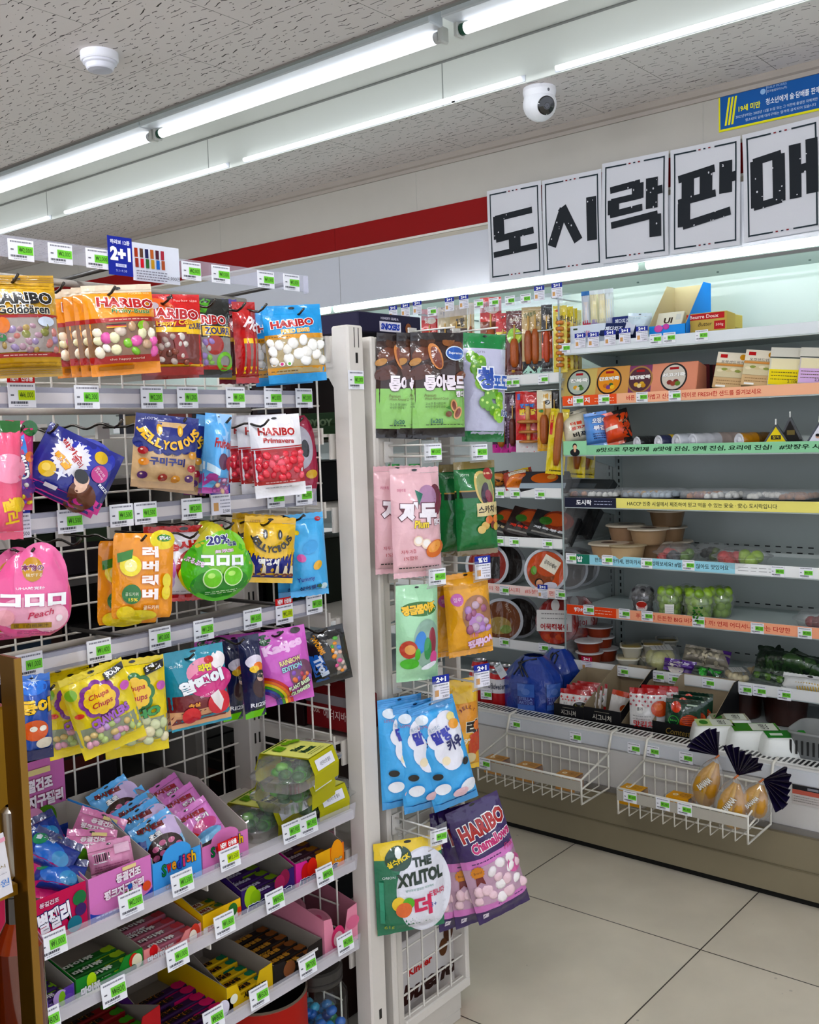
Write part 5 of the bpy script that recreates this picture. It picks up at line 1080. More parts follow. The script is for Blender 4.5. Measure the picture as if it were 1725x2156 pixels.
def a_sw(c, hol='CHOCO HOLIC', dk='141a4a'):
    for k, (ch, cc) in enumerate(zip('Swedish', ('1f8a4a', 'd8382a', 'e8a82a', '2a4ab8', 'd8487a', 'e86a2a', 'e8c02a'))): c.text(ch, -.28+k*.1, .1+.015*k, .05 if ch == 'i' else .09, .3 if ch in 'Sdhi' else .21, cc, bold=.03, out=dk, ow=.035)
    c.text('STYLE JELLY', .02, -.14, .42, .09, dk, bold=.03, shear=.15); c.text(hol, .02, -.32, .62, .12, dk, bold=.04, shear=.15)
carton('sky blue candy display box with a curved top on the upper shelf', (319, 1806), (423, 1770), Z1, .24, .118, '58a8e4', a_sw, bump=True)
carton('pink candy display box with a curved top, right of the sky blue one', (424, 1775), (522, 1735), Z1, .24, .118, 'd888bc', lambda c: a_sw(c, 'FRUIT HOLIC'), bump=True)
def a_p1(c): c.ell(.0, .0, .3, .2, '2a6ab8'); c.ell(-.3, .2, .15, .15, '3a9a6a'); c.ell(.25, -.05, .16, .14, '3a8ab8'); c.rect(-.5, -.5, .5, -.2, 'c8307a'); c.text('별젤리', -.2, .25, .4, .18, 'e8ecf8', bold=.05)
Dp1 = Design('1f3a8a', a_p1, '182a6a', t=.03)
kk = dict(yaw=0, name='snack_packet', cat='snack packet')
s1 = bag('navy and pink snack packet on top in the magenta box', (105, 1800, 108, 72, 24), 1.42, Dp1, tilt=40, **kk)
again(s1, 'navy snack packet lying below the pink edged one in the magenta box', (120, 1848, 112, 60, 10), 1.40, yaw=-5, tilt=45); again(s1, 'navy snack packet at the back of the magenta box', (78, 1765, 96, 62, -20), 1.5, tilt=30)
def a_p2(c): c.text('동결건조', .05, .18, .5, .16, 'f4eaf0', bold=.06, out='a83a6a', ow=.03); c.text('핑크지구젤리', 0, -.02, .74, .15, 'f4eaf0', bold=.06, out='a83a6a', ow=.03); c.ell(-.15, -.28, .24, .16, '5a8f2a'); c.rect(.0, .3, .3, .4, 'e8d8a0')
s2_ = bag('pink snack packet with printed planet at the back of the pink box', (207, 1748, 100, 66, 20), 1.47, Design('d88ab4', a_p2, t=.022), tilt=30, **kk)
s3_ = bag('pink snack packet showing its barcode side, front of the pink box', (234, 1808, 84, 74, -10), 1.40, Design('e0a0c0', lambda c: (c.rect(-.4, -.05, .02, .22, 'f4f2f4'), [c.rect(-.36+k*.045, .0, -.345+k*.045+.008*(k % 3), .19, '1c1c22') for k in range(8)], c.lines(-.4, .4, -.15, 5, .06, 'b86a94', .02), c.rect(.1, .1, .45, .35, 'ecc8dc')), t=.025), tilt=22, **kk)
again(s2_, 'pink and green snack packet lying between the two pink ones', (190, 1785, 84, 54, 4), 1.44, yaw=-5, tilt=35)
s4 = bag('navy snack packet tucked at the right side of the pink box', (290, 1802, 40, 52, -8), 1.41, Design('1f3f8a', lambda c: c.lines(-.4, .4, .3, 8, .09, '3a5aa8', .03), t=.02), tilt=20, **kk)
def a_p3(c): c.rect(-.5, -.5, .5, -.05, 'a8d4f0'); c.ell(.3, .1, .3, .3, 'dcc8e8'); c.text('마시멜로', -.05, .3, .6, .13, '8a2a30', rot=-12, bold=.06, out='2a5a2a', ow=.03); c.text('초코', -.05, .1, .3, .12, 'f4f4f4', bold=.06, out='2a1a1a', ow=.04); c.ell(.0, -.22, .42, .3, '3a1a18'); [c.ell(x, y, .08, .06, 'd87aa0', 12) for x, y in ((-.2, -.15), (.0, -.1), (.2, -.14), (-.1, -.28), (.12, -.28), (-.28, -.3), (.3, -.28))]
Dp3 = Design('6cb8ec', a_p3, t=.016)
s5 = bag('sky blue chocolate jelly packet, frontmost of five leaning in the blue box', (337, 1768, 84, 100, -30), 1.42, Dp3, tilt=32, group='sky blue packets in the blue box', **kk)
for i, (x, y_, w) in enumerate(((312, 1744, 'second'), (298, 1730, 'third'), (284, 1718, 'fourth'), (246, 1694, 'rearmost'))): again(s5, 'sky blue chocolate jelly packet, %s of five in the blue box' % w, (x, y_, 84, 100, -30), 1.45+.03*i, yaw=0, tilt=34)
def a_p4(c): c.text('마시멜로', .05, .22, .6, .13, 'a8243a', rot=-8, bold=.06, out='2a5a2a', ow=.03); c.text('딸기', .2, .05, .3, .12, 'f4f4f4', bold=.06, out='8a2a5a', ow=.04); c.ell(.15, -.15, .3, .15, 'c84a88'); [c.ring(-.45, -.5, .4-.05*k, .45-.05*k, cc, 16, 20, 90) for k, cc in enumerate(('d8402a', 'e8b02a', '4aa84a', '2a7ac8'))]; c.ell(.1, -.38, .34, .12, '8ac8ec')
s6 = bag('pink jelly packet with printed rainbow, frontmost in the pink bump box', (412, 1737, 84, 84, -32), 1.42, Design('dc8ccc', a_p4, t=.016), tilt=32, **kk)
again(s6, 'pink jelly packet, middle of three in the pink bump box', (385, 1706, 84, 84, -32), 1.47, yaw=0, tilt=34); again(s6, 'pink jelly packet, rearmost of three in the pink bump box', (352, 1684, 84, 84, -32), 1.53, yaw=0, tilt=34)
# grape jelly trays
def rbox(mb, L, W, prof, col, n=28, M=None):
    sq = lambda x, y: (math.copysign(abs(x)**.45, x), math.copysign(abs(y)**.45, y))
    vs = []
    for sx, sy, z in prof:
        for k in range(n):
            a = 2*math.pi*k/n; x, y = sq(math.cos(a), math.sin(a)); v = Vector((x*L/2*sx, y*W/2*sy, z)); vs.append(M @ v if M else v)
    F = [(i*n+k, i*n+(k+1) % n, (i+1)*n+(k+1) % n, (i+1)*n+k) for i in range(len(prof)-1) for k in range(n)]
    F += [tuple(range(n))[::-1], tuple(range((len(prof)-1)*n, len(prof)*n))]
    mb.add(vs, F, col, True); return mb
def a_sleeve(c): c.rect(-.5, -.5, .5, .5, 'e0e08a'); c.rect(-.46, .44, .46, .48, '5a7a2a'); c.text('Shine', .0, -.02, .4, .16, '1d4a2a', bold=.05); c.text('Muscat', .02, -.22, .46, .16, '1d4a2a', bold=.05); c.lines(-.25, .3, -.36, 2, .06, '6a7a3a', .015); [c.ell(-.3+.06*(k % 4), .2+.06*(k//4), .05, .05, ('6a9a2a', '7fb03a')[k % 2], 10) for k in range(12)]; [c.ell(x, y, .09, .09, '8ab83a', 14) for x, y in ((.1, .3), (.24, .26), (.36, .2))]
def tray(label, px, py, zb, rot):
    p = at(px, py, z=zb+.028); M = Matrix.Translation((p.x, p.y, zb)) @ Matrix.Rotation(math.radians(rot), 4, 'Z')
    t = root('jelly_tray', label, 'jelly tray', M, 'clear trays of green grape jelly')
    b = MB(); rbox(b, .19, .115, [(.8, .78, .001), (.9, .9, .022), (1, 1, .026), (1, 1, .029), (.9, .88, .03), (.84, .8, .052), (.6, .55, .056)], 'ffffff'); b.part('clear_shell', CLEAR, t)
    b = MB(); rr = random.Random(4)
    for k in range(26): b.ball((rr.uniform(-.068, .068), rr.uniform(-.034, .034), rr.uniform(.012, .042)), .013, .012, .008, rr.choice(('2f7a1c', '4a9a28', '245f14', '6aa838')), 8, 5)
    o = b.part('grape_jellies', FOOD, t)
    b = MB(); pr = [(-.0595, .001), (-.0615, .028), (-.05, .056), (.05, .0575), (.0615, .028), (.0595, .001)]
    for (y0, z0), (y1, z1) in zip(pr, pr[1:]): b.add([(-.03-.015, y0, z0), (.045, y0, z0), (.045, y1, z1), (-.045, y1, z1)], [(0, 1, 2, 3)], 'bdb83c')
    c = Canvas(b, .088, .098, lambda u, v, o: Vector((u, v, .0572+o)), off=.0004); a_sleeve(c)
    c = Canvas(b, .075, .022, lambda u, v, o: Vector((u, -.056+v*.4-o, .041+v)), off=.0012); c.rect(-.42, -.4, .42, .42, 'ecebf2'); c.text('샤인머스켓 젤리', 0, 0, .5, .3, '2a2a32')
    b.part('sleeve', PAPER, t)
tray('clear tray of green grape jelly in a yellow sleeve, alone left of the stack', 556, 1712, Z1, 14)
tray('clear green jelly tray in yellow sleeve, bottom of the stack of three', 655, 1682, Z1, 4)
tray('clear green jelly tray in yellow sleeve, middle of the stack of three', 622, 1652, Z1+.06, 16)
tray('clear green jelly tray in yellow sleeve, topmost of the stack of three', 626, 1610, Z1+.12, 16)
# chew sticks
def stick(label, x0, x1, y, z, col, txt, tc, out=None, w=.02, h=.017, col2=None, group=None, name='chew_stick', cat='chew stick', band=None):
    M = Matrix.Translation(((x0+x1)/2, y, z)); L = x1-x0; b = MB()
    b.bbox(-L/2, L/2, -w/2, w/2, 0, h, col, .002)
    c = Canvas(b, L, w, lambda u, v, o: Vector((u, v, h+o)), off=.0003)
    if col2: c.ell(.36, 0, .09, .09, col2); c.rect(.42, -.45, .48, .45, col2)
    if band: c.rect(-.46, -.34, .16, .38, band)
    c.text(txt, -.12, .02, .5, .6, tc, bold=.05, out=out, ow=.04)
    c = Canvas(b, L, h, lambda u, v, o: Vector((u, -w/2-o, h/2+v)), off=.0003); c.rect(.1, -.3, .4, .3, col2 or 'e8e6e6'); c.text(txt, -.15, 0, .4, .5, tc, bold=.04)
    b.thing(name, PAPER, label, cat, group, M)
def filled(label, tl, tr, zs, col, art, what, scol, txt, tc, n, out=None, col2=None, notch=True, inner='a39c94', hb=.05, depth_=.2, zup=.0, band=None, inset=.008):
    t, x0, x1, hf = carton(label, tl, tr, zs, depth_, hb, col, art, inner=inner, notch=notch)
    pos = ('frontmost', 'second from the front', 'third from the front', 'fourth from the front', 'fifth from the front', 'sixth from the front')
    for k in range(n):
        stick('%s, %s in its box' % (what, pos[k]), x0+inset, x1-inset, YB+.016+k*.0265, zs+.002+zup+.004*(k > 2), scol, txt, tc, out, col2=col2, group=what+'s', band=band, h=.016+max(0, hf-.038)*.6)
fr_ = lambda a, b_, cc: (lambda c: (c.ell(-.3, .1, .14, .14, a), c.ell(-.22, -.1, .12, .12, b_), c.ell(.36, .05, .12, .14, cc)))
filled('purple chew candy box at the left end of the middle shelf', (78, 2108), (157, 2068), Z2, '6a4a9a', lambda c: (c.ell(.1, .1, .2, .2, 'b8a0d0'), c.ell(.15, 0, .1, .2, '8ab83a'), c.ell(.35, .2, .12, .12, '5a3a9a'), c.ell(.32, -.1, .12, .12, '6a4aa8')), 'purple grape chew pack', '4a3272', '마이쮸', 'f0ecf4', 3, out='1a1222', col2='8ab83a')
filled('green apple chew candy box on the middle shelf, right of the purple one', (158, 2062), (301, 1996), Z2, '2f8a3a', lambda c: (c.ell(-.28, .15, .07, .1, 'b8d83a'), c.text('마이쮸', -.3, -.2, .28, .4, 'f4f4f0', bold=.06, out='143a1a', ow=.03), c.ell(.36, .08, .08, .1, 'c83a2a'), c.ell(.4, 0, .08, .1, 'e8e4c8'), c.ell(.34, -.25, .05, .05, '1f6a3a')), 'green apple chew pack', '2a6a30', '마이쮸', 'e8ece4', 3, out='12301a', col2='a8c848')
filled('pink chew candy box on the middle shelf, right of the green one', (302, 2008), (424, 1936), Z2, 'e89a98', lambda c: (c.ell(-.34, .2, .07, .09, 'c8202c'), c.text('마이쮸', -.3, -.18, .3, .34, 'f4f4f0', bold=.06, out='4a1a1a', ow=.03), c.ell(.38, .05, .09, .14, 'c84a3a'), c.ell(.34, -.1, .07, .1, 'f0e8d8'), c.text('25111032A1', .08, -.25, .22, .16, '3a3a3a')), 'pink peach chew pack', 'a86a7a', '마이쮸', 'f0ecec', 4, out='2a1a1e', col2='c0505a')
filled('yellow fruit chew candy box on the middle shelf', (426, 1932), (507, 1887), Z2, 'ecc424', lambda c: (c.rect(-.5, -.5, .5, -.1, 'f0ecdc'), c.text('쫀득쮸우', -.1, -.28, .6, .26, 'c8382a', bold=.05), c.ell(.28, .12, .12, .14, '3a7a3a'), c.rect(.4, -.3, .5, .1, 'd8502a')), 'yellow fruit chew pack', 'b8982a', '쫀득쮸우', '8a2a1e', 3, notch=False, band='e8e0c8', col2='3a6a3a', hb=.07)
filled('dark purple grape mint roll box on the middle shelf', (508, 1880), (620, 1822), Z2, '3a1f6a', lambda c: (c.ell(-.34, .12, .12, .16, 'a8c83a'), c.ell(-.26, .0, .1, .12, '94b82c'), c.ell(.3, .25, .1, .12, '8a1f4a'), c.ell(.2, .12, .1, .12, 'a02a5a'), c.text('mentos', 0, -.26, .84, .34, '16246a', bold=.07, shear=.2, out='f4f4fa', ow=.05)), 'grape mint roll', '4a2a6a', 'mentos', 'dcd8ec', 5, hb=.085, col2='8aa83a')
filled('orange and pink fruit mint roll box, right end of the middle shelf', (622, 1824), (724, 1768), Z2, 'd8409a', lambda c: (c.rect(.15, -.5, .5, .5, 'e8862a'), c.rect(-.1, -.5, .2, .5, 'ecb83a'), c.ell(-.3, .0, .1, .14, 'c82a2a'), c.ell(-.18, .1, .1, .14, 'd83a2a'), c.ell(.34, .2, .13, .2, 'f0a83a'), c.text('mentos', -.05, -.28, .8, .32, '16246a', bold=.07, shear=.2, out='f4f4fa', ow=.05), c.text('fruit', .36, -.05, .16, .12, 'f0f4e0', out='2a7a4a')), 'fruit mint roll', '5a3a4a', 'mentos', 'd8c8d0', 5, hb=.085, col2='b8823a')
filled('dark red chew candy box cut by the bottom edge of the photo', (200, 2186), (338, 2120), Z3, 'a8242a', lambda c: c.ell(.3, 0, .1, .1, '5a9a2a'), 'dark red chew pack', '7a1a1e', '새콤달콤', '1c1412', 5, out='b88a3a', col2='4a8a2a', inner='8f8880')
filled('dark purple sour chew box on the lower shelf', (340, 2172), (492, 2108), Z3, '5a2a78', lambda c: c.ell(.35, .1, .09, .1, 'e8e4f0'), 'dark purple sour chew pack', '3a1a4a', '새콤달콤', '1a1210', 5, out='d8943a', col2='c02a6a', inner='8f8880', hb=.075)
filled('yellow sour chew box on the lower shelf', (476, 2078), (574, 2030), Z3, 'd8b81e', lambda c: (c.text('새콤달콤', .1, -.1, .5, .24, '2a2210', bold=.05), c.ell(-.36, 0, .08, .08, 'f0f0e0')), 'yellow sour chew pack', 'd0b01c', '새콤달콤', '17120e', 5, out='e8963a', col2='2a7a5a', hb=.06)
filled('black sour chew box on the lower shelf', (576, 2034), (679, 1976), Z3, '26201c', lambda c: (c.ell(-.2, 0, .12, .12, '8a5a3a'), c.rect(-.05, .1, .4, .22, 'e8e6e2')), 'black sour chew pack', '231d1a', '새콤달콤', 'c89a4a', 6, col2='8a5a30', hb=.05)
t, x0, x1, hf = carton('pale pink candy box with a printed face, right end of the lower shelf', (681, 1938), (752, 1902), Z3, .22, .1, 'e29aae', lambda c: (c.ell(-.1, -.15, .2, .26, 'd8487a'), c.ell(-.1, -.18, .14, .16, 'f0d0d4'), c.ell(.35, .05, .2, .14, 'd87a98')), inner='b07a88', notch=True)
for k, l in enumerate(('front', 'rear')):
    b = MB(); b.lathe([(.001, 0), (.03, 0), (.034, .004), (.034, .016), (.03, .02), (.001, .021)], 'c8909e', 24)
    c = Canvas(b, .06, .06, lambda u, v, o: Vector((u, v, .0205+o))); c.ell(0, 0, .4, .4, 'b87a8c'); c.ell(0, 0, .2, .16, 'a8486a')
    b.thing('candy_compact', PLASTIC, 'round pink candy case, %s one in the pale pink box' % l, 'candy case', None, Matrix.Translation(((x0+x1)/2-.005, YB+.07+.075*k, Z3+.025+.01*k)) @ Matrix.Rotation(.35, 4, 'X'))
# tin and jar under the shelves
p = at(552, 2150, y=1.44); t = root('red_tin', 'red round tin with dark inside under the lowest shelf', 'tin', (p.x, p.y, .102))
zt = at(560, 2095, y=1.42).z-.102
b = MB(); b.lathe([(.001, 0), (.085, 0), (.088, .004), (.088, zt)], 'a82a1c', 36); b.part('body', PAPER, t)
b = MB(); b.lathe([(.088, zt), (.09, zt+.003), (.086, zt+.005), (.084, zt)], 'c9c6c0', 36); b.part('rim', METAL, t)
b = MB(); b.lathe([(.084, zt), (.082, .01), (.001, .008)], '2a2522', 30); b.part('inside', MATTE, t)
p = at(668, 2110, y=1.43); t = root('glass_jar', 'clear glass jar of blue wrapped candies with a dark lid, below the shelves', 'jar', (p.x, p.y, .102))
b = MB(); b.lathe([(.001, .0), (.056, 0), (.062, .006), (.062, .12), (.05, .14), (.05, .155)], 'ffffff', 30); b.part('glass_body', GLASS, t)
b = MB(); b.lathe([(.05, .15), (.054, .15), (.054, .157), (.052, .159), (.054, .162), (.054, .178), (.05, .182), (.001, .183)], '3a3734', 30); b.part('lid', PLASTIC, t)
b = MB(); rr = random.Random(11)
for k in range(46):
    a, r_ = rr.uniform(0, 6.28), .046*math.sqrt(rr.random()); b.ball((r_*math.cos(a), r_*math.sin(a), rr.uniform(.014, .085)), .013, .011, .01, rr.choice(('1f6ab8', '2a8ac8', '1a4a9a', '3a9a6a', '58b8d8')), 8, 5)
b.part('wrapped_candies', FILM, t)
# ================================================================ FRIDGE GOODS
def bagx(label, q, plane, D, yaw=-10, **k): return bag(label, q, plane, D, yaw, 'x', **k)
def pack_box(label, q, plane, ax, n, dp, col, art, tilt=0., name='food_box', cat='food box', group=None, roll=None, mat=None, b_=.002):
    M, W, H = pose(*q, roll, plane, n, ax, tilt)
    b = MB(); b.bbox(-W/2, W/2, -H/2, H/2, -dp, 0, col, b_); c = Canvas(b, W, H, lambda u, v, o: Vector((u, v, o)), off=.0002, cell=.03)
    if art: art(c)
    return b.thing(name, mat or PAPER, label, cat, group, M)
NX = (-1, 0, 0)
zt = {k: v+.0135 for k, v in {1: 1.598, 2: 1.417, 3: 1.243, 4: 1.06, 5: .859, 6: .6755, 7: .4765}.items()}
# tags ----------------------------------------------------------------
tx = dict(w=.042, h=.034)
tag_row([(1190, 733, '7,500'), (1222, 722, '3,500', '2+1'), (1250, 720, '3,500', '2+1'), (1285, 716, '4,200', '2+1'), (1316, 712, '3,900', '2+1'), (1352, 708, '2,800', '2+1'), (1381, 714, '2,500'), (1410, 711, '1,600'), (1478, 706, '7,300')], 'the top fridge shelf', 'x', XF-.006, **tx)
tag_row([(1218, 844, '4,200'), (1272, 841, '4,200'), (1352, 836, '4,200'), (1421, 833, '4,200')], 'the porridge shelf', 'x', XF-.006, **tx)
tag_row([(1203, 1175, '5,900'), (1279, 1179, '5,900'), (1362, 1186, '5,200'), (1450, 1190, '5,200'), (1638, 1203, '8,900'), (1698, 1206, '4,900')], 'the blue strip shelf', 'x', XF-.006, **tx)
tag_row([(1240, 1284, '3,900'), (1315, 1292, '6,000'), (1363, 1297, '6,000'), (1471, 1309, '6,000'), (1595, 1323, '5,200'), (1695, 1333, '5,900')], 'the orange burger shelf', 'x', XF-.006, **tx)
tag_row([(1236, 1402, '4,800', '2+1r'), (1312, 1414, '990'), (1387, 1425, '9,900'), (1420, 1430, '3,000'), (1492, 1438, '3,500'), (1570, 1452, '3,500'), (1600, 1455, '3,500'), (1652, 1463, '2,900')], 'the vegetable shelf', 'x', XF-.006, **tx)
tag_row([(828, 662, '2,000', '2+1'), (854, 657, '2,000', '2+1'), (879, 652, '2,000', '2+1'), (910, 656, '1,900'), (947, 645, '2,500', '2+1'), (977, 640, '2,500', '2+1'), (1008, 640, '1,900'), (1040, 637, '2,400'), (1074, 633, '2,400'), (1107, 629, '2,400'), (1136, 622, '2,200', '2+1'), (1173, 616, '2,200', '2+1')], 'the hanging clear rail', 'x', XF-.034, **tx)
tag_row([(1068, 806, '2,800'), (1084, 805, '2,800'), (1144, 799, '2,500')], 'the upper sausage rail', 'x', XF-.006, **tx)
tag_row([(1052, 1039, '3,900'), (1085, 1040, '7,700'), (1137, 1041, '6,900')], 'the roast meat shelf', 'x', XF-.006, **tx)
tag_row([(1051, 1139, '9,900'), (1083, 1141, '9,900'), (1153, 1145, '8,900')], 'the black meal pack shelf', 'x', XF-.006, **tx)
tag_row([(1062, 1243, '5,900'), (1143, 1250, '4,900', '2+1'), (1180, 1252, '4,700')], 'the noodle bowl shelf', 'x', XF-.006, **tx)
tag_row([(1062, 1352, '4,500'), (1145, 1364, '5,000')], 'the rice cake bowl shelf', 'x', XF-.006, **tx)
tag_row([(1085, 1525, '1,500'), (1212, 1552, '1,500'), (1335, 1576, '1,500'), (1375, 1582, '2,900'), (1445, 1596, '2,900')], 'the grille edge rail', 'x', 2.786, **tx)
# shelf 1 -------------------------------------------------------------
pack_box('white cheese stick box with a printed fan of sticks, left end of top fridge shelf', (1237, 712, 64, 56), XF+.03, 'x', NX, .06, 'dfe6ee', lambda c: (c.rect(-.4, .34, -.28, .4, '4a5a3a'), [c.rect(-.02+.19*math.cos(math.radians(a)), -.2+.3*math.sin(math.radians(a)), .0+.19*math.cos(math.radians(a)), -.02+.3*math.sin(math.radians(a)), ('7a8ab0', 'c83a7a', '5a5a8a')[a // 18 % 3], rot=a-90) for a in range(18, 170, 14)]))
for i, (x, cc, l) in enumerate(((1235, 'd8dce8', 'with pink tip, leftmost'), (1252, 'ece4c4', 'of pale cheese, second'), (1270, 'efe8cc', 'of pale cheese, third'), (1284, 'dfe6e6', 'with white cap, rightmost'))):
    bagx('narrow clear stick pack %s of four standing behind the white box' % l, (x, 652-2*i, 17, 76, -2), XF+.12, Design(cc, lambda c, k=i: (c.rect(-.3, -.3, .3, .2, ('e8e0e0', 'f0e6b8', 'f2e8c0', 'ece8d0')[k]), c.rect(-.5, -.45, .5, -.3, ('d84a6a', 'b8a8c8', 'd8d0b8', 'c8c8d8')[k]), c.rect(-.5, .38, .5, .5, ('3a7ab8', 'e8eef2', 'e8eef2', 'dfe6ea')[k])), t=.02), name='cheese_stick_pack', cat='cheese stick pack')
pack_box('navy cheddar cheese pack lying tilted on the top fridge shelf', (1300, 692, 62, 28), XF+.03, 'x', NX, .06, '22305e', lambda c: (c.text('체다치즈', -.1, 0, .5, .42, 'e8ecf4', bold=.03), c.rect(.22, -.5, .5, .5, 'd8dce6')), tilt=25, roll=8)
pack_box('navy cheddar cheese pack behind the tilted one', (1310, 676, 36, 20), XF+.1, 'x', NX, .05, '26367a', lambda c: c.text('체다치즈', 0, 0, .7, .5, 'e8ecf4', bold=.03))
bagx('crumpled white and pale blue pouch on the top fridge shelf', (1347, 682, 46, 46, 4), XF+.06, Design('d4e2ea', lambda c: (c.rect(-.4, .2, .2, .35, 'f0f4f6'), c.text('스트링', -.1, .25, .3, .08, '8aa0b0')), t=.035), name='food_pouch', cat='food pouch')
a = at(1410, 690, x=XF+.03); t = root('open_carton', 'opened sky blue cardboard tray with a tall brown back on top fridge shelf', 'carton', (XF+.02, at(1410, 690, x=XF+.03).y, zt[1]))
yl, yr_ = at(1370, 690, x=XF+.03).y-a.y, at(1447, 690, x=XF+.03).y-a.y
b = MB(); b.box(0, .2, yr_, yl, 0, .002, 'b8a88a'); b.box(0, .0015, yr_, yl, 0, .055, '3a9ae0')
for yy in (yr_, yl): b.prism([(0, yy, 0), (.2, yy, 0), (.2, yy, .2), (.14, yy, .2), (0, yy, .055)], (0, .0015, 0), 'c2b294')
b.prism([(0, yr_-.0005, 0), (.2, yr_-.0005, 0), (.2, yr_-.0005, .2), (.14, yr_-.0005, .2), (0, yr_-.0005, .055)], (0, -.0008, 0), '2a8ad8'); b.box(.2, .2015, yr_, yl, 0, .2, 'c2b294'); b.part('tray', PAPER, t)
b = MB(); b.ball((-.001, yl*.5, .045), .0015, .016, .012, 'd86ab0', 12, 6); b.ball((-.001, yl*.1, .05), .0015, .012, .01, 'c85aa8', 12, 6); b.part('printed_swirl', PAPER, t)
pack_box('cream pudding carton leaning inside the sky blue tray', (1408, 672, 50, 34), XF+.08, 'x', NX, .07, 'e8e4d4', lambda c: (c.text('UI', .0, -.1, .3, .4, '4a3a2a', bold=.04), c.rect(.25, -.1, .42, .3, 'd8d8d0')), tilt=30)
pack_box('gold and red butter block on the top fridge shelf, front one', (1487, 678, 70, 40), XF+.05, 'x', NX, .07, 'c2a860', lambda c: (c.rect(-.48, .14, .44, .46, 'b8222c').text('Beurre Doux', -.05, .3, .7, .18, 'f0d8d0', bold=.02), c.text('Butter', -.02, -.1, .34, .2, '5a4a2a', shear=.3), c.rect(.2, -.42, .46, .02, 'b8222c').text('500g', .33, -.2, .18, .16, 'f0d8d0'), c.rect(-.48, -.45, -.38, -.05, '2a4ab0')), tilt=4)
pack_box('small gold butter block behind the front one', (1538, 676, 14, 28), XF+.16, 'x', NX, .07, 'c8b068', None)
# shelf 2: porridge, sandwiches -----------------------------------------
def a_pg(c, bowl, food, txt, extra): k = min(.45, .47*c.h/c.w); c.ell(0, 0, k, k, bowl, 32); c.ell(0, 0, k*.88, k*.88, food, 32); c.rect(-.1, .26, .1, .34, 'a82028'); c.text(txt, 0, .08, .5, .14, 'f8f6f2', bold=.05, out=bowl, ow=.02); [c.ell(x, y-.12, .06, .05, e, 10) for (x, y), e in zip(((-.08, -.05), (.06, -.03), (0, -.1), (.1, -.1)), extra)]
for q, cc, bw, fd, tx_, ex, l in (((1219, 806, 66, 60), 'cdb878', '26282a', 'b8c0b4', '전복죽', ['d8a83a', '5a7a3a', 'e0d8c0', '6a8a4a'], 'beige abalone'), ((1283, 802, 72, 62), 'd0a064', '3a2a24', 'e09a3a', '단호박죽', ['c87a2a', '3a6a3a', '7a4a8a', 'e8c04a'], 'tan pumpkin'), ((1348, 799, 72, 62), '8a4a72', 'b08a5a', '5e3a44', '밤단팥죽', ['e0b85a', 'd8b04a', 'e8d8a8', 'c89a3a'], 'purple red bean'), ((1419, 794, 80, 64), 'dd9a80', '2a2426', 'd4ccc0', '쇠고기죽', ['8a3a34', '7a2a2a', '9a4a3a', '6a8a3a'], 'salmon pink beef')):
    pack_box('%s porridge box with a round bowl picture on second shelf' % l, q, XF+.03, 'x', NX, .09, cc, lambda c, b_=bw, f=fd, tt=tx_, e=ex: a_pg(c, b_, f, tt, e), tilt=14, name='porridge_box', cat='porridge box')
for i, (x, l) in enumerate(((1466, 'first'), (1486, 'second'), (1503, 'third'))):
    pack_box('maroon porridge box seen edge on, %s behind the salmon pink box' % l, (x, 795+i, 22, 58), XF+.07+.03*i, 'x', (-.5, -.85, 0), .06, '6a2f34', lambda c: c.rect(-.5, -.5, -.1, .5, '3a2426'), name='porridge_box', cat='porridge box')
def a_sand(c, lab): c.rect(-.5, .2, .5, .5, 'efe6d4'); c.rect(-.4, .34, -.18, .44, 'c02a2e'); c.ell(.3, .38, .1, .1, 'd8a03a'); c.text('포켓샌드위치', 0, .23, .7, .08, '3a342e'); c.rect(-.5, .12, .5, .17, 'd89a5a'); c.rect(-.5, -.2, .5, .1, 'd8ccac'); [c.ell(-.35+.14*k, -.02+.04*(k % 2), .1, .05, ('e8dcc0', '9aa05a', 'd8c8a0')[k % 3], 10) for k in range(6)]; c.rect(-.5, -.5, .5, -.22, 'd2b48c').lines(-.4, .4, -.3, 2, .08, '9a7a54', .02); c.rect(-.4, -.48, -.1, -.43, 'f2f0ea')
pack_box('beige triangle sandwich pack, left one of two alike on second shelf', (1540, 780, 60, 80), XF+.04, 'x', (-.95, -.3, 0), .05, 'c8b08a', lambda c: a_sand(c, 0), tilt=22, name='sandwich_pack', cat='sandwich pack', group='beige sandwich packs', roll=8)
pack_box('beige triangle sandwich pack, right one of two alike on second shelf', (1600, 775, 60, 80), XF+.04, 'x', (-.95, -.3, 0), .05, 'c8b08a', lambda c: a_sand(c, 0), tilt=22, name='sandwich_pack', cat='sandwich pack', group='beige sandwich packs', roll=8)
def a_s2(c, lc): c.rect(-.5, .25, .5, .5, 'dcd8cc'); c.rect(-.5, .22, .5, .25, '4a5048'); c.rect(-.45, -.1, .45, .2, 'ece2c0'); c.rect(-.48, -.48, .44, -.08, lc).lines(-.42, .3, -.16, 3, .09, '6a5a2a', .02); c.rect(.3, -.06, .46, .04, 'f0ead8'); c.text('2,100', .2, -.4, .3, .08, '4a3a2a')
pack_box('white bread sandwich pack with a yellow label on second shelf', (1658, 772, 66, 84), XF+.04, 'x', (-.95, -.3, 0), .05, 'dad6c4', lambda c: a_s2(c, 'ecd83a'), tilt=20, name='sandwich_pack', cat='sandwich pack', roll=6)
pack_box('white bread sandwich pack with a lilac label at the right edge', (1716, 770, 56, 80), XF+.04, 'x', (-.95, -.3, 0), .05, 'd8d0c8', lambda c: a_s2(c, 'd8b8dc'), tilt=20, name='sandwich_pack', cat='sandwich pack', roll=6)
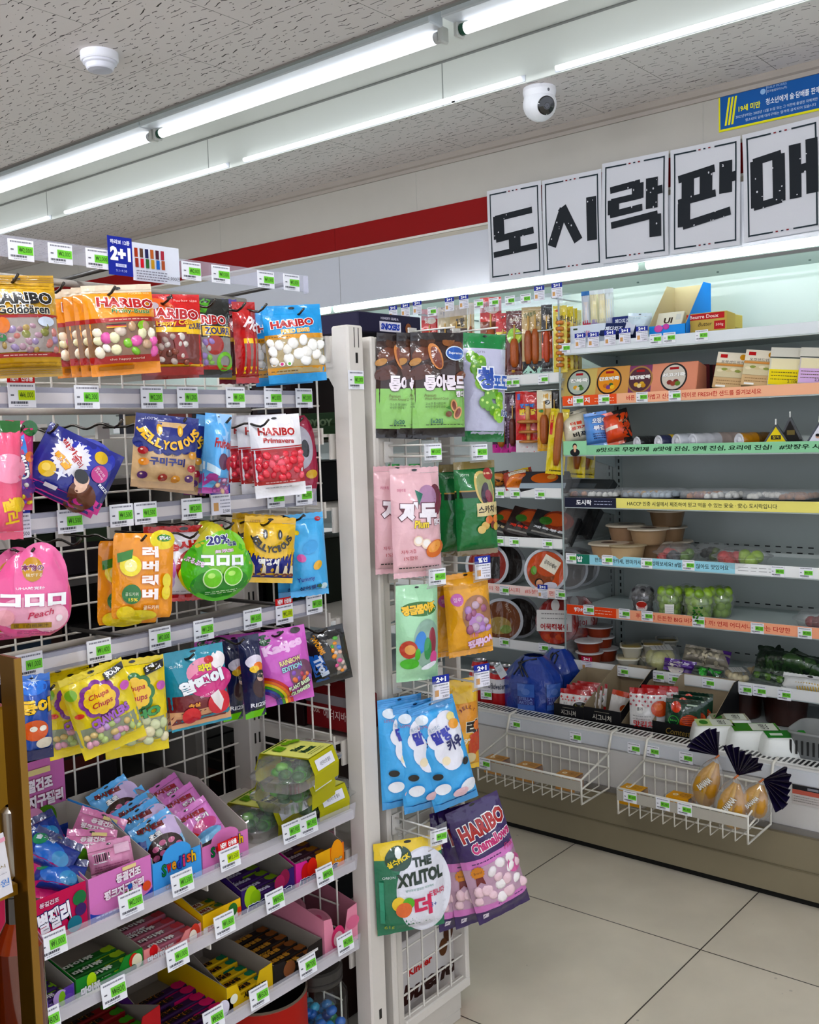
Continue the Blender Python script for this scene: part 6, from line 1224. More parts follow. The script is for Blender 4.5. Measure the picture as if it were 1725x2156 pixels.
# shelf 3 ---------------------------------------------------------------
bk = dict(name='burger_pack', cat='burger pack', tilt=10)
bagx('cream burger pack with orange lettering on third shelf, left of the blue pack', (1213, 902, 58, 74, -16), XF+.04, Design('ddd6c2', lambda c: (c.text('더블', .1, .08, .4, .1, 'd8502a', bold=.04), c.text('불고기', .15, -.06, .5, .1, 'c84a2a', bold=.05), c.text('비프', .15, -.24, .5, .13, '2a2624', bold=.05)), t=.06), **bk)
bagx('sky blue burger pack standing on third shelf', (1257, 904, 46, 74, -8), XF+.035, Design('6a9edc', lambda c: (c.text('오징어', .2, .2, .6, .18, 'f2f4fa', bold=.06, out='1f3a8a', ow=.05), c.text('튀김', .2, -.02, .5, .14, 'f2f4fa', bold=.06, out='1f3a8a', ow=.05), c.lines(-.1, .45, -.18, 3, .06, '24407a', .03)), t=.06), **bk)
bagx('orange and black burger pack, rightmost of the three', (1300, 900, 52, 72, -14), XF+.05, Design('de5a24', lambda c: (c.poly([(-.1, .5), (.5, .5), (.5, -.5), (.15, -.5), (.3, 0)], '2a2624'), c.rect(-.5, -.1, .1, .0, 'e8d8c8'), c.text('버거', .3, .1, .25, .1, 'd8c8a8')), t=.07), **bk)
def roll(label, px, py, r, L, wrap, band=None, dx=0.):
    p = at(px, py, x=XF+.01+dx); R = r*depth(p)/FPX; z = zt[3]+R
    t = root('rice_roll', label, 'rice roll', (p.x, p.y, z), 'wrapped rice rolls')
    M = Matrix.Rotation(-.5, 4, 'Z')
    b = MB(); b.lathe([(R*.96, .0), (R, .006), (R, L*.5), (R*1.02, L*.52), (R*.95, L), (.001, L+.01)], wrap, 16, M=M, axis='x', cols=[wrap, wrap, band or wrap, band or wrap, wrap]); b.part('wrapper', FILM, t)
    b = MB(); b.lathe([(.001, -.004), (R*.5, .001), (R*.8, -.002), (R*.97, .001)], 'd9dadf', 14, M=M, axis='x'); b.part('folded_end', FILM, t)
roll('black wrapped rice roll, leftmost on third shelf', 1341, 922, 15, .07, '2a2a2c'); roll('yellow and navy wrapped rice roll, second from left', 1386, 920, 16, .08, '33365a', 'e0c23a')
roll('silver wrapped rice roll with blue edge in the middle of third shelf', 1424, 916, 17, .14, 'c9ccd2', '2a3a7a'); roll('large crumpled silver rice roll in the middle of third shelf', 1458, 918, 17, .2, 'd4d4d8', 'b8a8a0', .01); roll('mustard yellow wrapped rice roll with pink end', 1556, 918, 17, .12, 'b8862a', '7a5a2a')
def trik(label, px, py, w, h, col, face, art, dx=0.):
    p = at(px, py, x=XF+.02+dx); k = depth(p)/FPX; W, H = w*k, h*k; z = zt[3]
    t = root('rice_triangle', label, 'rice triangle', Matrix.Translation((p.x, p.y, z)) @ Matrix.Rotation(.25, 4, 'Z'), 'wrapped rice triangles')
    b = MB(); b.prism([(0, W/2, 0), (0, -W/2, 0), (0, 0, H)], (.045, 0, 0), col); b.box(-.001, .02, -.002, .002, H-.004, H+.014, 'e0e0da'); b.part('wrapper', FILM, t)
    b = MB(); b.poly([(-.001, W*.4, .005), (-.001, -W*.4, .005), (-.001, 0, H*.86)], face); c = Canvas(b, W*.5, H*.5, lambda u, v, o: Vector((-.001-o, -u, H*.3+v)), off=.0003); art(c); b.part('label', PAPER, t)
trik('yellow labelled rice triangle on third shelf', 1634, 904, 66, 52, '22262e', 'e6d224', lambda c: (c.rect(-.3, .1, .3, .45, '2a2620'), c.text('참치', 0, .28, .4, .22, 'e6d224'), c.lines(-.45, .45, -.1, 2, .2, '6a5a10', .05)))
trik('black rice triangle behind the yellow labelled one', 1664, 892, 62, 66, '1f1f22', '2c2624', lambda c: c.rect(-.2, .2, .3, .5, '8a7a4a'), .06)
trik('blue and white rice triangle at the right edge of third shelf', 1726, 905, 66, 56, '23283a', 'e4e4ec', lambda c: (c.rect(-.7, -.6, .7, -.2, '2a3a8a'), c.ell(-.1, .25, .14, .14, 'd8b09a'), c.ell(-.1, .34, .14, .1, '1a1614'), c.text('볶음', .25, .1, .3, .2, 'c8322a', bold=.04)))
# shelf 4: lunch boxes ------------------------------------------------
def lunch(label, px, py, wpx, seed, z=zt[4], food=('f0eee6', 'b8783a', '8a4a2a')):
    p = at(px, py, x=XF+.1); W = wpx*depth(p)/FPX*1.05; t = root('lunch_tray', label, 'lunch box', Matrix.Translation((XF+.11, p.y, z)) @ Matrix.Rotation(math.pi/2, 4, 'Z'), 'packed lunch trays')
    b = MB(); rbox(b, W, .17, [(.9, .88, 0), (1, 1, .02), (1.02, 1.02, .022)], '1d1f22'); b.part('black_tray', PLASTIC, t)
    b = MB(); rr = random.Random(seed)
    for k in range(46):
        x = rr.uniform(-.42, .42)*W; b.ball((x, rr.uniform(-.07, .066), .026), .012, .012, .012, food[0] if x < .05*W else rr.choice(food[1:]), 7, 4)
    b.part('rice_and_sides', FOOD, t)
    b = MB(); rbox(b, W*1.01, .172, [(1, 1, .022), (.97, .96, .044), (.9, .88, .047)], 'ffffff'); b.part('clear_lid', FILMC, t)
lunch('clear lidded lunch tray of white rice above the navy strip', 1262, 1042, 116, 1); lunch('lunch tray with silvery film, second from left above the yellow strip', 1375, 1042, 118, 2, food=('b8c4cc', '9aa4ac', 'c8a058'))
lunch('lunch tray of white rice, third from left above the yellow strip', 1505, 1044, 126, 3); lunch('lunch tray with brown side dish and rice near the right edge', 1645, 1048, 140, 4, food=('a8764a', 'f0ece2', 'e8e6dc'))
# shelf 5: soup tubs, fruit bowls -------------------------------------
def tub(label, px, py, r, hpx, z, dx=0., col='a58a6c', lid='c2b8a8', top='5a4034', **k):
    p = at(px, py, x=XF+.05+dx); s_ = depth(p)/FPX; R = r*s_; H = hpx*s_
    t = root(k.get('name', 'soup_tub'), label, k.get('cat', 'soup tub'), (p.x, p.y, z), k.get('group', 'plastic soup tubs'))
    b = MB(); b.lathe([(.001, 0), (R*.76, 0), (R*.8, .004), (R*.97, H*.95)], col, 26); b.part('cup', PLASTIC, t)
    b = MB(); b.lathe([(R*.97, H*.9), (R*1.1, H*.91), (R*1.1, H*.98), (R*1.02, H*1.02), (.001, H*1.01)], lid, 26); b.lathe([(.001, H*1.012), (R*.8, H*1.016)], top, 22); b.part('lid', PLASTIC, t); return H
tub('brown soup tub at the front of the stack, left end of the blue strip shelf', 1283, 1150, 40, 36, zt[5], .0); tub('beige soup tub, frontmost, right of the brown one', 1320, 1154, 40, 36, zt[5], .0, 'bda684', 'a89a80', '7a5a44')
tub('brown soup tub in the second layer of the stack, left one', 1318, 1118, 38, 34, zt[5]+.058, .1, '8a7058'); tub('brown soup tub in the second layer of the stack, right one', 1366, 1122, 40, 34, zt[5]+.055, .06, '9a8266'); tub('brown soup tub behind, lower layer of the stack', 1376, 1150, 38, 36, zt[5], .1, '8e745a')
tub('dark soup tub topmost of the stack, right under the shelf above', 1405, 1090, 38, 34, zt[5]+.112, .14, '7a6248'); tub('brown soup tub at the right of the second layer', 1408, 1120, 36, 32, zt[5]+.056, .15, '80684e'); tub('brown soup tub at the back right, lower layer', 1420, 1150, 36, 34, zt[5], .17, '7e664c')
def fruit_bowl(label, px, py, r, hpx, z, dx, fr):
    p = at(px, py, x=XF+.06+dx); s_ = depth(p)/FPX; R = r*s_; H = hpx*s_
    t = root('fruit_bowl', label, 'fruit bowl', (p.x, p.y, z), 'clear fruit bowls')
    b = MB(); b.lathe([(.001, .001), (R*.7, .001), (R*.92, H*.55), (R*1.05, H*.56), (R*1.05, H*.6), (R*.9, H*.64), (R*.7, H*.92), (R*.3, H), (.001, H)], 'ffffff', 30); b.part('clear_bowl', CLEAR, t)
    b = MB(); rr = random.Random(int(px))
    for x0, x1, c, s in fr:
        for k in range(5): b.ball((rr.uniform(-.4, .4)*R, -R*rr.uniform(x0, x1), H*rr.uniform(.2, .52)), R*s, R*s, R*s, c, 10, 6)
    b.part('cut_fruit', FOOD, t)
fruit_bowl('clear bowl of red and dark fruit on the blue strip shelf', 1426, 1160, 48, 42, zt[5], 0, ((-.6, -.4, 'b8302a', .24), (-.2, .2, '2a2230', .22), (.3, .6, '6a8a3a', .22)))
fruit_bowl('clear bowl of red and green fruit, rightmost on the blue strip shelf', 1563, 1166, 60, 42, zt[5], 0, ((-.6, -.3, 'b83030', .24), (-.1, .5, '9ab83a', .24)))
fruit_bowl('clear bowl of dark fruit behind the other two bowls', 1500, 1150, 40, 36, zt[5], .14, ((-.4, .1, '2a2a24', .24), (.1, .5, '5a6a2a', .22)))
# shelf 6: fruit cups ---------------------------------------------------
def cup(label, px, py, r, hpx, dx, col, sticker, z=zt[6]):
    p = at(px, py, x=XF+.05+dx); s_ = depth(p)/FPX; R = r*s_; H = hpx*s_
    t = root('fruit_cup', label, 'fruit cup', (p.x, p.y, z), 'domed fruit cups')
    dome = [(R*1.0*math.cos(a), H*.56+R*1.0*math.sin(a)) for a in [k*math.pi/16 for k in range(0, 9)]]
    b = MB(); b.lathe([(.001, .001), (R*.72, .001), (R*.95, H*.5), (R*1.06, H*.51), (R*1.06, H*.55)], 'ffffff', 26); b.part('clear_cup', CLEAR, t)
    b = MB(); b.lathe([(R*1.04, H*.552)]+dome[:-1]+[(.001, dome[-1][1])], 'ffffff', 26); b.part('dome_lid', CLEAR, t)
    b = MB(); rr = random.Random(int(px)); g = R*.34
    for lay in range(4):
        for k in range(6):
            a = k*1.047+lay*.5; rad = R*(.42+.1*lay*.5); b.ball((rad*math.cos(a), rad*math.sin(a), g+lay*g*1.35), g, g, g*1.05, col[(k+lay) % len(col)], 12, 8)
        b.ball((0, 0, g+lay*g*1.35), g, g, g, col[0], 10, 6)
    b.part('fruits', FOOD, t)
    if sticker:
        b = MB(); c = Canvas(b, R*.9, R*1.2, lambda u, v, o: Vector((-math.cos(u/R+.35)*(R*.93+o+v*.1), -math.sin(u/R+.35)*(R*.93+o+v*.1), H*.28+v)), off=.001, cell=.004)
        sticker(c); b.part('sticker', PAPER, t)
GR = ['8aa83a', '7a9a32', '97b54a', '86a440']
cup('domed cup of dark grapes, leftmost of the fruit cups', 1354, 1255, 28, 66, 0, ['1c1620', '241a26', '17131a'], lambda c: (c.ell(0, .05, .5, .5, 'e0dcd8'), c.ell(0, .2, .44, .24, 'a83226'), c.text('GRAPE', 0, .0, .6, .12, 'c02a2a', bold=.03), c.lines(-.4, .4, -.2, 2, .12, '8a8a8a', .05)))
st = lambda c: (c.rect(-.3, -.5, .4, .35, 'e8e6e2'), c.lines(-.25, .35, .2, 4, .12, '9a9a9a', .03), [c.rect(-.2+.06*k, -.42, -.17+.06*k, -.2, '1c1c1c') for k in range(8)])
cup('domed cup of green grapes with a white sticker, second from left', 1411, 1264, 31, 66, 0, GR, st); cup('domed cup of green grapes in the back row, behind the sticker cup', 1447, 1252, 27, 62, .1, GR, None)
cup('domed cup of green grapes with a leafy print, frontmost right', 1472, 1271, 33, 66, -.01, GR, lambda c: [c.ell(random.Random(k).uniform(-.4, .3), random.Random(k+50).uniform(-.4, .4), .09, .07, ('2a6a2a', '4a8a2a', '1a4a1a')[k % 3], 8) for k in range(24)])
cup('domed cup of green grapes, rightmost in the back', 1516, 1260, 31, 66, .08, GR, None)
fruit_bowl('clear lidded bowl of dark red fruit at the right edge of the burger shelf', 1720, 1303, 46, 44, zt[6], 0, ((-.6, .6, '7a1a22', .3), (-.3, .3, '8a2028', .28)))
# shelf 7 ----------------------------------------------------------------
kt_ = dict(name='kimchi_cup', cat='kimchi cup', group='small kimchi cups', col='8a3a20', lid='d0d0d0', top='c4c4c4')
tub('small kimchi cup with foil lid, bottom front of the left stack', 1242, 1388, 27, 26, zt[7], 0, **kt_); tub('small kimchi cup with foil lid, second layer front of the left stack', 1240, 1370, 27, 26, zt[7]+.04, 0, **kt_)
tub('small kimchi cup with foil lid, bottom back of the left stack', 1275, 1385, 26, 26, zt[7], .08, **kt_); tub('small kimchi cup with foil lid, second layer back of the left stack', 1266, 1362, 26, 25, zt[7]+.04, .09, **kt_); tub('small kimchi cup with foil lid, topmost of the left stack', 1262, 1340, 27, 24, zt[7]+.08, .09, **kt_)
def wtray(label, px, py, z, dx, top, n='side_dish_tray'):
    p = at(px, py, x=XF+.06+dx); t = root(n, label, 'side dish tray', Matrix.Translation((p.x, p.y, z)) @ Matrix.Rotation(.5, 4, 'Z'), 'white side dish trays')
    b = MB(); rbox(b, .095, .075, [(.75, .72, 0), (.98, .97, .034), (1.08, 1.08, .036), (1.08, 1.08, .039)], 'd6d2c4'); b.part('tray', PLASTIC, t)
    b = MB(); rbox(b, .09, .07, [(1, 1, .039), (.98, .98, .0405)], top); b.part('printed_film', FILM, t)
wtray('white side dish tray, lower left of the pair of stacks', 1322, 1384, zt[7], 0, 'c8bfa0'); wtray('white side dish tray with olive film, upper left', 1330, 1357, zt[7]+.042, .01, '8a7a4a'); wtray('white side dish tray, lower right behind the left stack', 1362, 1376, zt[7], .07, 'c8bfa0'); wtray('white side dish tray with olive film, upper right', 1375, 1350, zt[7]+.042, .08, '8a7848'); wtray('white side dish tray with olive film, rearmost, nearly under the shelf', 1404, 1338, zt[7]+.042, .17, '80703f')
def clam(label, px, py, L, W, H, z, dx, n, r, cols, rot=.6, kind='produce_box', part='produce', lab=False):
    p = at(px, py, x=XF+.07+dx); t = root(kind, label, 'produce box', Matrix.Translation((p.x, p.y, z)) @ Matrix.Rotation(rot, 4, 'Z'))
    b = MB(); rbox(b, L, W, [(.86, .84, .001), (.95, .94, H*.5), (1.04, 1.04, H*.52), (.95, .94, H*.56), (.86, .84, H)], 'ffffff'); b.part('clear_box', CLEAR, t)
    b = MB(); rr = random.Random(int(px)+n)
    for k in range(n): b.ball((rr.uniform(-.3, .3)*L, rr.uniform(-.28, .28)*W, r+rr.uniform(0, max(0, H-2.3*r))), r, r*.95, r*rr.uniform(.9, 1.05), rr.choice(cols), 12, 8)
    b.part(part, FOOD, t)
    if lab:
        b = MB(); c = Canvas(b, L*.6, W*.55, lambda u, v, o: Vector((u, v, H+o)), off=.0006); c.rect(-.5, -.5, .5, .5, 'dcdcd8'); c.lines(-.4, .4, .25, 4, .16, '8a8a8a', .03); b.part('label', PAPER, t)
clam('clear box of pale peeled pears on the vegetable shelf', 1392, 1392, .15, .13, .08, zt[7], .02, 3, .036, ['d2cf92', 'c8c688', 'dcd8a0'], lab=True, part='pears')
bagx('purple packet of peeled garlic lying on the vegetable shelf', (1432, 1402, 60, 26, 6), XF+.03, Design('5a2a8a', lambda c: (c.ell(-.1, -.2, .25, .2, 'd8d0c8'), c.text('마늘', .1, .2, .4, .3, 'e8e0f4', bold=.05)), t=.04), tilt=20, name='food_packet', cat='food packet')
bagx('clear packet of bean sprouts with purple corner on the vegetable shelf', (1488, 1384, 84, 40, 8), XF+.09, Design('8f897c', lambda c: (c.poly([(.3, .5), (.5, .5), (.5, -.2)], '4a2470'), [c.ell(random.Random(k).uniform(-.4, .3), random.Random(k+9).uniform(-.35, .35), .05, .03, ('b8b0a0', '9a9484', 'c8c0a8')[k % 3], 8, rot=k*40) for k in range(40)]), t=.05), tilt=30, name='food_packet', cat='food packet')
bagx('flat packet with green leaves, left of the mushroom box', (1490, 1416, 52, 22, 10), XF+.02, Design('4a524c', lambda c: [c.ell(random.Random(k).uniform(-.4, .4), random.Random(k+5).uniform(-.4, .3), .09, .05, ('2f8a3a', '4ab04a', '1f5a2a')[k % 3], 8, rot=k*50) for k in range(26)], t=.02), tilt=50, name='food_packet', cat='food packet')
clam('clear box of peeled garlic cloves with a white label', 1552, 1412, .11, .085, .04, zt[7], .0, 14, .013, ['d8c8a0', 'e0d4b0', 'ccba8c'], lab=True, part='garlic_cloves')
clam('second clear box of garlic cloves, behind and to the right', 1590, 1402, .1, .08, .04, zt[7], .08, 6, .013, ['b8a478', 'c8b48a'], part='garlic_cloves')
bagx('large clear bag of dark green leaf vegetables at the right end', (1668, 1398, 120, 50, 8), XF+.1, Design('24382a', lambda c: [c.ell(random.Random(k).uniform(-.45, .45), random.Random(k+3).uniform(-.4, .4), .12, .05, ('2f4a2c', '1d3020', '3f5a34', '16241a')[k % 4], 8, rot=k*37) for k in range(60)], t=.07), tilt=35, name='vegetable_bag', cat='vegetable bag')
bagx('flat pack of green zucchini slices under the leaf bag', (1622, 1426, 60, 26, 10), XF+.01, Design('39463a', lambda c: [c.ell(-.35+.16*k, -.05+.1*(k % 2), .1, .1, ('5a7a3a', '2f4a2a')[k % 2], 12) for k in range(6)], t=.02), tilt=45, name='vegetable_bag', cat='vegetable bag')
bagx('white packet of yellow strips at the right edge of the vegetable shelf', (1704, 1442, 92, 40, 4), XF+.02, Design('d8d8d6', lambda c: [c.rect(-.2+.05*k, -.45, -.18+.05*k, -.05, 'c8a84a', rot=20) for k in range(12)], t=.04), tilt=35, name='food_packet', cat='food packet')
# well ----------------------------------------------------------------------
ZW = .363
def can(label, px, py, dx=0., z=ZW):
    p = at(px, py, x=2.93+dx); t = root('drink_can', label, 'drink can', (p.x, p.y, z), 'white and red drink cans'); R = .033; H = .122
    b = MB(); b.lathe([(.024, 0), (.03, .004), (R, .012), (R, .05), (R, .052), (R, .1), (.027, .117)], 'e2e0e2', 24, cols=['c9c9cc', 'b8222a', 'b8222a', 'e2e0e2', 'e6e4e6', 'c82a30'])
    c = Canvas(b, .06, .05, lambda u, v, o: Vector((-math.cos(u/R+.4)*(R+o), -math.sin(u/R+.4)*(R+o), .075+v)), off=.0003, cell=.004); c.text('Budweiser', 0, 0, .9, .42, '1f2a4a', shear=.3, bold=.02); b.part('body', PLASTIC, t)
    b = MB(); b.lathe([(.027, .116), (.0275, .121), (.025, .1205), (.023, .116), (.001, .116)], 'c9c9ce', 22); b.part('can_top', METAL, t)
for i, (x, y, dx, l) in enumerate(((1032, 1462, .0, 'front left'), (1052, 1466, .0, 'front right'), (1008, 1456, .0, 'leftmost, partly behind a price tag'), (1040, 1440, .09, 'rear left'), (1066, 1446, .09, 'rear right'), (1012, 1432, .12, 'hindmost left'))): can('white and red drink can in the well, %s' % l, x, y, dx)
price_tag('white shop price card leaning on the drink cans', '1,500', at(1024, 1462, x=2.89), 'x', yaw=10)
def drawbag(label, px, py, w, h, dx, seed, detail=True):
    p = at(px, py, x=2.97+dx); s_ = depth(p)/FPX; R = w/2*s_; H = h*s_; t = root('drawstring_bag', label, 'drawstring bag', (p.x, p.y, ZW), 'blue drawstring bags')
    ph = seed
    def fn(i, j):
        a = 2*math.pi*i; f = j; base = R*(1 if f < .55 else 1-(f-.55)**1.3*1.9)*(1+.06*math.cos(3*a+ph)*(1-f)); base *= 1+.05*math.sin(a*9+f*4)*f
        return (base*math.cos(a)*.8, base*math.sin(a), H*(f*.98)*(1 if f < .9 else 1-.3*(f-.9)))
    b = MB(); b.grid(fn, 40, 16, '23479c')
    if detail:
        for a, l in ((3.35, 'STELLA'), (4.25, 'STELLA')):
            x, y = .66*R*math.cos(a), .82*R*math.sin(a)
            c = Canvas(b, .058, .09, lambda u, v, o, a=a: Vector((math.cos(a+u/R)*(R*.86+o), math.sin(a+u/R)*(R*1.06+o), H*.32+v)), off=.004, cell=.006)
            c.rect(-.5, -.5, .5, .5, '4a6fb8'); c.rect(-.5, -.3, .5, .0, '3a3f88'); c.text('STELLA', 0, -.07, .8, .12, '8a9ad0', bold=.02); c.text('ARTOIS', 0, -.22, .8, .12, '8a9ad0', bold=.02); c.ell(0, .2, .25, .2, '6a86c4')
    b.part('fabric_bag', FILM, t)
    b = MB(); rr = random.Random(seed)
    for k in range(3): b.path([(rr.uniform(-.3, .1)*R, rr.uniform(-.3, .3)*R, H*.93), (-R*.5, rr.uniform(-.4, .4)*R, H*.86), (-R*.75, rr.uniform(-.5, .5)*R, H*.66)], .003, '15171f', 5)
    b.path([(.02*math.cos(k*.7)*.8, .022*math.sin(k*.7), H*.9) for k in range(10)], .0035, '15171f', 5); b.part('cord', PLASTIC, t)
    if detail:
        b = MB(); b.box(-.0006, .0006, -.016, .016, -.026, .026, 'dfe4ea'); c = Canvas(b, .032, .052, lambda u, v, o: Vector((-.0006-o, -u, v)), off=.0002); c.text('7-ELEVEN', 0, .36, .7, .08, '2a6a4a', bold=.02); c.lines(-.3, .3, .1, 3, .08, '9aa4ae', .02); o = b.part('paper_tag', PAPER, t); o.location = (-R*.84, R*.72, H*.72); o.rotation_euler = (-.6, 0, 0)
drawbag('blue drawstring bag of drink cans with a paper tag, in the well', 1126, 1452, 132, 118, 0, 1); drawbag('dark blue drawstring bag behind the tagged one', 1178, 1440, 96, 112, .16, 2.5, False)
def wbox(label, q, dx, dp, col, art, open_h, inner='a3957e', n=(-.97, -.25, 0)):
    "open black display box of the well, tall back, low front"
    x0p, x1p, ypx, hpx = q; pl_ = 2.9+dx; A, B_ = at(x0p, ypx, x=pl_), at(x1p, ypx, x=pl_); W = A.y-B_.y; H = hpx*depth(A)/FPX
    t = root('display_box', label, 'display box', (pl_, (A.y+B_.y)/2, ZW))
    b = MB(); b.box(0, dp, -W/2, W/2, 0, .002, inner)
    for yy in (-W/2, W/2-.0015): b.prism([(0, yy, 0), (dp, yy, 0), (dp, yy, open_h), (dp*.85, yy, open_h), (0, yy, H)], (0, .0015, 0), inner)
    b.prism([(0, -W/2-.0004, 0), (dp, -W/2-.0004, 0), (dp, -W/2-.0004, open_h), (dp*.85, -W/2-.0004, open_h), (0, -W/2-.0004, H)], (0, -.0006, 0), col); b.box(dp, dp+.0015, -W/2, W/2, 0, open_h, inner); b.part('tray', PAPER, t)
    b = MB(); b.box(-.0015, 0, -W/2, W/2, 0, H, col); c = Canvas(b, W, H, lambda u, v, o: Vector((-.0015-o, -u, H/2+v)), off=.0003); art(c); b.part('front_panel', PAPER, t)
cr = lambda c: (c.text('시그니처', 0, 0, .5, .34, 'd8d4c8', bold=.01), c.rect(-.2, .3, .2, .33, '8a8678'))
wbox('black display box with white print, leftmost in the well, holding striped pouches', (1168, 1229, 1524, 32), 0, .22, '17161a', cr, .13); wbox('black display box with white print, second from left, mostly empty', (1230, 1308, 1534, 36), 0, .26, '17161a', cr, .15); wbox('black display box holding the large kimchi pouch', (1309, 1374, 1552, 14), .0, .24, '1b191c', lambda c: None, .12)
wbox('black display box with gold script holding the green kimchi pouches', (1375, 1492, 1574, 32), .0, .24, '151417', lambda c: c.text('Comtesto', 0, .0, .5, .4, '9a844a', shear=.3), .15)
def a_str(c): c.rect(-.5, .32, .5, .5, 'a81f24'); [c.ell(-.45+.1*k, .2, .04, .05, ('c84a4a', 'e0d0d0')[k % 2], 4) for k in range(10)]; [c.ell(-.4+.1*k, .1, .035, .04, 'c86a6a', 4) for k in range(9)]; c.ell(.18, -.12, .28, .22, 'e8e4e0'); c.ell(.18, -.11, .23, .17, '2f2a1c'); [c.rect(.02+.05*k, -.2, .035+.05*k, -.02, '8a8a4a', rot=40*k) for k in range(7)]; c.ell(-.3, -.02, .1, .1, 'd8d4d0'); c.text('종가', -.3, -.02, .12, .08, '4a4440'); c.lines(-.42, -.1, -.3, 2, .08, '9a9490', .02)
D_st = Design('dedad6', a_str, 'b8242a', t=.018, shape='pouch', hole=False)
sp = bagx('white and red side dish pouch, front of the four in the black box', (1211, 1480, 62, 56, 4), 2.93, D_st, yaw=-6, tilt=8, name='food_pouch', cat='food pouch', group='white and red pouches in the left black box')
for i, l in enumerate(('second', 'third', 'rearmost')): again(sp, 'white and red side dish pouch, %s of the four in the black box' % l, (1224+11*i, 1472-4*i, 62, 56, 4), 2.96+.03*i, yaw=-6, ax='x', tilt=8)
def a_kim(c): c.rect(-.5, .38, .5, .5, 'b01f24'); [c.ell(-.46+.08*(k % 12), .33-.08*(k//12), .035, .04, ('b84a58', 'e8dcdc')[(k+k//12) % 2], 4) for k in range(36)]; c.ell(.34, .12, .24, .22, 'c8562a'); c.ell(.3, .16, .12, .1, 'd8743a'); c.ell(-.2, .1, .12, .12, 'e6e4e0'); c.text('종가', -.2, .1, .16, .07, '2a2a2a', bold=.02); c.lines(-.4, .1, -.04, 2, .06, '9a9a98', .015); c.text('맛김치', -.1, -.2, .56, .14, 'b81f2a', bold=.03); c.lines(-.4, .3, -.38, 1, 1, '8a8a88', .02)
D_km = Design('e6e4e2', a_kim, 'b01f24', t=.03, shape='pouch', hole=False)
km = bagx('white and red kimchi pouch standing upright, large lettering, in the well', (1365, 1500, 72, 104, 0), 2.93, D_km, yaw=-6, name='food_pouch', cat='food pouch')
again(km, 'white and red kimchi pouch behind the upright one', (1390, 1494, 72, 104, 0), 2.98, yaw=-6, ax='x')
bagx('small white and red pouch fallen inside the second black box', (1304, 1492, 40, 76, 12), 2.99, Design('d8d4d0', lambda c: (c.rect(-.5, .36, .5, .5, 'c8502a'), c.ell(.25, .05, .22, .2, 'b8562a'), c.text('볶음', -.05, -.25, .5, .14, 'c82a2a', bold=.04)), t=.02, hole=False), yaw=-6, name='food_pouch', cat='food pouch')
def a_bib(c): c.rect(-.5, -.5, .5, -.3, 'e0dcd4'); c.ell(-.2, .3, .14, .16, 'c8482a'); c.ell(.2, -.08, .28, .24, 'c8562a'); [c.rect(.0, -.12+.05*k, .4, -.1+.05*k, '8a2f18') for k in range(5)]; c.ring(-.25, -.05, .13, .15, '4aa84a'); c.text('bigo', -.25, -.05, .2, .07, '5ab85a', bold=.03); c.text('썰은배추김치', -.05, -.38, .7, .1, 'b02a2a', bold=.04); c.rect(.1, .36, .4, .39, 'b8c8b8')
bb = bagx('dark green kimchi pouch with red picture, front one in the right black box', (1438, 1512, 68, 80, 3), 2.93, Design('16402e', a_bib, '123526', t=.025, shape='pouch', hole=False), yaw=-4, name='food_pouch', cat='food pouch')
again(bb, 'dark green kimchi pouch, middle of three in the right black box', (1452, 1504, 68, 80, 3), 2.97, yaw=-4, ax='x'); again(bb, 'dark green kimchi pouch, rearmost of three in the right black box', (1464, 1496, 68, 80, 3), 3.01, yaw=-4, ax='x')
kb = dict(name='kimchi_tub', cat='kimchi tub', group='large dark kimchi tubs', col='3a1a12', lid='5a5654', top='3a3634')
tub('large dark kimchi tub behind the egg cartons, left one', 1562, 1510, 48, 74, ZW, .08, **kb); tub('large dark kimchi tub behind the egg cartons, right one', 1655, 1516, 50, 74, ZW, .08, **kb)
def eggs(label, px, py, L, W, dx, col, art):
    p = at(px, py, x=2.93+dx); t = root('egg_carton', label, 'egg carton', Matrix.Translation((p.x, p.y, ZW)) @ Matrix.Rotation(-1.0, 4, 'Z'), 'white plastic egg cartons')
    b = MB(); rbox(b, L, W, [(1, 1, 0), (1.05, 1.05, .004), (1.0, 1.0, .03), (.9, .88, .062), (.8, .76, .07)], 'e6e8e4'); b.part('shell', PLASTIC, t)
    b = MB(); c = Canvas(b, L*.78, W*.74, lambda u, v, o: Vector((u, v, .0702+o)), off=.0004); c.rect(-.5, -.5, .5, .5, col); art(c); b.part('printed_label', PAPER, t)
eg_ = lambda c: (c.rect(-.1, -.45, .45, .45, 'e0e4d8'), c.text('신선란', .18, 0, .4, .3, '3a3a3a', bold=.02, rot=90), c.ell(-.3, 0, .12, .2, '4a8a3a'))
eggs('white egg carton with pale label behind the left carton', 1535, 1546, .14, .1, .06, 'a8a48c', eg_); eggs('white egg carton with pale green label, leftmost in front', 1505, 1558, .14, .1, -.02, 'c8d89a', eg_); eggs('white egg carton with green and white label, in the middle', 1590, 1562, .17, .11, .0, '4a8a2a', eg_); eggs('white egg carton with bright green label, rightmost', 1656, 1582, .15, .1, -.02, '2f8a2f', lambda c: (c.rect(-.4, -.2, -.1, .1, 'e8ece4'), c.text('유정란', .2, 0, .3, .3, 'd8e8d0', bold=.02, rot=90)))
p = at(1722, 1590, x=2.95); t = root('plastic_basket', 'grey plastic basket at the right edge of the well', 'basket', (p.x, p.y, ZW))
b = MB(); rbox(b, .16, .13, [(.8, .8, 0), (.85, .85, .01), (.98, .98, .085), (1.06, 1.06, .088), (1.06, 1.06, .094), (.96, .96, .094), (.83, .83, .012)], '8f9190'); b.part('body', PLASTIC, t)
b = MB(); [b.box(-.0815+.0, -.0795, y, y+.006, .03, .07, '2a2b2b') for y in (-.05, -.034, -.018, -.002, .014, .03, .046)]; b.part('slots', PLASTIC, t)
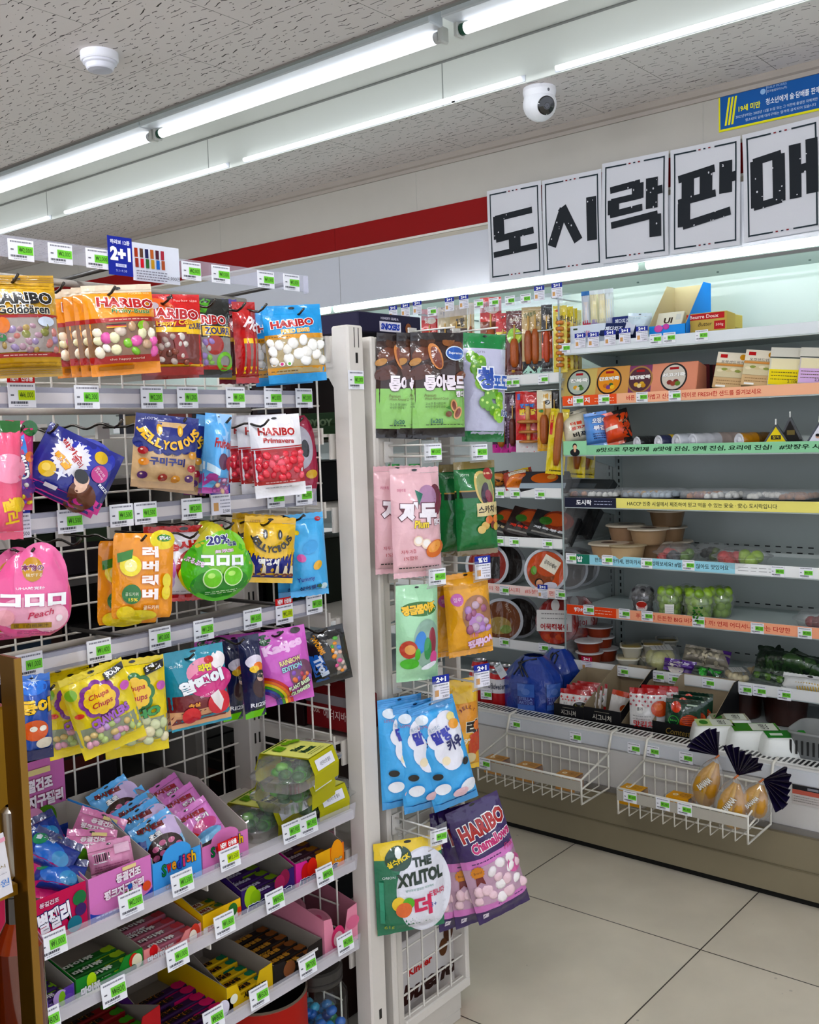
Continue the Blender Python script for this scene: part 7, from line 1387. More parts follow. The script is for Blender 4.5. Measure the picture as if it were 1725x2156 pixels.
# left bay -------------------------------------------------------------------
def saus(label, q, dx, base, art, sticks, yaw=-8, scol='a8582c', roll_=0, group='hanging sausage packs'):
    D = Design(base, art, t=.006, hole=False)
    r = bagx(label, (q[0], q[1], q[2], q[3], roll_), XF+dx, D, yaw=yaw, name='sausage_pack', cat='sausage pack', group=group)
    M, W, H = pose(*q, roll_, XF+dx, yaw, 'x')
    b = MB()
    for x, y0, y1, rad, c_ in sticks:
        n = 8; pts = [(x*W, H*(y0+(y1-y0)*k/n), .006+rad*W*.25) for k in range(n+1)]; rs = [rad*W*(.55 if k in (0, n) else .9 if k in (1, n-1) else 1) for k in range(n+1)]; b.path(pts, rs, c_, 10)
    b.part('sausage', FOOD, r)
    if scol != 'none':
        b = MB()
        for x, y0, y1, rad, c_ in sticks: b.path([(x*W, H*(y1-.02), .008), (x*W, H*min(.42, y1+.22), .005)], rad*W*.22, 'd8b478', 6)
        b.part('wooden_stick', MATTE, r)
    return r
red = lambda c: (c.rect(-.5, .1, .5, .5, 'c8322a'), c.ell(.1, .3, .3, .2, 'e8d8c8'), c.text('핫바', -.1, .3, .4, .1, 'f4ece0', bold=.05))
saus('red topped sausage pack, far left of the upper hanging row', (905, 712, 34, 120), .03, '6a3a24', red, [(0, -.4, .0, .2, 'a85a2a')]); saus('cream and black sausage pack, second from left, upper row', (938, 708, 30, 120), .03, '3a2a22', lambda c: c.rect(-.5, .15, .5, .5, 'c8b898'), [(0, -.4, .0, .2, '9a4a24')]); saus('beige sausage pack with black lettering behind the almond bags', (966, 704, 36, 122), .03, 'b8a070', lambda c: (c.rect(-.5, -.5, .5, .1, '4a2a1c'), c.text('뜨랑', .1, .2, .5, .16, '2a2018', bold=.05)), [(-.1, -.42, .0, .16, '9a4a24')])
saus('narrow cream stick pack seen edge on, upper row', (992, 700, 14, 124), .03, 'd8ccb0', lambda c: c.rect(-.5, -.4, .5, .0, 'b8704a'), [(0, -.4, .1, .25, 'a8603a')]); saus('red and white sausage pack above the grape bag', (1034, 690, 44, 126), .025, '8a4a30', red, [(0, -.42, .0, .2, 'a85a2a')])
saus('dark sausage pack with yellow sausage on a stick, right of the grape bag', (1060, 725, 30, 130), .025, '5a2a1a', lambda c: (c.rect(-.5, .2, .5, .5, 'c82a2a'), c.rect(-.5, .12, .5, .2, 'e0c83a')), [(0, -.42, .02, .24, 'a8541f')])
saus('brown pack with green picture and orange sausage on a stick', (1084, 722, 34, 134), .02, '6a2a22', lambda c: (c.ell(0, .1, .45, .5, '9ac83a'), c.ell(.2, .12, .2, .3, 'c8dc4a'), c.text('소시지', 0, .36, .6, .07, 'f0e8dc', bold=.05), c.ell(-.1, -.44, .12, .08, 'c89a2a')), [(0, -.38, .06, .26, 'b0601f')])
saus('kraft paper pack with two brown sausages on sticks', (1121, 716, 42, 138), .02, 'c2aa7c', lambda c: (c.rect(-.5, -.5, .5, -.32, '1f1c1c'), c.poly([(-.5, -.5), (-.2, -.38), (.1, -.48), (.5, -.36), (.5, -.5)], 'b8dccc'), c.text('에센뽀득', -.1, .38, .6, .08, '5a6a2a', bold=.02, rot=10), c.text('비엔나', .25, .26, .36, .08, '4a3a24', bold=.03, rot=-70)), [(-.18, -.36, .14, .19, 'a0582a'), (.16, -.36, .16, .19, 'a8602e')])
saus('black and orange spicy sausage pack, upper row', (1152, 712, 22, 140), .03, '1f1a1a', lambda c: (c.rect(-.5, -.3, .5, .1, 'c8502a'), c.text('매운', 0, .3, .6, .1, 'e8d8c8', bold=.04)), [(0, -.36, .1, .3, 'b8501f')])
ylw = lambda c: (c.text('비엔나', .1, .3, .7, .1, '4a3a1a', bold=.04), c.ell(-.2, .42, .14, .08, 'd8502a'))
yp = saus('yellow pack of small round sausages in a column, front one of four', (1180, 714, 28, 140), .01, 'dcc832', ylw, [(0, -.42+.09*k, -.36+.09*k, .3, 'c8823a') for k in range(8)], scol='none')
for i, l in enumerate(('second', 'third', 'rearmost')): again(yp, 'yellow pack of small round sausages, %s of four' % l, (1193+9*i, 716+3*i, 28, 138, 0), XF+.05+.05*i, yaw=-8, ax='x')
prp = lambda c: (c.rect(-.5, -.5, .5, -.36, 'b82a8a'), c.text('비엔나', .0, .3, .7, .08, 'e8d8e4', bold=.04, rot=-80), c.lines(-.4, .3, .0, 6, .05, '9a6a9a', .02))
saus('purple sausage pack in the lower hanging row, left one', (1056, 890, 38, 126), .02, '4a1a40', prp, [(.0, -.4, .05, .22, 'a86a24')]); saus('purple sausage pack in the lower hanging row, right one', (1080, 888, 26, 126), .03, '4a1a40', prp, [(.0, -.4, .05, .26, '6a2a1a')])
r = saus('red and white pack of three heart shaped meat patties', (1111, 888, 48, 128), .015, 'c8302a', lambda c: (c.rect(-.5, -.5, .5, -.3, 'e0dcdc'), c.text('한입에', 0, .26, .6, .07, '3a8ad0', bold=.06, out='16202e', ow=.03), c.text('반하닭', .02, .16, .7, .1, 'ecd03a', bold=.06, out='1a1614', ow=.03), c.rect(-.42, .36, -.3, .46, '3a6ab8')), [(.05, -.35, -.3, .4, 'b8824a'), (.04, -.19, -.14, .4, 'b8824a'), (.02, -.03, .03, .44, 'c08a50')])
saus('yellow and white pack with a brown sausage on a stick, lower row', (1147, 886, 30, 128), .02, 'd8a83a', lambda c: (c.rect(-.5, .2, .5, .5, 'e8e0c8'), c.ell(.2, .3, .2, .16, '3a3a34'), c.ell(-.2, .16, .2, .1, '4a8a4a')), [(0, -.38, .1, .3, 'a8602e')]); saus('dark brown sausage pack at the end of the lower row', (1168, 880, 20, 120), .04, '2a201c', lambda c: None, [(0, -.4, .1, .24, '7a4a2a')])
yl_ = saus('long yellow pack with a crisp brown sausage, hanging slanted by the divider', (1174, 930, 38, 138), .0, 'e0cc1e', lambda c: (c.rect(-.46, .1, -.3, .4, 'c82a24'), c.lines(-.3, .4, -.44, 1, 1, '6a5a10', .02)), [(.05, -.36, .44, .22, 'a8652e')], roll_=6, scol='none')
for i, l in enumerate(('middle', 'rearmost')): again(yl_, 'long yellow sausage pack seen through the divider, %s one' % l, (1216+20*i, 938+2*i, 34, 134, 4), XF+.1+.09*i, yaw=-8, ax='x')
zL = {3: 1.1055, 4: .9225, 5: .7405, 6: .5335}
bagx('brown pack with round bread, partly behind the butterscotch bags', (1046, 1010, 52, 34, -8), XF+.03, Design('4a2a22', lambda c: (c.ell(.1, -.1, .25, .22, 'c88a4a'), c.ell(-.2, -.2, .2, .18, 'b8783a')), t=.05), tilt=30, name='meat_pack', cat='meat pack')
bagx('red and yellow roast meat pack leaning on the roast meat shelf', (1092, 1008, 62, 38, -14), XF+.04, Design('a83a24', lambda c: (c.rect(-.1, .1, .4, .5, 'e0c02a'), c.rect(-.3, -.02, .3, .2, 'e8e0cc').text('직화구이', 0, .09, .4, .1, '8a2a1a'), c.ell(-.1, -.3, .35, .2, 'd8823a'), c.ell(.2, -.3, .2, .15, 'c86a2a')), t=.05), tilt=40, name='meat_pack', cat='meat pack')
pack_box('flat grey and black meal box with meat picture, beside the clear divider', (1146, 1010, 90, 40), XF+.03, 'x', (-.9, -.2, .5), .05, '3a3a3e', lambda c: (c.rect(-.5, -.5, .5, -.2, 'a8b4bc'), c.ell(.0, .1, .3, .14, 'b8622a'), c.ell(.15, .15, .1, .06, 'd8a85a')), tilt=20)
pack_box('flat dark meal box behind the divider on the roast meat shelf', (1236, 1020, 80, 30), XF+.1, 'x', (-.9, .2, .5), .03, '2f3334', lambda c: c.rect(-.3, -.3, .2, .1, '50565a'), tilt=20)
def a_mp(c, tc): c.ell(.05, .2, .34, .24, '7a2f18'); c.ell(.0, .22, .24, .16, 'a8522a'); c.ell(-.2, .1, .14, .1, '3a6a2a'); c.text('제육볶음', -.05, -.2, .7, .1, tc, bold=.03); c.rect(-.4, -.42, .4, -.36, '8a8680')
for q, cc, tc, l in (((1062, 1098, 66, 62), '1f1a18', 'c8b89a', 'left'), ((1112, 1100, 80, 62), '2a1412', 'd8402a', 'middle'), ((1166, 1106, 90, 58), '1d1c1e', 'd8d8dc', 'right')):
    pack_box('black meal pack with meat picture, %s of three leaning ones' % l, q, XF+.05, 'x', (-.85, -.3, .6), .03, cc, lambda c, t_=tc: a_mp(c, t_), tilt=8, roll=14, name='meal_pack', cat='meal pack', mat=FILM)
pack_box('black meal pack seen through the divider, behind the right one', (1216, 1096, 60, 66), XF+.14, 'x', (-.85, .1, .6), .03, '161618', lambda c: None, tilt=8, name='meal_pack', cat='meal pack', mat=FILM)
def bowl(label, px, py, r, z, dx, lidc, art, dp=.075, rim='c4c6ca', n=(-.93, -.36, .1)):
    p = at(px, py, x=XF+.02+dx); s_ = depth(p)/FPX; R = r*s_; q = Vector(n).normalized()
    M = Matrix.Translation((p.x, p.y, z+R*1.02)) @ q.to_track_quat('Z', 'Y').to_matrix().to_4x4()
    t = root('noodle_bowl', label, 'noodle bowl', M, 'bowls lying on their sides')
    b = MB(); b.lathe([(R*.98, -.004), (R*.92, -.02), (R*.8, -dp), (R*.6, -dp-.002), (.001, -dp)], '332a28', 30); b.part('bowl_body', PLASTIC, t)
    b = MB(); b.lathe([(R*.98, -.006), (R*1.02, -.003), (R*1.02, .003), (R*.9, .004), (R*.88, 0)], rim, 34); b.part('rim', PLASTIC, t)
    b = MB(); c = Canvas(b, 2*R, 2*R, lambda u, v, o: Vector((u, v, o)), off=.0003); c.ell(0, 0, .45, .45, lidc, 30); art(c); b.part('printed_lid', FILM, t)
soup = lambda c: (c.ell(-.1, -.1, .3, .26, '8a4a24'), c.ell(.05, .1, .3, .24, 'b8562a'), c.rect(-.1, -.02, .3, .3, 'e6e0d0', rot=-30).text('김치수제비', .1, .14, .3, .1, '2a2420', rot=-30, bold=.02), c.ell(-.16, -.28, .1, .1, '1a1412'), c.ell(-.15, -.3, .08, .09, 'd8a888'), c.ell(.1, -.34, .16, .08, 'd8d4dc'), c.ell(-.28, .0, .07, .1, '6a9a3a'))
bowl('bowl lying on its side with orange lid print, middle of the noodle shelf', 1150, 1202, 46, zL[5], 0, 'c2592a', soup); bowl('bowl on its side behind the middle one', 1196, 1200, 42, zL[5], .1, '6a5a50', lambda c: None); bowl('bowl on its side seen through the divider, rearmost', 1222, 1196, 40, zL[5], .19, '5a4c44', lambda c: None)
bowl('bowl on its side half hidden behind the discount tag', 1026, 1196, 46, zL[5], 0, '8a2f24', lambda c: c.rect(.0, -.3, .3, .2, '2a2422')); bowl('dark bowl behind the half hidden one', 1062, 1190, 44, zL[5], .08, '3a3230', lambda c: None)
bowl('bowl with brown noodle lid beside the golden jelly bags', 1056, 1298, 46, zL[6], 0, '7a4a2c', lambda c: (c.ell(-.05, -.12, .28, .2, 'a8905a'), c.ell(.1, -.2, .14, .1, '8a9a5a'), c.text('TREAT', .15, .28, .24, .06, 'c8b8a8', rot=-60))); bowl('dark bowl behind the brown lidded one', 1092, 1290, 44, zL[6], .1, '3c322e', lambda c: None)
heart = root('rice_cake_pack', 'red rounded rice cake pack with a white label on the lower left shelf', 'rice cake pack', pose(1172, 1308, 86, 98, None, XF+.03, (-.93, -.36, .1), 'x')[0]); M, W, H = pose(1172, 1308, 86, 98, None, XF+.03, (-.93, -.36, .1), 'x')
sq_ = lambda x, y: (x, y*(1 if y > 0 else 1.05))
b = MB(); b.lathe([(.001, .002), (.045, .002), (W/2*1.0, -.004), (W/2*1.02, -.012), (W*.4, -.08), (.001, -.082)], '7e1c16', 34, squash=lambda x, y: (x*(1-.12*max(0, y)/W), y*H/W)); c = Canvas(b, W, H, lambda u, v, o: Vector((u, v, .002+o)), off=.0003); c.ell(0, -.02, .46, .5, '8a2018'); c.ell(-.05, -.3, .32, .2, 'a83a1a'); [c.ell(-.2+.13*k, -.34+.04*(k % 2), .09, .07, ('b8501f', '8a2a14')[k % 2], 10) for k in range(4)]; b.part('tub', FILM, heart)
b = MB(); c = Canvas(b, W, H, lambda u, v, o: Vector((u, v, .0035+o)), off=.0006); c.rect(-.46, -.22, .36, .24, 'd9d6d2'); c.ell(-.02, .34, .1, .14, 'd2cecb'); c.text('어묵떡볶이', -.05, -.12, .64, .14, 'a8262a', bold=.03); c.lines(-.35, .25, .16, 2, .1, '8a8684', .02); b.part('label', PAPER, heart)
again(heart, 'red rounded rice cake pack behind the labelled one, through the divider', (1212, 1300, 86, 98, None), XF+.12, yaw=(-.93, -.36, .1), ax='x')
# far shelves glimpsed through the wire grids
zA = at(705, 893, x=XF).z; LA = shelf(zA, 2.75, 4.6, rail='e6e8ea')
for i in range(9):
    x = 640+22*i if i < 6 else 790+18*(i-6); p = at(x, 850, x=XF+.05)
    M = Matrix.Translation((XF+.05, 2.86+.17*i, zA+.014)); b = MB(); b.bbox(0, .06, -.045, .045, 0, .15, 'dfe4ec', .003); b.prism([(0, -.045, .15), (.06, -.045, .15), (.03, -.045, .175)], (0, .09, 0), 'e6eaf0')
    c = Canvas(b, .09, .15, lambda u, v, o: Vector((-o, -u, .075+v)), off=.0004); c.rect(-.5, .1, .5, .4, '5a3a6a'); [c.ell(-.35+.18*k, .25+.06*(k % 2), .13, .1, ('c8502a', '3a2a5a', 'd8a83a', '6a8a3a')[k % 4], 10) for k in range(5)]; c.text('천연', -.1, -.2, .5, .18, '2a2a34', bold=.03); c.ell(.3, .0, .14, .14, '5a2a7a')
    b.thing('juice_carton', PAPER, 'white fruit juice carton with berries, number %s along the far fridge shelf' % ('one', 'two', 'three', 'four', 'five', 'six', 'seven', 'eight', 'nine')[i], 'juice carton', 'juice cartons on the far shelf', M)
for i in range(9):
    M = Matrix.Translation((XF+.06, 2.62+.11*i, zL[3])); b = MB(); b.lathe([(.001, 0), (.03, 0), (.034, .01), (.03, .06), (.033, .075), (.024, .1), (.024, .108), (.001, .109)], 'd8e6d4', 18, cols=['d8e6d4', 'd8e6d4', 'cfe2cc', 'd8e6d4', 'd8e6d4', '4aa05a', '4aa05a'])
    b.thing('yogurt_bottle', PLASTIC, 'pale green yogurt bottle with dark green cap, number %s along the far shelf' % ('one', 'two', 'three', 'four', 'five', 'six', 'seven', 'eight', 'nine')[i], 'yogurt bottle', 'yogurt bottles on the far shelf', M)
# ================================================================ WIRE BASKETS on the fridge front
def basket(label, fl, fr_, bl, xf=2.6, xb=2.768):
    A, B_ = at(*fl, x=xf), at(*fr_, x=xf); C = at(*bl, x=xf); y0, y1 = B_.y, A.y; zf = (A.z+B_.z)/2; zb = C.z; zt_ = .325
    t = root('wire_basket', label, 'wire basket', ((xf+xb)/2, (y0+y1)/2, zb), 'wire baskets hooked on the fridge front')
    o = Vector(((xf+xb)/2, (y0+y1)/2, zb)); col = 'e9e6dc'; P = lambda x, y, z: Vector((x, y, z))-o
    b = MB(); b.path([P(xb, y1, zt_), P(xf, y1, zf), P(xf, y0, zf), P(xb, y0, zt_)], .0042, col); b.path([P(xb, y0, zt_), P(xb, y1, zt_)], .0035, col)
    b.path([P(xf, y0, zf), P(xf, y0, zb), P(xb, y0, zb), P(xb, y0, zt_)], .0035, col); b.path([P(xf, y1, zf), P(xf, y1, zb), P(xb, y1, zb), P(xb, y1, zt_)], .0035, col)
    for z in (zb+.045,): b.path([P(xf, y0, z), P(xb, y0, z+.02)], .0028, col); b.path([P(xf, y1, z), P(xb, y1, z+.02)], .0028, col); b.path([P(xb, y0, z+.02), P(xb, y1, z+.02)], .0028, col)
    b.part('frame', PAINT, t)
    b = MB(); n = int((y1-y0)/.033)
    for k in range(1, n):
        y = y0+(y1-y0)*k/n; b.path([P(xf, y, zf), P(xf, y, zb), P(xb, y, zb), P(xb, y, zt_)], .0022, col, 5)
    b.path([P(xf+.06, y0, zb), P(xf+.06, y1, zb)], .0025, col, 5); b.path([P(xb-.05, y0, zb), P(xb-.05, y1, zb)], .0025, col, 5); b.part('wires', PAINT, t)
    b = MB()
    for y in (y0, y1): b.path([P(xb, y, zt_), P(2.79, y, .382), P(2.825, y, .388), P(2.828, y, .38)], .004, col)
    b.part('hook', PAINT, t)
    b = MB(); b.box(xf-.005-o.x, xf-.0035-o.x, y0-o.y, y1-o.y, zf-.034-o.z, zf-.004-o.z, 'b9b5ab'); b.part('label_rail', PLASTIC, t)
    return y0, y1, zf, zb
b1 = basket('white wire basket hooked on the fridge, left one with brown egg packs', (1006, 1594), (1224, 1644), (1008, 1642))
b2 = basket('white wire basket hooked on the fridge, right one with bagged bananas', (1301, 1657), (1575, 1722), (1302, 1712))
tag_row([(1021, 1608, '1,600')], 'the left wire basket', 'x', 2.592, **tx); tag_row([(1327, 1678, '1,600'), (1396, 1693, '2,400'), (1442, 1704, '3,400')], 'the right wire basket', 'x', 2.592, **tx)
def eggpack(label, px, py, zb, col, film, x=2.68, rot=1.57):
    p = at(px, py, x=x); t = root('egg_pack', label, 'egg pack', Matrix.Translation((x, p.y, zb+.004)) @ Matrix.Rotation(rot, 4, 'Z'), 'small egg packs')
    b = MB(); b.ball((-.022, 0, .024), .024, .02, .022, col, 12, 8); b.ball((.022, 0, .024), .024, .02, .022, col, 12, 8); b.part('eggs', FOOD, t)
    b = MB(); rbox(b, .1, .052, [(.9, .9, .001), (1, 1, .02), (.95, .95, .046), (.85, .85, .05)], 'ffffff'); b.part('clear_box', CLEAR, t)
    b = MB(); pr = [(-.0275, .004), (-.028, .03), (-.024, .0515), (.024, .0515), (.028, .03), (.0275, .004)]
    for (ya, za), (yb_, zb_) in zip(pr, pr[1:]): b.add([(-.034, ya, za), (.034, ya, za), (.034, yb_, zb_), (-.034, yb_, zb_)], [(0, 1, 2, 3)], film)
    c = Canvas(b, .068, .046, lambda u, v, o: Vector((u, v, .0517+o)), off=.0003); c.ell(.2, .1, .12, .12, 'f2ead8'); c.ell(.2, .1, .06, .06, 'e8b83a'); c.lines(-.4, .05, .2, 3, .2, '6a4a2a', .05); b.part('sleeve', PAPER, t)
for px, py, l in ((1048, 1640, 'leftmost in the left basket'), (1116, 1652, 'middle of the left basket'), (1200, 1668, 'rightmost in the left basket')): eggpack('brown egg pack in a paper sleeve, %s' % l, px, py, b1[3], 'a8673c', 'c89a62')
eggpack('yellow and brown egg pack at the left end of the right basket', 1335, 1706, b2[3], '7a4326', 'dba62a'); eggpack('yellow egg pack with flower print in the middle of the right basket', 1434, 1694, b2[3], '6a3a22', 'dda428', x=2.70)
def banana(label, px, py, tie, fan_a, fan_r, spread, bx, dx=0., tilt=0.):
    xx = 2.665+dx; base = at(px, py, x=xx); T = at(*tie, x=xx-.01); k = depth(base)/FPX
    t = root('banana_bag', label, 'banana bag', base, 'clear bags of bananas with purple tops'); ax = T-base; L = ax.length; up = ax.normalized(); side = Vector((0, -1, 0)); side = (side-up*side.dot(up)).normalized(); fw = up.cross(side)
    if fw.x > 0: fw = -fw
    b = MB()
    for s, cc in ((-.6, 'c79a2c'), (0, 'd3a836'), (.6, 'bf9028')):
        b.path([side*(bx*s*.9*math.sin(math.pi*(.12+.8*f)))+up*(L*f*.86)+fw*(.03-.028*abs(f-.5)*2) for f in [i/9 for i in range(10)]], [.011, .017, .019, .02, .02, .019, .018, .015, .009, .005], cc, 10)
    b.part('bananas', FOOD, t)
    def film(i, j):
        a = 2*math.pi*i; w = (.35+.65*math.sin(math.pi*min(1, .15+j*.8)))*(1-j**6*.8)
        return side*(bx*1.5*w*math.cos(a))+fw*(.012+.034*w*math.sin(a))+up*(L*(j*1.02-.03))+side*.002*math.sin(a*7+j*9)
    b = MB(); b.grid(film, 24, 14, 'ffffff'); b.part('clear_film', CLEAR, t)
    b = MB(); c = Canvas(b, bx*1.7, L*.5, lambda u, v, o: side*u+up*(L*.5+v)+fw*(.05+o-6*u*u), off=.002, cell=.006); c.text('BANANA', .0, .1, .95, .22, 'f0eee6', bold=.04, rot=60, out='3a2a4a', ow=.03); b.part('printed_lettering', FILM, t)
    a0 = math.radians(fan_a); n = 14; R = fan_r*k; rgt, upi = -Vector((0, 1, 0)), Vector((0, 0, 1)); o = T-base
    def fan(i, j):
        a = a0+math.radians(spread)*(i-.5); rr = R*(.04+.96*j)*(1+.05*math.sin(i*9)); return o+(rgt*math.cos(a)+upi*math.sin(a))*rr+Vector((-1, 0, 0))*(.012*j*math.sin(i*n*math.pi)+.02*j)
    b = MB(); b.grid(fan, 42, 8, '1c1436', smooth=False); b.part('purple_film_top', FILM, t)
    b = MB(); b.path([o+Vector((-.008, .006, -.006)), o+Vector((-.014, 0, 0)), o+Vector((-.008, -.006, .006))], .003, 'c87a4a', 6); b.part('twist_tie', PLASTIC, t)
banana('bag of bananas with purple top and white lettering, leftmost', 1482, 1690, (1513, 1592), 128, 58, 95, .03, .03); banana('bag of bananas with the widest purple top, in the middle', 1545, 1738, (1553, 1634), 68, 66, 86, .036, -.01); banana('bag of bananas with purple top leaning right over the basket', 1590, 1712, (1606, 1642), -10, 64, 100, .03, .01)
# ================================================================ SIGNS on the wall
k_ = .4203; q_ = lambda x, y: (1000+x*k_, 120+y*k_)
XP = XW-.0365
def glyph_bars(c, bars, col='1b2129'):
    for bar in bars:
        (x0, y0), (x1, y1), th = bar; L = math.hypot((x1-x0)*c.w, (y1-y0)*c.h)
        c.rect((x0+x1)/2-L/2/c.w, (y0+y1)/2-th/2, (x0+x1)/2+L/2/c.w, (y0+y1)/2+th/2, col, rot=math.degrees(math.atan2((y1-y0)*c.h, (x1-x0)*c.w)))
GL = {'도': [((-.4, .2), (.38, .23), .075), ((-.33, .23), (-.33, -.05), .18*.9), ((-.4, -.05), (.4, -.01), .08), ((0, -.02), (0, -.2), .17), ((-.46, -.235), (.46, -.2), .07)],
      '시': [((-.4, -.24), (-.14, .18), .12), ((-.18, .2), (.12, -.22), .12), ((.38, .26), (.38, -.24), .13*1.0)],
      '락': [((-.42, .24), (.1, .27), .075), ((.06, .27), (.06, .1), .14), ((-.4, .11), (.12, .13), .07), ((-.36, .13), (-.36, -.03), .14), ((-.42, -.03), (.14, .0), .075), ((.3, .3), (.3, -.03), .14), ((.3, .15), (.48, .16), .09), ((-.4, -.15), (.4, -.1), .075), ((.36, -.1), (.36, -.34), .14)],
      '판': [((-.44, .23), (.16, .28), .08), ((-.28, .25), (-.28, -.0), .14), ((.02, .26), (.02, .0), .14), ((-.44, -.02), (.18, .02), .075), ((.34, .33), (.34, -.0), .14), ((.34, .15), (.5, .16), .1), ((-.34, -.03), (-.34, -.28), .14), ((-.36, -.27), (.42, -.19), .085)],
      '매': [((-.42, .25), (.0, .28), .075), ((-.37, .26), (-.37, -.22), .13), ((-.04, .28), (-.04, -.2), .13), ((-.42, -.21), (.0, -.18), .075), ((.2, .34), (.2, -.2), .12), ((.44, .36), (.44, -.18), .12), ((.2, .08), (.44, .09), .09)]}
CO = [((88, 690), (322, 642), (327, 1075), (88, 1107)), ((360, 640), (618, 585), (627, 1032), (372, 1067)), ((657, 553), (949, 496), (952, 972), (668, 1014)), ((1005, 487), (1316, 418), (1303, 925), (1003, 966)), ((1370, 405), (1712, 326), (1716, 845), (1369, 906))]
WORD = ('leftmost', 'second from left', 'middle one', 'second from right', 'rightmost')
for i, (ch, qd) in enumerate(zip('도시락판매', CO)):
    tl, tr, br_, bl = [at(*q_(*v), x=XP) for v in qd]
    U = ((tr-tl)+(br_-bl))/2; V = ((tl-bl)+(tr-br_))/2; W, H = U.length, V.length; o = (tl+tr+br_+bl)/4
    U.normalize(); V = Vector((0, 0, 1)); rl = math.atan2(U.z, -U.y); n = Vector((-1, 0, 0)); V = Matrix.Rotation(-rl, 3, n) @ V if False else (V-U*V.dot(U)).normalized()
    PW, PH = W*1.14, H*1.09; rr = random.Random(i)
    curl = lambda u, v, i=i, H=H: -.004*math.sin(v/H*3+i)-.003*math.cos(u/W*2+i)-(.006*max(0, v/H-.3) if i % 2 else 0)
    b = MB(); sf = lambda u, v, off: Vector((u, v, curl(u, v)*-1+off+.004))
    b.grid(lambda a, d: sf((a-.5)*PW, (d-.5)*PH, 0), 8, 12, 'd2d2d6'); b.grid(lambda a, d: sf((.5-a)*PW, (d-.5)*PH, -.0006), 8, 12, 'e4e3e5')
    c = Canvas(b, W, H, sf, off=.0003)
    for x in (-.5, .5): c.rect(x-.012, -.5, x+.012, .5, '1f3038')
    for y in (-.49, .49):
        for a_, b_ in ((-.5, -.14), (.16, .5)): c.rect(a_, y-.008, b_, y+.008, '1f3038')
        for x, cc in ((-.08, '8a2a30'), (0, '2a3a48'), (.08, '8a2a30')): c.rect(x-.02, y-.007, x+.016, y+.007, cc)
    c.w, c.h = W, W*1.4; c2 = Canvas(b, W, H*.98, sf, off=.0008); glyph_bars(c2, GL[ch])
    for k in range(16): c2.ell(rr.uniform(-.42, .42), rr.uniform(-.3, .3), rr.uniform(.006, .016), rr.uniform(.006, .02), 'd2d2d6', 6)
    M = Matrix(((U.x, V.x, n.x, o.x), (U.y, V.y, n.y, o.y), (U.z, V.z, n.z, o.z), (0, 0, 0, 1)))
    b.thing('paper_sign', PAPER, 'white paper sign with one big black character, %s of the five' % WORD[i], 'paper sign', 'row of paper signs over the fridge', M)
a_, d_ = at(*q_(1222, 190), x=XW-.002), at(*q_(1228, 378), x=XW-.002); H = a_.z-d_.z; W = H*3.7
b = MB(); c = Canvas(b, W, H, lambda u, v, o: Vector((-o, -u, v)), off=.0008); b.box(-.0008, .001, -W/2, W/2, -H/2, H/2, 'dcd83a'); c.rect(-.488, -.44, .488, .44, '1e5f9e')
for k in range(3): c.poly([(-.455+.025*k, -.36), (-.44+.025*k, -.36), (-.41+.025*k, .36), (-.425+.025*k, .36)], 'e6e03a')
c.text('19세 미만', -.27, .0, .16, .17, 'e8e23a', bold=.03).text('청소년에게 술·담배를 판매하지 않습니다', .14, .02, .58, .17, 'eef2f8', bold=.012)
c.text('2022년부터는 2003년 12월 31일 또는 그 이전에 출생한 자에게만 술·담배를 판매합니다', .02, -.2, .78, .08, 'd4e0ee').text('청소년의 담배 대리구매는 엄격히 금지되어 있습니다', -.05, -.33, .5, .075, 'd4e0ee'); c.ell(-.17, .3, .02, .02, '9ab8d8', 12).text('한국필립모리스(주)', -.07, .27, .14, .07, 'd4e0ee').rect(-.145, .2, -.143, .42, 'c0d0e0').text('PHILIP MORRIS', -.07, .37, .14, .06, 'a8c0dc')
b.thing('notice_sign', PAPER, 'blue notice sign with yellow border at the upper right of the wall', 'notice sign', None, Matrix.Translation((XW-.002, a_.y-W/2, (a_.z+d_.z)/2)))
# small card on the fridge front
p = at(1698, 1676, x=2.783); b = MB(); c = Canvas(b, .075, .055, lambda u, v, o: Vector((-o, -u, v)), off=.0008); b.box(-.0008, .001, -.0375, .0375, -.0275, .0275, 'c6c0bc'); c.rect(-.5, .25, .5, .5, '2a2a2e').rect(.05, .3, .45, .42, '8a8a90').rect(-.5, .02, .5, .25, 'b8685a').lines(-.45, .45, -.1, 3, .12, '8a8480', .03); b.thing('notice_card', PAPER, 'small red and black notice card on the fridge front, below the purple bag', 'notice card', None, Matrix.Translation(p))
# ================================================================ GOODS inside the gondola
NYv = (0, -1, 0)
pack_box('dark navy chocolate bar carton on top of the gondola', (823, 682, 130, 40), 1.40, 'y', NYv, .22, '241f3e', lambda c: (c.rect(-.18, -.42, .16, .1, 'e8e4ec'), c.text('SNICKERS', -.01, -.16, .3, .34, '2a4ab0', bold=.06, shear=.15, out='f4f2f6', ow=.04), c.text('HUNGRY? GRAB A', -.02, .26, .28, .13, 'd8d4e2', bold=.02), c.ell(.28, -.2, .05, .06, '8a5a3a')), name='snack_carton', cat='snack carton')
pack_box('white and red chocolate bar carton standing behind the end grid, near the floor', (908, 2040, 150, 190), 1.41, 'y', NYv, .1, 'd9d5d3', lambda c: (c.text('Kinder', -.15, .12, .34, .09, 'c2272a', bold=.04), c.text('bueno', -.02, -.1, .8, .22, '3f1f1a', bold=.05, shear=.25), c.poly([(-.5, -.5), (.5, -.5), (.5, -.3), (.2, -.4), (-.1, -.34), (-.5, -.4)], 'b82a22'), c.rect(.34, -.3, .5, .5, 'b82a22'), c.ell(.26, .3, .07, .09, '5a3420'), c.ell(.18, .16, .06, .08, '6a4428')), name='snack_carton', cat='snack carton', roll=None)
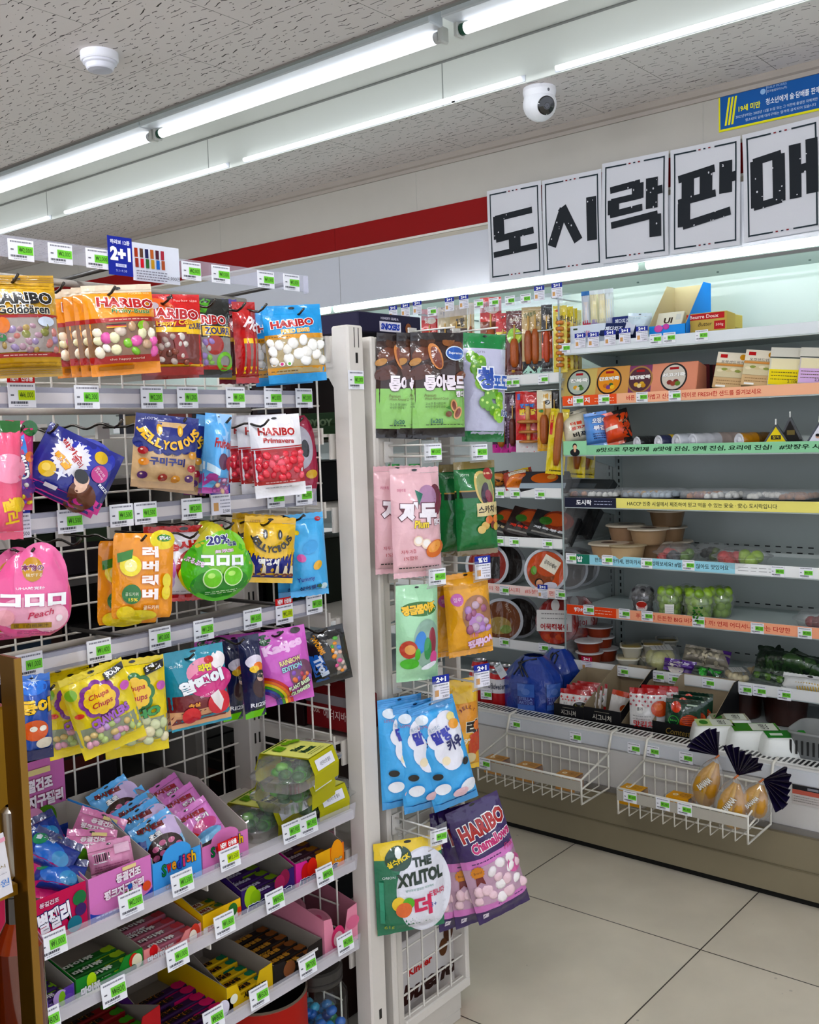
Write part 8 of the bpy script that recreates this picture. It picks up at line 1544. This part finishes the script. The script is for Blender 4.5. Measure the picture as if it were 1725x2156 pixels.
pack_box('dark green snack bar carton behind the side grid', (662, 898, 120, 56), 1.455, 'x', NX, .1, '1f3a1c', lambda c: (c.text('SOYJOY', .05, .1, .6, .34, '6a7a60', bold=.06), c.rect(-.2, -.35, .3, -.28, '3a5a34')), name='snack_carton', cat='snack carton')
pack_box('dark red energy bar carton behind the side grid', (695, 1500, 110, 74), 1.455, 'x', NX, .1, '7a1c22', lambda c: (c.text('Post', -.3, .05, .2, .24, 'd8c0b8', shear=.3), c.text('에너지바', .1, -.05, .46, .26, 'e0d0cc'), c.rect(-.5, .22, .5, .5, '8a8486')), name='snack_carton', cat='snack carton')
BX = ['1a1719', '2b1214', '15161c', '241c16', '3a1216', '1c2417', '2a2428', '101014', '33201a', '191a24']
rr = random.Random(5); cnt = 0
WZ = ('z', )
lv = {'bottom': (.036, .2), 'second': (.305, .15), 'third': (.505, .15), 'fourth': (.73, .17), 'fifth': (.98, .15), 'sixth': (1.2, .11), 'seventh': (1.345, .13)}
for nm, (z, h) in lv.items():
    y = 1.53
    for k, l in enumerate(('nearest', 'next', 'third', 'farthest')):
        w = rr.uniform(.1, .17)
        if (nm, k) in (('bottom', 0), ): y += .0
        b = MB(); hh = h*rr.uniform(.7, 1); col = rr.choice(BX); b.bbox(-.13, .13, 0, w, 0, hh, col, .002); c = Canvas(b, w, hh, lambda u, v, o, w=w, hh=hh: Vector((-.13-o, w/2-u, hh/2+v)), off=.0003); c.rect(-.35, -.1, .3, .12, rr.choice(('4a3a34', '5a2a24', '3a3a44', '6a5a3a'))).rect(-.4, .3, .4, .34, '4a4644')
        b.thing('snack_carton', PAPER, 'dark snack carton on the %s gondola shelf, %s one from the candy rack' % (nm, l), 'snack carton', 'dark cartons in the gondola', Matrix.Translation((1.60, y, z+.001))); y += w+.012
# rack of goods behind the candy rack's grid
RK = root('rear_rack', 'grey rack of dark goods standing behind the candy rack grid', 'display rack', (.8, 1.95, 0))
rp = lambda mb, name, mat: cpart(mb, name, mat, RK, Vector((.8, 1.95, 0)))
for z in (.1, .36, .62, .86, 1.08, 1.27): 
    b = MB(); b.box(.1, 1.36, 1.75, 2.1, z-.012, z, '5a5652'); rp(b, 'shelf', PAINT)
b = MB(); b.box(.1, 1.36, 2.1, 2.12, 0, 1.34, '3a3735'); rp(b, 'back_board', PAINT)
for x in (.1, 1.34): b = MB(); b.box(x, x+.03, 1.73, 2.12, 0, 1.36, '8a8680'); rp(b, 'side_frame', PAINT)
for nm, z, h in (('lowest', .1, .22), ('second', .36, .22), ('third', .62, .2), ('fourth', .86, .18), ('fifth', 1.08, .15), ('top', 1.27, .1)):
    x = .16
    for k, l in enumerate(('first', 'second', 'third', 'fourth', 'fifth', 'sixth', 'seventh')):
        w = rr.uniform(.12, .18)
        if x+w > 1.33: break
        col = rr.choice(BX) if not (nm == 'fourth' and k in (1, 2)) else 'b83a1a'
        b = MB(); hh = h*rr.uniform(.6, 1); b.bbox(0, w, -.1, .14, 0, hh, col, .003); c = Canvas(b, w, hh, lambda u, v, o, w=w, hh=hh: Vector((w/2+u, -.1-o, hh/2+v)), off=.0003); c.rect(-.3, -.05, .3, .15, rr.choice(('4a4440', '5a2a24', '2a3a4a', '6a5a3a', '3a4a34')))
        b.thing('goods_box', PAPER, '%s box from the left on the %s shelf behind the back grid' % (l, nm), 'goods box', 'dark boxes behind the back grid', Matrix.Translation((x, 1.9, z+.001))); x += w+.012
# ================================================================ GOLD STAND at the left edge
YG = 1.0
g = lambda px, py, y=YG: at(px, py, y=y)
o = g(20, 2100); GS = root('gold_display_stand', 'gold cardboard display stand cut by the left edge of the photo', 'display stand', (o.x, YG, 0)); GO = Vector((o.x, YG, 0))
gp = lambda mb, name, mat: cpart(mb, name, mat, GS, GO)
GOLD = attr_mat('gold_card', .28, metal=.75)
xr0, xt = g(82, 2140).x, g(41, 1390).x
b = MB(); zt1 = g(40, 1385).z; b.prism([(xr0-.004, YG, 0), (xr0, YG, 0), (xt, YG, zt1), (xt-.004, YG, zt1)], (0, .035, 0), '7a5a26'); b.prism([(xr0-.008, YG-.002, 0), (xr0+.001, YG-.002, 0), (xt+.001, YG-.002, zt1), (xt-.007, YG-.002, zt1)], (0, .002, 0), '9a7a44'); gp(b, 'side_panel', GOLD)
b = MB(); b.box(xr0-.3, xr0-.02, YG+.22, YG+.225, 0, zt1-.08, '3a2810'); gp(b, 'back_panel', GOLD)
b = MB(); z0 = g(20, 1885).z; b.box(xr0-.3, xr0-.004, YG+.02, YG+.24, z0-.012, z0, 'a8843a'); gp(b, 'shelf', GOLD)
xg = g(37, 1700, YG+.09).x; zg = g(20, 1485, YG+.09).z-z0; b = MB(); b.bbox(xg-.09, xg, YG+.09, YG+.17, z0, z0+zg, '8a6a1c', .003); gz = MB(); b.thing('gold_box', GOLD, 'tall gold gift box on the gold stand', 'gift box')
b = MB(); b.lathe([(.001, 0), (.011, 0), (.012, .004), (.012, .075), (.006, .08)], 'a8a39c', 16); b.thing('metal_cylinder', METAL, 'short grey metal cylinder at the front of the gold stand shelf', 'cylinder', None, Matrix.Translation((g(35, 1880, YG+.04).x, YG+.04, z0)))
p = g(4, 1815, YG-.02); b = MB(); b.box(-.05, .006, -.001, 0, -.036, .03, 'dcd9dc'); c = Canvas(b, .057, .09, lambda u, v, o: Vector((u-.022, -.001-o, v*.7-.003)), off=.0003); c.rect(-.5, .38, .5, .45, 'e0a8b8'); c.text('900원', .2, -.3, .5, .12, '4a86c8'); c.text('도시', .3, -.02, .24, .06, '8a7a3a'); c.lines(0, .45, -.14, 1, 1, 'b0aeb2', .01); b.thing('price_card', PAPER, 'white price card with blue figures on the gold stand', 'price card', None, Matrix.Translation(p) @ Matrix.Rotation(-.1, 4, 'Y'))
p = g(6, 1440, YG+.1); b = MB(); b.lathe([(.001, 0), (.02, .0), (.024, .01), (.022, .06), (.012, .1), (.001, .105)], 'b9b4ac', 18); b.box(-.02, .018, -.026, -.024, .01, .06, 'e0e0e2'); b.thing('wrapped_gift', FILM, 'grey wrapped item with white label on top of the gold box', 'wrapped item', None, Matrix.Translation((xg-.03, YG+.13, z0+zg)))
bz = 0.0; p = g(44, 2040, YG+.05); t = root('amber_bottle', 'dark bottle with painted orange reflections in the shade of the gold stand', 'bottle', (g(42, 2050, YG+.1).x, YG+.1, .0)); zb_ = g(40, 2130, YG+.1).z-.05; t.location.z = max(0.02, zb_)
b = MB(); b.lathe([(.001, 0), (.026, 0), (.028, .006), (.028, .13), (.012, .16), (.011, .19), (.013, .192), (.013, .205), (.001, .206)], '5a2408', 24, cols=['1a0f08', '3a1a08', '6a2c0a', '8a3410', '2a1a14', '1a1412', '14110f', '14110f']); b.part('bottle_body', attr_mat('amber_glass', .1, coat=1), t)  # amber bands put the bottle's orange reflections into its colour
b = MB(); b.box(xr0-.3, xr0-.004, YG+.02, YG+.24, max(.005, zb_-.012), max(.01, zb_-.001), '3a2a14'); gp(b, 'lower_shelf', GOLD)
